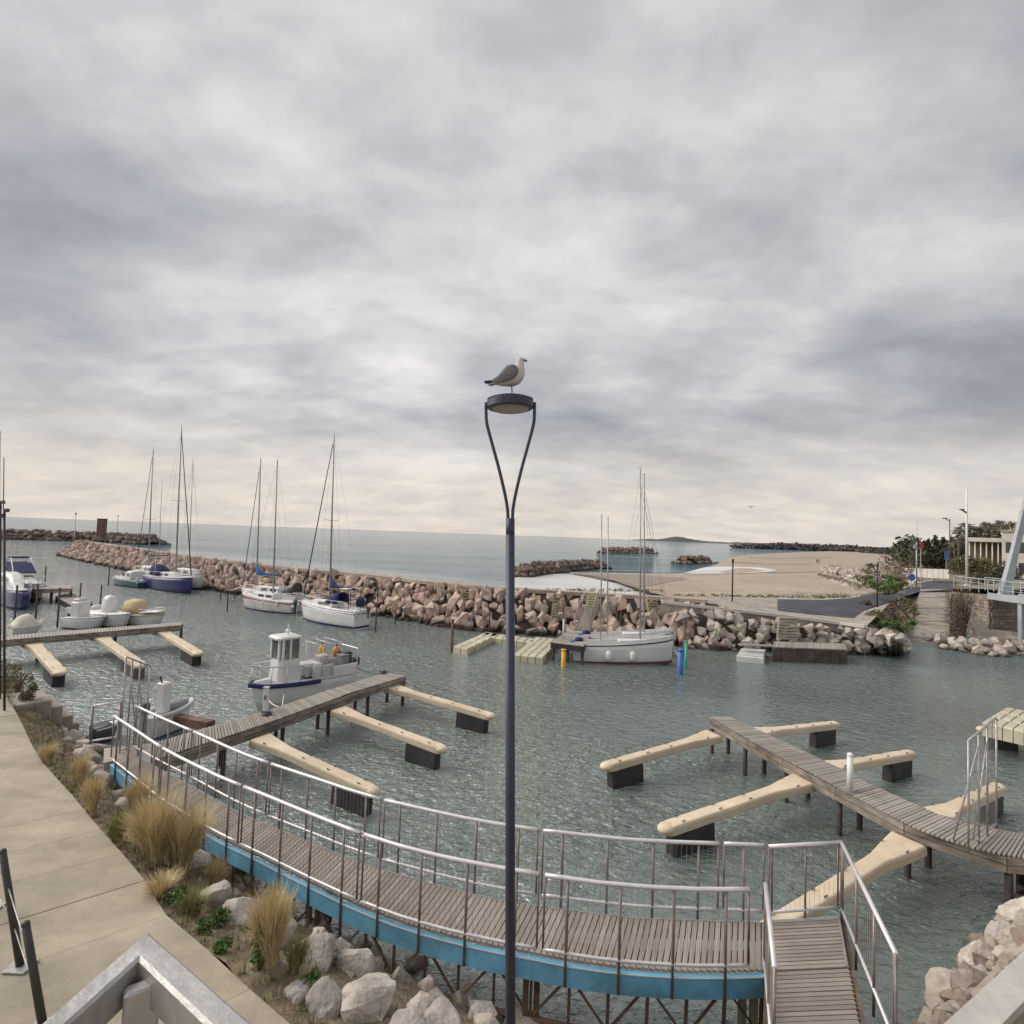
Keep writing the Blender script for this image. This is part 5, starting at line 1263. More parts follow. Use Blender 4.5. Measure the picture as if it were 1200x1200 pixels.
# --- left motorboats
G_M = 'motorboats in the harbour'
t, ln, L = boat_base('motorboat', 'white flybridge motorboat with navy canopy, far left', P(43, 705), P(12, 694), 'motorboat', 2.7, 1.35, 1.7, 'white', G_M, stern_w=.9, rake=.7, draft=.4)
coach(t, -L * .42, L * .3, 2.0, 1.0, 1.45, .75, nwin=2, slope=L * .25); mb = MB(); mb.rbox((-L * .14, 0, 2.3), (L * .5, 1.9, .2), .08); mb.build('flybridge', M['white'], t)
mb = MB(); mb.loft([[V((x_, -.8, z0_)), V((x_, .8, z0_)), V((x_, .7, z1_)), V((x_, -.7, z1_))] for x_, z0_, z1_ in ((-L * .36, 2.4, 3.35), (-L * .1, 2.4, 3.3), (L * .1, 2.38, 2.5))], True, True, True); mb.build('canopy', M['canvas_navy'], t)
zt9 = HZ(P(25, 698), 654); mb = MB(); mb.rbox((-L * .26, 0, zt9), (.9, 1.5, .16), .05); mb.build('bimini', M['canvas_navy'], t); mb = MB()
for s_ in (-1, 1): mb.tube([(L * .02, s_ * .85, 2.35), (-L * .18, s_ * .75, zt9)], .05, 6); mb.tube([(-L * .38, s_ * .85, 2.35), (-L * .34, s_ * .75, zt9)], .05, 6)
mb.build('bimini_frame', M['white'], t); rail_line(ln, .6, .6, 1, 2, parent=t, r=.02, name='pulpit')
t, ln, L = boat_base('motorboat', 'navy hulled motorboat with white deck, far left', P(26, 716), P(6, 700), 'motorboat', 2.2, 1.35, 1.75, 'navy', G_M, stern_w=.9, rake=.6, draft=.4)
coach(t, -L * .3, L * .25, 1.6, .8, 1.5, 1.2, nwin=2, slope=L * .2); rail_line(ln, .6, .5, 1, 2, parent=t, r=.02, name='pulpit')
t, ln, L = boat_base('motorboat', 'white motorboat cut off by the left edge of the picture', P(8, 692), P(-22, 684), 'motorboat', 2.4, 1.3, 1.7, 'white', G_M, stern_w=.9, rake=.6, draft=.4)
coach(t, -L * .3, L * .25, 1.7, .9, 1.5, 1.6, nwin=2); rail_line(ln, .6, .5, 1, 2, parent=t, r=.02, name='pulpit')
# covered boat: the cover follows the boat in a humped tent
def covered(label, bow, stern, B, fs, fb, coverm, hump, hullm='offwhite', console=None):
    t, ln, L = boat_base('motorboat', label, bow, stern, 'motorboat', B, fs, fb, hullm, G_M, stern_w=.85, rake=.5, draft=.35)
    mb = MB(); rings = []
    for x, b, s, tt in ln:
        h = hump(tt); hn = min(1, h); rings.append([V((x, b * 1.03 * math.cos(a) * (1 - .42 * hn * math.sin(a) ** .5), s - .10 + (h + .1) * max(0, math.sin(a)) ** .7 + .03 * noise.noise(V((x * 3, a * 3, 1))))) for a in [k / 10 * PI for k in range(11)]])
    mb.loft(rings, False); mb.add(rings[0], [tuple(range(11))]); mb.build('cover', M[coverm], t, True); return t, ln, L
covered('cream covered motorboat tied behind the left pier', P(50, 742), P(11, 746), 1.7, .62, .72, 'cream', lambda u_: .55 * math.exp(-((u_ - .42) / .30) ** 4) + .06 * math.exp(-((u_ - .5) / .1) ** 2) + .18)
t, ln, L = boat_base('motorboat', 'small white open boat with outboard and white console', P(121, 738), P(82, 735), 'motorboat', 1.5, .8, .95, 'white', G_M, stern_w=.9, rake=.6, draft=.3)
mb = MB(); mb.rbox((-L * .22, 0, 1.35), (.85, .95, 1.3), .12); mb.build('console', M['white'], t); outboard(t, -L / 2 - .05, 0, 1.0, 1.1, 'white'); mb = MB(); mb.rbox((-L * .23, 0, 2.05), (.5, .8, .3), .1); mb.build('windscreen_cover', M['offwhite'], t)
t, ln, L = covered('white motorboat under a white humped cover behind the left pier', P(148, 737), P(106, 728), 1.8, .85, 1.1, 'white', lambda u_: .10 + .12 * math.exp(-((u_ - .3) / .2) ** 4), 'white'); mb = MB(); mb.loft([[V((L * .02 + x_ * q_, y_ * q_, z_)) for x_, y_ in ((-.5, -.3), (-.3, -.42), (.3, -.38), (.55, -.2), (.55, .2), (.3, .38), (-.3, .42), (-.5, .3))] for z_, q_ in ((.9, 1.05), (1.5, 1.0), (1.95, .9), (2.2, .62), (2.28, .2))], True, True, True); mb.build('console_cover', M['white'], t, True); mb = MB(); mb.rbox((-L * .3, 0, 1.15), (.5, .9, .45), .1); mb.build('seat_cover', M['offwhite'], t); outboard(t, -L / 2 - .05, 0, .9, 1.1, 'black')
t, ln, L = covered('white motorboat under a tan cover behind the left pier', P(191, 734), P(146, 730), 1.6, .75, .95, 'tan_canvas', lambda u_: .10, 'white'); mb = MB(); mb.loft([[V((-L * .22 + x_ * q_, y_ * q_, z_)) for x_, y_ in ((-.75, -.5), (.55, -.5), (.75, -.3), (.75, .3), (.55, .5), (-.75, .5))] for z_, q_ in ((.8, 1.04), (1.35, 1.0), (1.75, .88), (1.9, .5))], True, True, True); mb.build('canvas_tent', M['tan_canvas'], t, True); rail_line(ln, .45, .55, 1, 2, parent=t, r=.018, name='pulpit')
deck_mesh(ln, -.2, .12, .55, 1).build('foredeck', M['white'], t)

# --- grey outboards and dinghy by the breakwater are left to the yachts; workboat
bow, stern = P(292, 833), P(408, 806)
t, ln, L = boat_base('workboat', 'white workboat with square wheelhouse moored along the wooden pier', bow, stern, 'workboat', 1.75, .95, 1.15, 'white', None, stern_w=.95, rake=.35, full=.42, mid=.5, deckm='grey_plastic', bottom='offwhite')
hl = hull_lines(L, 1.75, .95, 1.15, .95, .35, full=.42, mid=.5)
mb = MB()
for s in (-1, 1): mb.tube([V((x, s * (b + .05), z - .06)) for x, b, z, tt in hl if tt > .42] + ([V((hl[-1][0] + .1, 0, hl[-1][2] - .06))] if s > 0 else []), .10, 8)
mb.build('bow_fender', M['canvas_navy'], t, True)
zb = 1.1; hx, hy, hh = .92, .98, HZ(P(325, 822), 745) - zb; cx = L * .20
mb = MB(); lowh = hh * .50
mb.loft([[V((cx + x * hx / 2 * k, y * hy / 2 * k, z)) for x, y in ((-1, -1), (.75, -1), (1, -.7), (1, .7), (.75, 1), (-1, 1))] for z, k in ((zb - .1, 1.12), (zb + lowh, 1.0))], True, True, True); wh = mb.build('wheelhouse', M['white'], t)
mb = MB(); top = zb + hh
mb.loft([[V((cx + x * hx / 2 * k + (.1 if x > 0 else 0), y * hy / 2 * k, z)) for x, y in ((-1, -1), (.8, -1), (1, -.75), (1, .75), (.8, 1), (-1, 1))] for z, k in ((top - .05, 1.08), (top + .03, 1.1), (top + .09, .9))], True, True, True); mb.build('wheelhouse_roof', M['white'], wh)
cor = [(-1, -1), (.75, -1), (1, -.7), (1, .7), (.75, 1), (-1, 1)]
zc0, zc1 = zb + lowh - .02, top - .02
for x, y in cor + [(0, -1), (0, 1)]:
    MB().beam((cx + x * hx / 2 * .97, y * hy / 2 * .97, zc0), (cx + x * hx / 2 * .97, y * hy / 2 * .97, zc1), .09, .09).build('window_post', M['white'], wh)
prs = list(zip(cor, cor[1:] + cor[:1]))
for (xa, ya), (xb, yb) in prs:
    a = V((cx + xa * hx / 2 * .95, ya * hy / 2 * .95, zc0)); b = V((cx + xb * hx / 2 * .95, yb * hy / 2 * .95, zc0)); up = V((0, 0, zc1 - zc0)); d = (b - a).normalized() * .04
    mb = MB(); nrm = d.cross(V((0, 0, 1))).normalized() * .008; q = [a + d, b - d, b - d + up, a + d + up]; mb.add([p + nrm for p in q] + [p - nrm for p in q], [(0, 1, 2, 3), (7, 6, 5, 4), (0, 4, 5, 1), (1, 5, 6, 2), (2, 6, 7, 3), (3, 7, 4, 0)]); mb.build('window', M['pane'], wh)
# mast, aerials and roof light
MB().tube([(cx - .1, 0, top + .05), (cx - .1, 0, top + .55)], .035, 6).build('signal_mast', M['white'], t); MB().ell((cx - .1, 0, top + .25), (.13, .13, .1), 8, 6).build('radar_dome', M['white'], t, True)
MB().tube([(cx - .3, .3, top), (cx - .3, .3, top + 1.6)], .010, 4).build('aerial', M['white'], t)
# deck box, bulwark, ramp side, rails, frame
mb = MB(); mb.rbox((-L * .05, 0, zb + .25), (.85, 1.0, .55), .04); mb.build('engine_box', M['offwhite'], t)
mb = MB(); mb.rbox((-L * .12, -.66, zb + .18), (1.1, .08, .55), .02); mb.rbox((-L * .12, .66, zb + .18), (1.1, .08, .55), .02); mb.build('bulwark_panel', M['offwhite'], t)
mb = MB(); mb.rbox((-L * .35, -.78, zb - .02), (L * .27, .12, .75), .04); mb.rbox((-L * .35, .78, zb - .02), (L * .27, .12, .75), .04); mb.build('quarter_box', M['white'], t)
mb = MB(); mb.rbox((-L * .33, -.85, zb + .08), (.38, .02, .30), .004); mb.build('registration_plate', M['grey_plastic'], t)
bl = [V((x, b - .04, z)) for x, b, z, tt in hl if tt >= .45]
mb = MB(); path = [p + V((0, 0, .75)) for p in bl] + [V((p.x, -p.y, p.z + .75)) for p in reversed(bl)]; mb.tube(path, .03, 6)
for p in bl[::2]:
    for s in (-1, 1): mb.tube([(p.x, s * p.y, p.z), (p.x - .05, s * p.y * .98, p.z + .75)], .022, 5)
mb.build('bow_rail', M['steel'], t, True)
fz = HZ(P(360, 815), 752)
mb = MB(); x0_, x1_ = cx - .5, -L * .30
for s in (-1, 1):
    mb.tube([(x0_, s * .62, top - .2), (x0_ - .3, s * .7, fz), (x1_, s * .72, fz - .05), (x1_, s * .75, zb)], .022, 5); mb.tube([((x0_ + x1_) / 2, s * .72, fz), ((x0_ + x1_) / 2, s * .75, zb)], .02, 5)
for k in range(4): x_ = lerp(x0_ - .3, x1_, k / 3); mb.tube([(x_, -.72, fz - .02), (x_, .72, fz - .02)], .018, 5)
mb.build('awning_frame', M['steel'], t, True)
mb = MB()
for x_ in (-L * .02, -L * .12, -L * .22): mb.tube([(x_, -.74, zb), (x_, -.74, zb + 1.5)], .02, 5)
for z_ in (.75, 1.5): mb.tube([(-L * .02, -.74, zb + z_), (-L * .22, -.74, zb + z_)], .02, 5)
mb.build('side_rail', M['steel'], t)
mb = MB()
for y_ in (-.7, -.2, .3, .7): mb.tube([(-L * .49, y_, zb), (-L * .49, y_, zb + 1.0)], .022, 5)
for z_ in (.5, 1.0): mb.tube([(-L * .49, -.75, zb + z_), (-L * .49, .75, zb + z_)], .02, 5)
mb.build('stern_rail', M['steel'], t); outboard(t, -L / 2 - .05, .2, zb, 1.1)
WB = ROOTM[t.name]
def onboat(x, y, z): return WB @ V((x, y, z))
for nm, lab, m_, p, r_ in (('marker_buoy', 'round yellow buoy on the workboat deck', 'yellow', (-L * .24, -.45, zb + .95), .17), ('marker_buoy', 'orange buoy near the workboat stern', 'orange', (-L * .38, -.3, zb + .75), .2)):
    b_ = thing(nm, lab, 'buoy', onboat(*p)); MB().ell((0, 0, 0), (r_, r_, r_ * 1.35), 12, 8).build('float', M[m_], b_, True); MB().tube([(0, 0, r_), (0, 0, r_ * 1.9)], .035, 6).build('eye', M['grey_dark'], b_)
for k, (nm, lab, m_, p, s_) in enumerate((('equipment_crate', 'pale crate on the workboat deck below the yellow buoy', 'offwhite', (-L * .24, -.45, zb + .42), (.5, .5, .4)), ('equipment_crate', 'dark crate at the workboat stern', 'grey_dark', (-L * .43, .1, zb + .42), (.4, .6, .7)), ('equipment_crate', 'grey crate behind the orange buoy', 'grey_plastic', (-L * .37, .35, zb + .42), (.45, .45, .55)))):
    b_ = thing(nm, lab, 'crate', onboat(*p), math.atan2((bow - stern).y, (bow - stern).x)); MB().rbox((0, 0, 0), s_, .03).build('case', M[m_], b_); MB().rbox((0, 0, s_[2] / 2 + .02), (s_[0] * 1.05, s_[1] * 1.05, .05), .01).build('lid', M[m_], b_)
# mooring rope slung from bow rail to pier
a, b = onboat(L * .36, -.65, zb + .0), P(352, 826, PZ); c_ = P(330, 829, PZ)
mb = MB(); mb.tube([a.lerp(c_, k / 10) - V((0, 0, .35 * math.sin(PI * k / 10))) for k in range(11)] , .026, 5); d_ = onboat(L * .1, -.75, zb - .1)
mb.tube([c_.lerp(d_, k / 10) - V((0, 0, .45 * math.sin(PI * k / 10))) for k in range(11)], .026, 5); tag(mb.build('mooring_rope', M['rope'], None, True), 'white mooring rope slung between workboat bow and pier', 'rope')
a, b = onboat(-L * .48, -.5, zb + .3), P(449, 790, PZ); mb = MB(); mb.tube([a.lerp(b, k / 8) - V((0, 0, .2 * math.sin(PI * k / 8))) for k in range(9)], .02, 5); tag(mb.build('mooring_rope', M['grey_dark'], None, True), 'dark mooring rope from workboat stern to pier end', 'rope')
for x, y, lab in ((449, 789, 'dark cleat bollard at the outer end of the workboat pier'), (312, 838, 'coiled dark rope heap beside the white service post')):
    g = P(x, y, PZ); b_ = thing('pier_cleat', lab, 'cleat', g); mb = MB(); mb.tube([(-.18, 0, .1), (.18, 0, .1)], .035, 6); mb.tube([(-.07, 0, 0), (-.07, 0, .1)], .03, 6); mb.tube([(.07, 0, 0), (.07, 0, .1)], .03, 6); mb.build('horn', M['grey_dark'], b_)
    mb = MB(); mb.tube([(.16 * math.cos(k * .5) * (1 - k / 80), .16 * math.sin(k * .5) * (1 - k / 80), .02 + k * .002) for k in range(50)], .022, 5); mb.build('rope_coil', M['grey_dark'], b_, True)

# --- skiff by the gangway
t, ln, L = boat_base('skiff', 'small white skiff with upright console beside the gangway', P(222, 846), P(172, 866), 'dinghy', 1.0, .75, .85, 'white', None, stern_w=.9, rake=.4, draft=.25, t_deck=.55)
mb = MB(); mb.rbox((-L * .18, 0, 1.35), (.34, .42, 1.15), .05); mb.build('console', M['white'], t); MB().tube([(-L * .18 - .1, 0, 1.9), (-L * .18 - .2, 0, 2.2)], .03, 5).build('tiller', M['black'], t)
MB().ell((L * .12, 0, .9), (.5, .38, .22), 12, 7).build('cover', M['grey_plastic'], t, True); outboard(t, -L / 2 - .03, 0, .95, .9, 'black'); deck_mesh(ln, .35, 0, 0, .6).build('floor', M['offwhite'], t)
for s in (-1, 1): MB().tube([V((x, s * b, z + .05)) for x, b, z, tt in ln], .09, 8).build('side_tube', M['offwhite'], t, True)
g0, g1 = P(186, 838, .5), P(247, 850, .6); tag(MB().beam(g0, g1, .35, .3).build('timber_baulk', M['timber']), 'brown timber baulk floating behind the skiff', 'timber')
t, ln, L = boat_base('skiff', 'dark dinghy half hidden by the barrier frame', P(140, 862), P(108, 870), 'dinghy', .8, .5, .6, 'grey_dark', None, stern_w=.9, rake=.3, draft=.2, t_deck=.6); MB().box((0, 0, .45), (.2, .7, .05)).build('thwart', M['timber'], t)

# --- two white two-masted boats side by side
for k, (bw_, sn_, lab, mh, zz) in enumerate((((788, 778), (673, 774), 'nearer of the two white double-masted boats below the breakwater', ((748.5, 551), (704, 602)), 0), ((789, 768), (682, 764), 'farther of the two white double-masted boats below the breakwater', ((754, 557), (712.5, 605)), 0))):
    bo, sn = P(*bw_), P(*sn_)
    t, ln, L = boat_base('twin_mast_boat', lab, bo, sn, 'sailboat', 1.35, 1.15, 1.55, 'white', 'two-masted open boats', stern_w=.55, rake=.05, full=.45, mid=.5, bottom='brown_cover', draft=.4, t_deck=.0)
    hull_mesh(ln, .4, .05, .93, 1.0).build('rubbing_strake', M['canvas_navy'], t, True)
    mb = MB()
    for s in (-1, 1): mb.loft([[V((x, s * b * .98, z)), V((x, s * b * .92, z + .22)), V((x, s * b * .86, z + .22)), V((x, s * b * .88, z))] for x, b, z, tt in ln], True, True, True)
    mb.build('washboard', M['white'], t)
    coach(t, -L * .05, L * .42, .85, .3, 1.25, .25, nwin=1); d = (bo - sn).normalized()
    for j, (mx_, my) in enumerate(mh):
        g = P(mx_, 775 if k == 0 else 766); lx = (V((g.x, g.y, 0)) - (bo + sn) / 2).dot(d); zt = HZ(g, my)
        m_ = MB().tube([(lx, 0, .7), (lx + .02, 0, zt)], .062 if j == 0 else .045, 8, .04).build('main_mast' if j == 0 else 'mizzen_mast', M['alu'], t, True)
        if j == 0:
            w_ = MB(); w_.tube([(lx, 0, zt * .93), (L * .5, 0, 1.3)], .012, 4); w_.tube([(lx, 0, zt * .93), (L * .32, .3, 1.3)], .011, 4); w_.tube([(lx, 0, zt * .97), (-L * .1, .5, 1.1)], .008, 4); w_.build('rigging', M['wire'], t); MB().tube([(lx - .12, 0, zt), (lx + .15, 0, zt + .1)], .015, 4).build('mast_crane', M['wire'], m_)
    rail_line(ln, .3, .85, 1, 1, parent=t, r=.014, name='bow_rail')
    if k == 0:
        for x_ in (-L * .17, L * .07): fender(t, x_, -.72, .55, .22, .62)
    for q in range(2): MB().ell((-L * .5 + .30 - q * .38, -.05 + q * .1, 1.42 - q * .22), (.30, .2, .2), 9, 6).build('motor_cover', M['canvas_blue' if q else 'canvas_navy'], t, True)

# floating white raft by the quay
q = [P(863, 768, .42), P(895, 771, .42), P(898, 761.5, .42), P(868, 760, .42)]; t = thing('white_raft', 'small white floating raft in front of the quay stones', 'raft', P(880, 768))
mb = MB(); cc = sum(q, V()) / 4; mb.loft([[p.lerp(cc, k) + V((0, 0, z)) for p in q] for z, k in ((-.7, .06), (-.5, 0), (-.05, 0), (0, .04))], True, True, True); mb.build('float', M['white'], t, world=True)
mb = MB(); q2 = [p.lerp(cc, .08) for p in q]; mb.loft([[p + V((0, 0, .004)) for p in q2], [p + V((0, 0, .05)) for p in q2]], True, True, True); mb.build('tread', M['offwhite'], t, world=True)

for pa, za, pb_, zb_, lab in (((285, 711), 1.5, (266, 717), 1.2, 'mooring line from the red striped yacht bow to a pile'), ((135, 684), 1.0, (127, 685), 1.2, 'mooring line from the dark green motorboat to its pile'), ((120, 737), .9, (126, 737), PZ, 'mooring line from the small open boat to the left pier'), ((188, 733), .9, (200, 731), PZ, 'mooring line from the tan covered boat to the left pier'), ((788, 777), 1.4, (797, 786), .8, 'mooring line from the nearer double-masted boat to the blue marker post')):
    a, b = P(*pa), P(*pb_); a.z = za; b.z = zb_; L_m = (a - b).length
    tag(MB().tube([a.lerp(b, k / 8) - V((0, 0, .12 * L_m * math.sin(PI * k / 8))) for k in range(9)], .022, 5).build('mooring_rope', M['rope'], None, True), lab, 'rope', 'mooring lines')

# ================================================================== stairs on the breakwater
def stairs(label, top_px, bot_px, wpx, n, m='stair_wood', name='timber_stairs', zt=3.25, zb=.9, group='timber stairs down the breakwater'):
    b = P(*bot_px, zb); a = P(*top_px, zt)
    if a.y < b.y + .5: a.y = b.y + .5
    w_ = wpx * .00163 * b.y; t = thing(name, label, 'stairs', b, group=group)
    d = a - b
    for k in range(n):
        p = b + d * ((k + .5) / n); unit_box('tread', M[m], t, p + V((0, -.12, .10)), (w_, max(.3, abs(d.y) / n * 1.25), .12))
    for s in (-1, 1): MB().beam(b + V((s * w_ / 2, -.1, 0)), a + V((s * w_ / 2, -.1, 0)), .07, .2).build('stringer', M[m], t, world=True)
    return t
stairs('wooden stairs on the breakwater behind the navy canvas yacht', (407, 672), (404, 688), 11, 5, zb=2.0)
stairs('wooden stairs on the breakwater left of the lamp post', (547, 688), (545, 710), 11, 7, zb=1.7)
stairs('wooden stairs on the breakwater left of the gangplank', (657, 700), (652, 724), 11, 8, zb=1.4)
stairs('wooden stairs on the breakwater behind the tall paired masts', (766, 704), (767, 728), 11, 8, zb=1.6)
stairs('wooden stairs at the breakwater crest above the gangplank', (694, 696), (693, 713), 12, 6, zb=2.4)
stairs('broad concrete steps in the stone apron below the quay', (922, 724), (921, 751), 22, 8, 'quay', 'concrete_steps', 2.55, .95, None)
# gangplank and timber platform
t = thing('timber_platform', 'grey timber platform with gangplank below the breakwater', 'platform', P(668, 770, 1.2))
z = 1.2; q = [P(646, 752.5, z), P(684, 757, z), P(694, 741, z), P(667, 738, z)]
for k in range(12):
    a, b = k / 12, (k + 1) / 12 - .012; w_ = [q[0].lerp(q[3], a), q[1].lerp(q[2], a), q[1].lerp(q[2], b), q[0].lerp(q[3], b)]
    mb = MB(); mb.loft([[p + V((0, 0, -.05)) for p in w_], [p for p in w_]], True, True, True); mb.build('plank', M['plank'], t, world=True)
for a, b in ((0, 1), (1, 2), (3, 0)): MB().beam(q[a] + V((0, 0, -.22)), q[b] + V((0, 0, -.22)), .08, .32).build('fascia_board', M['float'], t, world=True)
for p in q + [(q[0] + q[1]) / 2]: MB().tube([p.lerp(sum(q, V()) / 4, .1) + V((0, 0, -.1)), p.lerp(sum(q, V()) / 4, .1) - V((0, 0, 2.4))], .09, 8).build('pile', M['pile'], t, True, True)
a, b, c, d = P(674, 737, z), P(691, 739, z), P(701, 712, 2.9), P(686, 711, 2.9)
mb = MB(); mb.loft([[p - V((0, 0, .1)) for p in (a, b, c, d)], [p for p in (a, b, c, d)]], True, True, True); gp_ = mb.build('gangplank', M['plank'], t, world=True)
for lo1, hi1 in ((a, d), (b, c)):
    mb = MB(); mb.tube([lo1 + V((0, 0, 1.2)), hi1 + V((0, 0, 1.2))], .03, 6)
    for k in range(4): p = lo1.lerp(hi1, k / 3); mb.tube([p, p + V((0, 0, 1.2))], .03, 6)
    mb.build('handrail', M['galv'], t, world=True)
g = P(660, 748, z); o = MB().tube([(0, 0, 0), (0, 0, 1.2)], .06, 8).build('bollard_post', M['white'], None, True); o.location = g; MB().ell((0, 0, 1.2), (.08, .08, .08), 8, 6).build('cap', M['white'], o, True); tag(o, 'small white post on the timber platform', 'post')
# wooden landing stage below the quay
t = thing('landing_stage', 'wooden landing stage with dark timber skirt below the quay', 'platform', P(945, 765, 1.0)); z = 1.0
q = [P(905, 758, z), P(993, 761, z), P(990, 754, z), P(908, 751.5, z)]
for k in range(30):
    a, b = k / 30, (k + 1) / 30 - .005; w_ = [q[0].lerp(q[1], a), q[0].lerp(q[1], b), q[3].lerp(q[2], b), q[3].lerp(q[2], a)]
    mb = MB(); mb.loft([[p + V((0, 0, -.06)) for p in w_], [p for p in w_]], True, True, True); mb.build('plank', M['plank'], t, world=True)
for k in range(9):
    p = q[0].lerp(q[1], k / 9); p2 = q[0].lerp(q[1], (k + 1) / 9 - .004); MB().beam(p + V((0, -.02, -.7)), p2 + V((0, -.02, -.7)), .07, 1.25).build('skirt_board', M['skirt'], t, world=True)
MB().beam(P(866, 755.5, .9), P(906, 757, .95), .5, .08).build('access_plank', M['plank'], t, world=True)

# ================================================================== bridge on the right
bz = 4.3
t = thing('footbridge', 'pale blue grey footbridge with a leaning pylon at the right edge', 'bridge', P(1160, 690, bz))
A0 = PD(1118, 680, 52); A0.z = bz; A1 = PD(1158, 686, 47); A1.z = bz; A2 = PD(1200, 694, 43.5); A2.z = bz; A3 = A2 + (A2 - A1) * 3
dk = resample([A1, A2, A3], 1.0); wdk = 2.6
L_ = offset_path(dk, wdk); 
mb = MB(); mb.loft([[a + V((0, 0, -.30)), b + V((0, 0, -.30)), b, a] for a, b in zip(dk, L_)], True, True, True); mb.build('deck', M['bridge'], t, world=True)
sweep_box(dk, .12, -.45, .12).build('edge_beam', M['bridge'], t, world=True); sweep_box(L_, .12, -.45, .12).build('edge_beam', M['bridge'], t, world=True)
rl_ = resample([A0, A1, A2, A3], 1.3)
for pth in (rl_, offset_path(rl_, wdk)):
    for h_ in (1.25, .85, .45): MB().tube([p + V((0, 0, h_)) for p in pth], .05 if h_ > 1 else .025, 6).build('rail', M['bridge'], t, True, True)
    for p in pth: MB().beam(p, p + V((0, 0, 1.25)), .06, .06).build('rail_post', M['bridge'], t, world=True)
for x0, x1, dd in ((1175, 1203, 0),):
    a = PD(x0, 689, 46 + dd); b = PD(x1, 588, 45 + dd); a.z = bz - .4
    mb = MB(); u_ = (b - a).normalized()
    mb.loft([[c + V((-k, -k * .6, 0)), c + V((k, -k * .6, 0)), c + V((k, k * .6, 0)), c + V((-k, k * .6, 0))] for c, k in ((a, .40), (a.lerp(b, .5), .27), (b + u_ * 3, .2))], True, True, True); mb.build('pylon', M['bridge'], t, world=True)
p = PD(1197, 700, 44); MB().beam(V((p.x, p.y, -1)), V((p.x, p.y, bz - .45)), .34, .34).build('pier_column', M['bridge'], t, world=True)
ab = thing('bridge_abutment', 'brown stone faced abutment wall below the bridge', 'wall', PD(1160, 750, 47))
c0_, c1_, c2_ = PD(1116, 690, 53), PD(1160, 700, 47.5), PD(1165, 700, 47.8); c3_ = PD(1240, 700, 46)
top_ = bz - .45
face = [V((p.x, p.y, 0)) for p in (c0_, c1_, c3_ + V((0, 2.0, 0)))]
mb = MB(); back_ = offset_path(face, 3); mb.loft([[f + V((0, 0, -1)), f + V((0, 0, top_)), b + V((0, 0, top_)), b + V((0, 0, -1))] for f, b in zip(face, back_)], True, True, True); mb.build('backing', M['mortar'], ab, world=True)
rng = random.Random(9)
for a, b in zip(face, face[1:]):
    d = b - a; Ls = d.length; rz = math.atan2(d.y, d.x); nr_ = V((d.y, -d.x, 0)).normalized(); zz = .25
    while zz < top_ - .1:
        h_ = rng.uniform(.24, .36); s = rng.uniform(0, .3)
        while s < Ls:
            l_ = rng.uniform(.35, .85); l2_ = min(l_, Ls - s)
            if l2_ > .15: unit_box('stone', M['wall_stone'], ab, a + d.normalized() * (s + l2_ / 2) + nr_ * (.02 + rng.uniform(0, .04)) + V((0, 0, zz + h_ / 2)), (l2_ - .03, .12, h_ - .03), rz)
            s += l_
        zz += h_
# pale concrete wing below the wall
tag(sheet('abutment_footing', M['quay'], [PD(1137, 712, 48.5), PD(1141, 746, 46.5), PD(1230, 757, 45.5), PD(1230, 744, 47.2), PD(1156, 737, 47.2)], 'structure'), 'pale concrete footing below the abutment stones', 'footing')
# raised ground behind the quay on the right
strip('ground', M['soil'], [(P(x, y0, z0), P(x, y1, z1)) for x, y0, z0, y1, z1 in ((1008, 735, 1.7, 697, 2.2), (1030, 742, 1.2, 692, 2.4), (1062, 752, .4, 688, 2.5), (1079, 690.5, 2.6, 683, 2.6))], rows=6)
bpy.context.scene.objects['ground.001']['label'] = 'planted slope between asphalt ramp and slipway' if 'ground.001' in bpy.context.scene.objects else ''
bpy.context.scene.objects['ground.001']['category'] = 'ground'
hinter = sheet('terrain', M['soil'], [P(1062, 688, 2.5), P(1117, 690, 2.6), PD(1117, 690, 54), PD(1240, 690, 50), PD(1600, 690, 50), V((330, 300, 2.3)), P(1030, 664, 2.2), P(1040, 676, 2.4)], 'structure', 'low ground behind the bridge and ramp', 'ground')

# ================================================================== street lamps, signs, building
def arm_lamp(label, x, yb, yt, ya, xa, D, r=.09, mcol='galv'):
    g = PD(x, yb, D); t = thing('street_lamp', label, 'street lamp', g, group='street lamps behind the bridge'); h = PD(x, yt, D).z - g.z; ha = PD(x, ya, D).z - g.z; dx = (xa - x) * .00163 * D
    MB().tube([(0, 0, 0), (0, 0, h)], r, 8, r * .6).build('pole', M[mcol], t, True); MB().tube([(0, 0, ha - .3), (dx * .9, 0, ha)], r * .6, 6).build('arm', M['grey_dark'], t)
    MB().rbox((dx, 0, ha + .05), (abs(dx) * .8, .3, .14), .04).build('luminaire', M['grey_dark'], t); MB().rbox((0, 0, .1), (.4, .4, .2), .03).build('base', M[mcol], t); return t
arm_lamp('tallest street lamp with side arm left of the bridge pylon', 1133, 687, 572, 598, 1127.5, 56, .13, 'white')
arm_lamp('shorter street lamp with single arm near the hedge', 1113, 672, 608, 608, 1107, 80, .1, 'grey_dark')
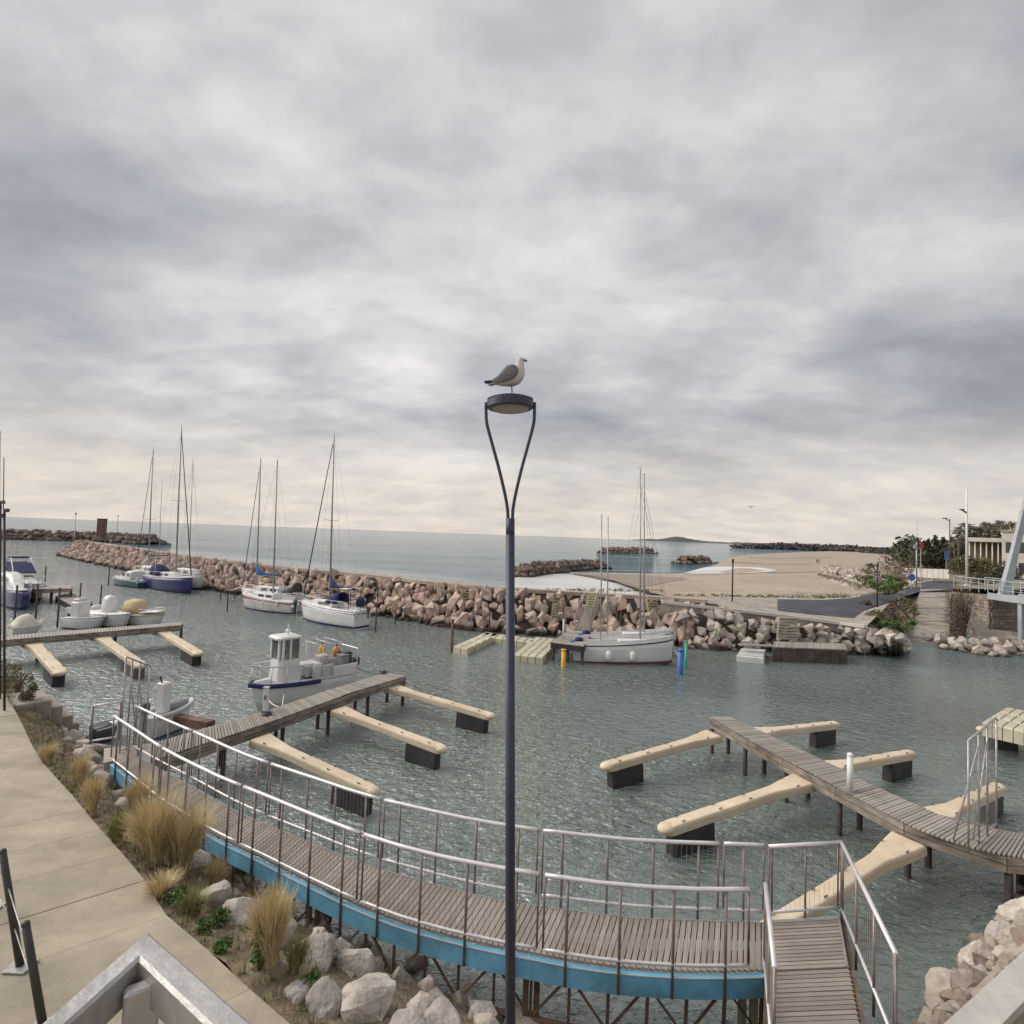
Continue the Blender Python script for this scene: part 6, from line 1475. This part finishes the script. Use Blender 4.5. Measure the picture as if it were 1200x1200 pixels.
for xb, yb, xt, yt, ym, D_, lab in ((7, 812, 4.5, 536, 597, 16.5, 'slim dark pole with fitting at the left edge'), (1.5, 806, 0, 505, 588, 17.5, 'second slim pole cut off by the left edge')):
    g = PD(xb, yb, D_); tp = PD(xt, yt, D_); md = g.lerp(tp, (yb - ym) / (yb - yt)); t = thing('street_lamp', lab, 'street lamp', g)
    MB().tube([g - V((0, 0, .6)), md], .032, 8).build('pole', M['post_dark'], t, True, True); MB().tube([md - V((0, 0, .4)), tp], .016, 6).build('whip_aerial', M['wire'], t, True, True)
    MB().rbox(md + V((.08, 0, -.05)), (.14, .1, .12), .02).build('fitting', M['grey_dark'], t, world=True); MB().rbox(md + V((.0, 0, -.22)), (.09, .09, .14), .02).build('bracket', M['black'], t, world=True)
def sign(label, x, yb, yt, D, mcol, wpx, hpx, name='road_sign', disc=False):
    g = PD(x, yb, D); t = thing(name, label, 'sign', g); h = PD(x, yt, D).z - g.z; k = .00163 * D
    MB().tube([(0, 0, 0), (0, 0, h)], .05, 6).build('pole', M['galv'], t)
    if disc: mb = MB(); mb.loft([[V((math.cos(a / 12 * 2 * PI) * wpx * k / 2, yy, h - hpx * k / 2 + math.sin(a / 12 * 2 * PI) * hpx * k / 2)) for a in range(12)] for yy in (-.08, -.05)], True, True, True); mb.build('panel', M[mcol], t)
    else: MB().rbox((0, -.07, h - hpx * k / 2), (wpx * k, .04, hpx * k), .01).build('panel', M[mcol], t)
    return t
sign('blue sign on a pole left of the hedge', 1109, 668, 646, 75, 'sign_blue', 5, 10)
sign('blue and violet round sign at the ramp head', 1068, 690, 672, 58, 'sign_blue', 8, 9, disc=True)
sign('red beach flag sign on a pale pole', 1079, 690, 635, 70, 'sign_red', 4, 8)
g = PD(1074, 690, 68); t = thing('signal_mast', 'pale mast with dark top left of the red flag sign', 'mast', g); h = PD(1074, 630, 68).z - g.z; MB().tube([(0, 0, 0), (0, 0, h)], .08, 8).build('pole', M['galv'], t, True); MB().rbox((0, 0, h - .2), (.5, .4, .45), .05).build('loudspeaker', M['grey_dark'], t); MB().rbox((-.2, 0, h * .82), (.35, .2, .5), .03).build('cabinet', M['galv'], t); MB().tube([(.1, 0, h), (.1, 0, h + 2.2)], .02, 4).build('aerial', M['wire'], t)
# low white wall with gaps, white boulders
a, b = PD(1060, 668, 95), PD(1114, 670, 85); t = thing('low_wall', 'low white rendered wall behind the ramp head', 'wall', a)
for k in range(9):
    p0, p1 = a.lerp(b, k / 9), a.lerp(b, (k + 1) / 9 - .006); MB().beam(p0 + V((0, 0, -.4)), p1 + V((0, 0, -.4)), .4, 1.5).build('wall_panel', M['render_white'], t, world=True)
for k, (x, y) in enumerate(((1060, 688), (1078, 679.5), (1092, 678), (1054, 694), (1069, 682))):
    g = P(x, y, 2.7); o = link('boulder', rock_mesh(k, M['render_white'])); s = .75; o.location = g + V((0, 0, .2)); o.scale = (s, s, s); tag(o, ('second white boulder from the left along the ramp kerb', 'fourth white boulder from the left along the ramp kerb', 'rightmost white boulder at the ramp head', 'leftmost white boulder along the ramp kerb', 'middle white boulder of the five along the ramp kerb')[k], 'boulder', 'white boulders lining the ramp')
# building with slender columns and flat canopy
D = 120; k = .00163 * D * 1.35; cc = PD(1163, 660, D); zb_, zt_ = 0, PD(1163, 632, D).z - 2; wb = 33 * k
t = thing('pavilion', 'pale pavilion with a flat canopy on slender columns', 'building', (cc.x, D, 2), -math.atan2(cc.x, D))
MB().rbox((0, 0, zt_ - .25), (wb, 9, .9), .05).build('canopy', M['render_white'], t); MB().rbox((0, 3.0, zt_ / 2), (wb * .9, 3, zt_ - 1), .05).build('rear_wall', M['bark'], t)
for j in range(9): MB().tube([(-wb / 2 + wb * (j + .5) / 9, -3.8, -.5), (-wb / 2 + wb * (j + .5) / 9, -3.8, zt_ - .6)], .13, 8).build('column', M['render_white'], t, True)
D = 110; k = .00163 * D * 1.35; cc = PD(1197, 655, D); zt_ = PD(1197, 624, D).z - 2
t = thing('white_house', 'white blocky house behind the bridge pylon', 'building', (cc.x, D, 2), -math.atan2(cc.x, D))
MB().rbox((0, 0, zt_ / 2), (24 * k, 8, zt_), .05).build('wall', M['render_white'], t); MB().rbox((0, 0, zt_ + .1), (26 * k, 8.6, .35), .05).build('roof', M['quay'], t)
for j in range(3):
    for i in range(2): MB().box((-8 * k + j * 8 * k, -4.0, 3 + i * 4.2), (3.4 * k, .12, 2.2)).build('window', M['glass'], t)

# ================================================================== vegetation
def bush(label, c, r, n, size, m, name='shrub', cat='shrub', stems=8, group=None, seed=0, twig=False):
    rg = random.Random(seed + 100); t = thing(name, label, cat, V((c.x, c.y, c.z - r[2])), 0, group); mb = MB()
    for _ in range(max(3, n // 60)):
        d = V((rg.gauss(0, .45), rg.gauss(0, .45), rg.gauss(0, .45))); q = c + V((d.x * r[0], d.y * r[1], d.z * r[2])); f = rg.uniform(.3, .55)
        leaf_quads(mb, q, (r[0] * f, r[1] * f, r[2] * f), 60, size, rg)
    mb.build('foliage', M[m], t, world=True)
    mb = MB(); b = V((c.x, c.y, c.z - r[2] * 1.05))
    for _ in range(stems):
        e = c + V((rg.uniform(-.8, .8) * r[0], rg.uniform(-.8, .8) * r[1], rg.uniform(.3, 1.0 if twig else .8) * r[2])); mb.tube([b + V((rg.uniform(-.2, .2) * r[0], 0, 0)), b.lerp(e, .5) + V((rg.uniform(-.1, .1), 0, .1)), e], .03 if not twig else .02, 4, .008)
    mb.build('stems', M['bark'], t, world=True); return t
bush('tall bare brown tamarisk bush at the slipway side', PD(1126, 724, 45.5), (1.0, .9, 2.7), 6500, .055, 'leaf_brown', stems=150, seed=1, twig=True)
for k, (x, y, z_, rx, rz_, m, lab) in enumerate(((1022, 722, 2.0, 1.1, 1.0, 'leaf_olive', 'olive shrub on the slope below the asphalt ramp end'), (1045, 722, 1.9, 1.2, 1.2, 'leaf_brown', 'brownish shrub in the middle of the planted slope'), (1062, 712, 2.2, 1.1, 1.0, 'leaf_olive', 'pale olive shrub beside the slipway head'), (1036, 738, 1.2, .9, .7, 'leaf', 'green low shrub above the grey boulders'), (1056, 733, 1.3, 1.0, .8, 'leaf', 'green shrub at the left side of the slipway'), (1012, 708, 2.3, .8, .6, 'leaf_brown', 'low brown shrub at the asphalt ramp end'))):
    bush(lab, P(x, y, z_), (rx, rx, rz_), 500, .13, m, seed=k + 5)
for k, (x, y, D, rx, rz_, m, lab) in enumerate(((1046, 664, 75, 2.6, 1.9, 'leaf_brown', 'reddish brown thicket behind the beach groyne'), (1037, 686, 58, 1.5, 1.0, 'leaf', 'yellow green shrub beside the ramp kerb'), (1020, 676, 66, 1.5, .9, 'leaf_olive', 'olive shrub on the beach groyne'), (1046, 684, 60, 1.2, .8, 'leaf_olive', 'olive shrub just behind the ramp kerb'))):
    bush(lab, PD(x, y, D), (rx, rx, rz_), 700, .16, m, seed=k + 20)
hd = thing('clipped_hedge', 'long dark hedge in front of the pavilion', 'hedge', PD(1117, 668, 72)); mb = MB(); rg = random.Random(6); a, b = PD(1116, 662, 72), PD(1157, 663, 70)
for k in range(40): leaf_quads(mb, a.lerp(b, k / 39) + V((0, 0, rg.uniform(-.2, .45))), (.6, .8, 1.0), 70, .16, rg)
mb.build('foliage', M['leaf_olive'], hd, world=True); MB().beam(a + V((0, 0, -.9)), b + V((0, 0, -.9)), .3, .8).build('stems', M['bark'], hd, world=True)
# dune plants behind the quay: ground cover
mb = MB(); rg = random.Random(12)
for _ in range(240):
    x = rg.uniform(640, 1010); y = (693.5 if x < 780 else 700.5) + rg.uniform(-2.0, 1.0) + (x - 800) * .004; g = P(x, y, 1.0 if x < 780 else 2.0); s = rg.uniform(.15, .4) * (1.3 if x > 930 else .8)
    leaf_quads(mb, g + V((0, 0, s * .5)), (s * 1.3, s * 1.3, s * .8), 14, .10, rg)
tag(mb.build('dune_plants', M['leaf_olive'], kind='stuff'), 'low dune plants between quay and sand', 'plants')
# beach groyne with paling fence
gy = thing('beach_groyne', 'stone heap on the beach held by a picket paling', 'rock bank', P(980, 685, 1.2)); rg = random.Random(14); sp_ = []
fl = resample([P(957, 676, 1.0), P(985, 684, 1.2), P(1005, 691, 1.4)], 1.0); bl_ = resample([P(972, 665, 1.2), P(1005, 670, 1.5), P(1032, 681, 1.7)], n=len(fl) - 1)
for a, b in zip(fl, bl_):
    for k in range(7): p = a.lerp(b, (k + rg.uniform(-.3, .3)) / 6); s = rg.uniform(.35, .8); sp_.append((p + V((rg.uniform(-.4, .4), 0, 1.4 * math.sin(PI * k / 6) * .7)), (s, s, s)))
stones_on(gy, sp_, M['rock_grey'])
for p in resample(fl, .42): MB().beam(p + V((0, -.5, -.3)), p + V((0, -.5, 1.0 + rg.uniform(-.1, .1))), .09, .06).build('picket', M['fascia'], gy, world=True)
mb = MB()
for _ in range(30): p = fl[rg.randrange(len(fl))].lerp(bl_[rg.randrange(len(bl_))], rg.uniform(.3, 1)); leaf_quads(mb, p + V((0, 0, 1.2)), (.7, .7, .4), 20, .13, rg)
mb.build('scrub', M['leaf_brown'], gy, world=True, kind='stuff')
# palms and cypress-like trees
def palm(label, x, yt, D, group='palms behind the bridge', seed=0):
    rg = random.Random(seed); g = PD(x, 655, D); g.z = 2.0; h = PD(x, yt, D).z - 2; t = thing('palm_tree', label, 'palm tree', g, 0, group)
    MB().tube([(0, 0, 0), (.1, 0, h * .5), (rg.uniform(-.3, .3), 0, h * .86)], .26, 7, .18).build('trunk', M['bark'], t, True)
    mb = MB(); c = V((0, 0, h * .86)); r = .12 * h + .55
    for k in range(26):
        a = rg.uniform(0, 6.3); el = rg.uniform(-.5, 1.4); d = V((math.cos(a) * math.cos(el), math.sin(a) * math.cos(el), math.sin(el))); side = V((-math.sin(a), math.cos(a), 0)); prev = None
        for j in range(5):
            s = j / 4; p = c + d * r * s - V((0, 0, .55 * r * s * s)); w_ = .34 * r * math.sin(PI * (.12 + .8 * s)) * .7
            cur = [p - side * w_ - V((0, 0, w_ * .5)), p, p + side * w_ - V((0, 0, w_ * .5))]
            if prev:
                f = .55; mid = [x_.lerp(y_, f) for x_, y_ in zip(prev, cur)]
                mb.add(prev[:2] + mid[:2], [(0, 1, 3, 2)]); mb.add(prev[1:] + mid[1:], [(0, 1, 3, 2)])
            prev = cur
    mb.build('crown', M['palm'], t); return t
PL = ['palm left of the tallest street lamp', 'first palm right of the tallest street lamp', 'palm over the left end of the pavilion', 'second palm over the pavilion', 'third palm over the pavilion', 'tallest palm over the pavilion', 'palm over the right end of the pavilion', 'palm just left of the bridge pylon', 'palm between pylon and right edge', 'short palm beside the shorter street lamp', 'palm right behind the tallest street lamp']
for k, (x, yt) in enumerate(((1123, 613), (1138, 611), (1149, 611), (1156, 607), (1163, 609), (1171, 604), (1178, 609), (1186, 605), (1197, 610), (1118, 628), (1131, 607))): palm(PL[k], x, yt, 135 + (k % 4) * 14, seed=k)
def conifer(label, x, yt, D, wpx, seed):
    rg = random.Random(seed); g = PD(x, 655, D); g.z = 1.5; h = PD(x, yt, D).z - 1.5; r = wpx * .00163 * D / 2; t = thing('evergreen_tree', label, 'tree', g, 0, 'evergreens behind the beach'); MB().tube([(0, 0, 0), (0, 0, h * .8)], .25, 6, .08).build('trunk', M['bark'], t, True); mb = MB()
    for k in range(16): z_ = h * (.2 + .78 * k / 15); q = r * (1.1 - .8 * (k / 15) ** 1.5); leaf_quads(mb, V((rg.uniform(-.2, .2) * r, rg.uniform(-.2, .2) * r, z_)), (q, q, h * .09), 34, .6, rg)
    mb.build('crown', M['leaf_dark'], t)
for k, (x, yt, w_, lab) in enumerate(((1096, 630, 7, 'pointed evergreen tree left of the shorter street lamp'), (1087, 634, 6, 'small pointed evergreen right of the red flag sign'), (1104, 632, 8, 'broad evergreen below the shorter street lamp'), (1061, 633, 4, 'lone narrow evergreen left of the signal mast'), (1127, 634, 9, 'bushy evergreen below the left palms'), (1140, 632, 10, 'bushy evergreen left of the pavilion'))): conifer(lab, x, yt, 170, w_, k)
mb = MB(); rg = random.Random(41)
for _ in range(130):
    x = rg.uniform(1050, 1210); g = PD(x, 655, rg.uniform(150, 230)); leaf_quads(mb, V((g.x, g.y, 4 + rg.uniform(0, 10.5 if x > 1135 else 8 if x > 1100 else 6))), (4, 4, 3.2), 60, .8, rg)
for _ in range(26):
    x = rg.uniform(1142, 1192); g = PD(x, 655, rg.uniform(84, 96)); leaf_quads(mb, V((g.x, g.y, 3.2 + rg.uniform(0, 2.2))), (1.5, 1.5, 1.6), 70, .3, rg)
tag(mb.build('background_scrub', M['leaf_dark'], kind='stuff'), 'mass of dark scrub behind the palms', 'scrub')

# people on the sand
def person(label, x, yb, yt, seed):
    g = P(x, yb, 1.0); h = HZ(g, yt) - g.z; t = thing('person', label, 'person', g, rz=.4 * seed); s = h / 1.75
    me = bpy.data.meshes.new('body'); J = [(0, 0, .95, .13), (0, 0, 1.2, .15), (0, 0, 1.42, .16), (0, 0, 1.52, .06), (0, .02, 1.66, .10), (.1, 0, .9, .10), (.11, .08, .5, .07), (.12, .0, .06, .05), (.12, .14, .04, .05), (-.1, 0, .9, .10), (-.11, -.06, .5, .07), (-.12, -.18, .06, .05), (-.12, -.04, .04, .05), (.2, 0, 1.4, .07), (.26, .02, 1.12, .05), (.26, .1, .88, .04), (-.2, 0, 1.4, .07), (-.26, 0, 1.12, .05), (-.26, .06, .88, .04)]
    Ed = [(0, 1), (1, 2), (2, 3), (3, 4), (0, 5), (5, 6), (6, 7), (7, 8), (0, 9), (9, 10), (10, 11), (11, 12), (2, 13), (13, 14), (14, 15), (2, 16), (16, 17), (17, 18)]
    me.from_pydata([(a * s, b * s, c * s) for a, b, c, _ in J], Ed, []); me.materials.append(M['cloth_dark']); o = link('body', me, t)
    o.modifiers.new('skin', 'SKIN'); o.modifiers.new('sub', 'SUBSURF').levels = 1
    for v, (_, _, _, r) in zip(me.skin_vertices[0].data, J): v.radius = (r * s, r * s)
    me.skin_vertices[0].data[0].use_root = True
    MB().ell((0, -.01 * s, 1.69 * s), (.105 * s, .115 * s, .11 * s), 10, 7).build('hair', M['bark'], t, True)
person('left one of two people in dark clothes walking on the sand', 957.3, 661.3, 655.3, 1); person('right one of two people in dark clothes walking on the sand', 959.7, 661.2, 655.2, 2)

# ================================================================== bank grasses and plants
def tuft(label, base, h, spread, n, m='grass', seed=0, lean=(0, 0), wdt=.006):
    rg = random.Random(seed); mb = MB(); root = spread * .28
    for _ in range(n):
        a = rg.uniform(0, 6.3); r0 = root * rg.random() ** .5; p = V((math.cos(a) * r0, math.sin(a) * r0, -.05)); out = V((math.cos(a), math.sin(a), 0)) * (spread * rg.random() ** .8) + V((lean[0], lean[1], 0)) * rg.uniform(.5, 1); hh = h * rg.uniform(.55, 1.05)
        side = V((-math.sin(a + rg.uniform(-1, 1)), math.cos(a), 0)).normalized() * wdt * rg.uniform(.6, 1.3); prev = None; droop = rg.uniform(.0, .35)
        for j in range(5):
            s = j / 4; q = p + out * (s ** 1.7) + V((0, 0, hh * (s - droop * s ** 3))); w_ = side * (1 - s * .85); cur = (q - w_, q + w_)
            if prev: mb.add([prev[0], prev[1], cur[1], cur[0]], [(0, 1, 2, 3)])
            prev = cur
    o = mb.build('grass_clump', M[m]); o.location = base; return tag(o, label, 'grass clump', 'dry grass clumps on the bank')
for k, (x, y, yt, spx, n, m, lab, ln_) in enumerate(((178, 1010, 925, 44, 1500, 'grass', 'tall straw coloured grass clump, left half of the big pair', (-.1, 0)), (208, 1022, 940, 46, 1700, 'grass', 'tall straw coloured grass clump, right half of the big pair', (.1, 0)), (322, 1138, 1035, 40, 1700, 'grass', 'straw coloured grass clump nearest the camera', (-.03, 0)),
        (90, 922, 880, 18, 600, 'grass', 'slim yellow grass clump beside the promenade bend', (0, 0)), (106, 948, 905, 20, 700, 'grass', 'yellow grass clump just before the big pair', (0, 0)), (140, 985, 950, 24, 500, 'grass_green', 'short olive grass between promenade and big clumps', (0, 0)),
        (160, 960, 905, 26, 700, 'grass', 'wispy grass behind the big pair', (0, 0)), (348, 1140, 1090, 24, 500, 'grass_green', 'olive grass at the right foot of the nearest clump', (.1, 0)), (230, 1070, 1040, 30, 500, 'grass_green', 'short dull grass below the pale pointed boulder', (0, 0)), (56, 895, 868, 18, 450, 'grass', 'small dry grass tuft near the concrete steps', (0, 0)), (190, 1050, 1020, 34, 500, 'grass', 'low matted dry grass at the promenade edge', (0, 0)), (250, 1045, 1000, 20, 500, 'grass', 'thin grass wisps behind the pale pointed boulder', (0, 0)), (395, 1075, 1035, 18, 400, 'leaf_brown', 'brown reeds under the blue beam', (0, 0)), (285, 1035, 1000, 24, 400, 'leaf_brown', 'brown dead stalks below the blue beam', (0, 0)))):
    g = on_bank(x, y); h = (HZ(g, yt) - g.z) * 1.05; tuft(lab, g, h, spx * .00163 * g.y * .66, int(n * 1.35), m, k, ln_, .0035 + .00035 * g.y)
def herb(label, x, y, rpx, hpx, seed, m='leaf', n=260, flowers=False):
    g = on_bank(x, y); k = .00163 * g.y; rg = random.Random(seed); t = thing('green_plant', label, 'plant', g, 0, 'green plants on the bank'); mb = MB()
    leaf_quads(mb, V((0, 0, hpx * k * .5)), (rpx * k, rpx * k, hpx * k * .5), n, .035, rg); mb.build('leaves', M[m], t); mb = MB()
    for _ in range(10): mb.tube([(0, 0, -.03), (rg.uniform(-.7, .7) * rpx * k, rg.uniform(-.7, .7) * rpx * k, hpx * k * rg.uniform(.5, 1))], .005, 3)
    mb.build('stems', M['leaf'], t)
for k, a in enumerate((('small bright green plant at the promenade edge', 236, 1100, 10, 16), ('green plant below the pale boulder', 258, 1085, 10, 18), ('tall green weed left of the nearest grass clump', 300, 1140, 9, 54), ('green spreading plant at the foot of the nearest clump', 362, 1172, 15, 20), ('leafy green plant right of the flat boulder', 424, 1190, 9, 26), ('dark green weed between the grass clumps', 262, 1108, 10, 12), ('yellow flowering weed in the nearest clump', 316, 1130, 8, 20), ('green weed growing on the pale pointed boulder', 256, 1025, 5, 12), ('low green plant at the promenade bend', 205, 1062, 14, 14))):
    herb(a[0], a[1], a[2], a[3], a[4], k, 'leaf' if k != 6 else 'yellow', 420 if a[4] > 40 else 260)
for k, (x, y, r_) in enumerate(((22, 800, .55), (8, 790, .5), (34, 812, .3))): bush(('leafy shrub at the left pole foot', 'shrub cut by the left edge above the promenade', 'small olive shrub beside the concrete steps')[k], P(x, y, 2.2), (r_, r_, r_), 420, .05, 'leaf_olive', seed=50 + k)
# dead stalks and litter on the bank
mb = MB(); rg = random.Random(29)
for _ in range(12000):
    i = rg.randrange(3, NB - 4); u_ = rg.random() ** 1.2 * .85 + .02; p = E2[i].lerp(W2[i], u_); p.z = bank_z(p, u_); h = rg.uniform(.02, .22) * (1 if noise.noise(p * .9) > -.1 else .35)
    a = rg.uniform(0, 6.3); d = V((math.cos(a), math.sin(a), 0)) * rg.uniform(.03, .2); sd_ = V((-math.sin(a), math.cos(a), 0)) * .0035; mb.add([p - sd_, p + sd_, p + d * .5 + V((0, 0, h)) + sd_ * .7, p + d * .5 + V((0, 0, h)) - sd_ * .7, p + d + V((0, 0, h * .7))], [(0, 1, 2, 3), (3, 2, 4)])
tag(mb.build('dead_stalks', M['leaf_brown'], kind='stuff'), 'tangle of dead brown stalks over the bank', 'dry weeds')
# matted ground cover on the bank
mb = MB(); rg = random.Random(23)
for _ in range(2600):
    i = rg.randrange(3, NB - 4); u_ = rg.random() ** 1.6 * .8 + .01; p = E2[i].lerp(W2[i], u_); p.z = bank_z(p, u_); h = rg.uniform(.04, .16)
    for _k in range(4):
        a = rg.uniform(0, 6.3); d = V((math.cos(a), math.sin(a), 0)) * rg.uniform(.01, .09); sd_ = V((-math.sin(a), math.cos(a), 0)) * .006; mb.add([p - sd_, p + sd_, p + d + V((0, 0, h))], [(0, 1, 2)])
tag(mb.build('ground_cover', M['grass_green'], kind='stuff'), 'short dull weeds covering the bank', 'ground cover')
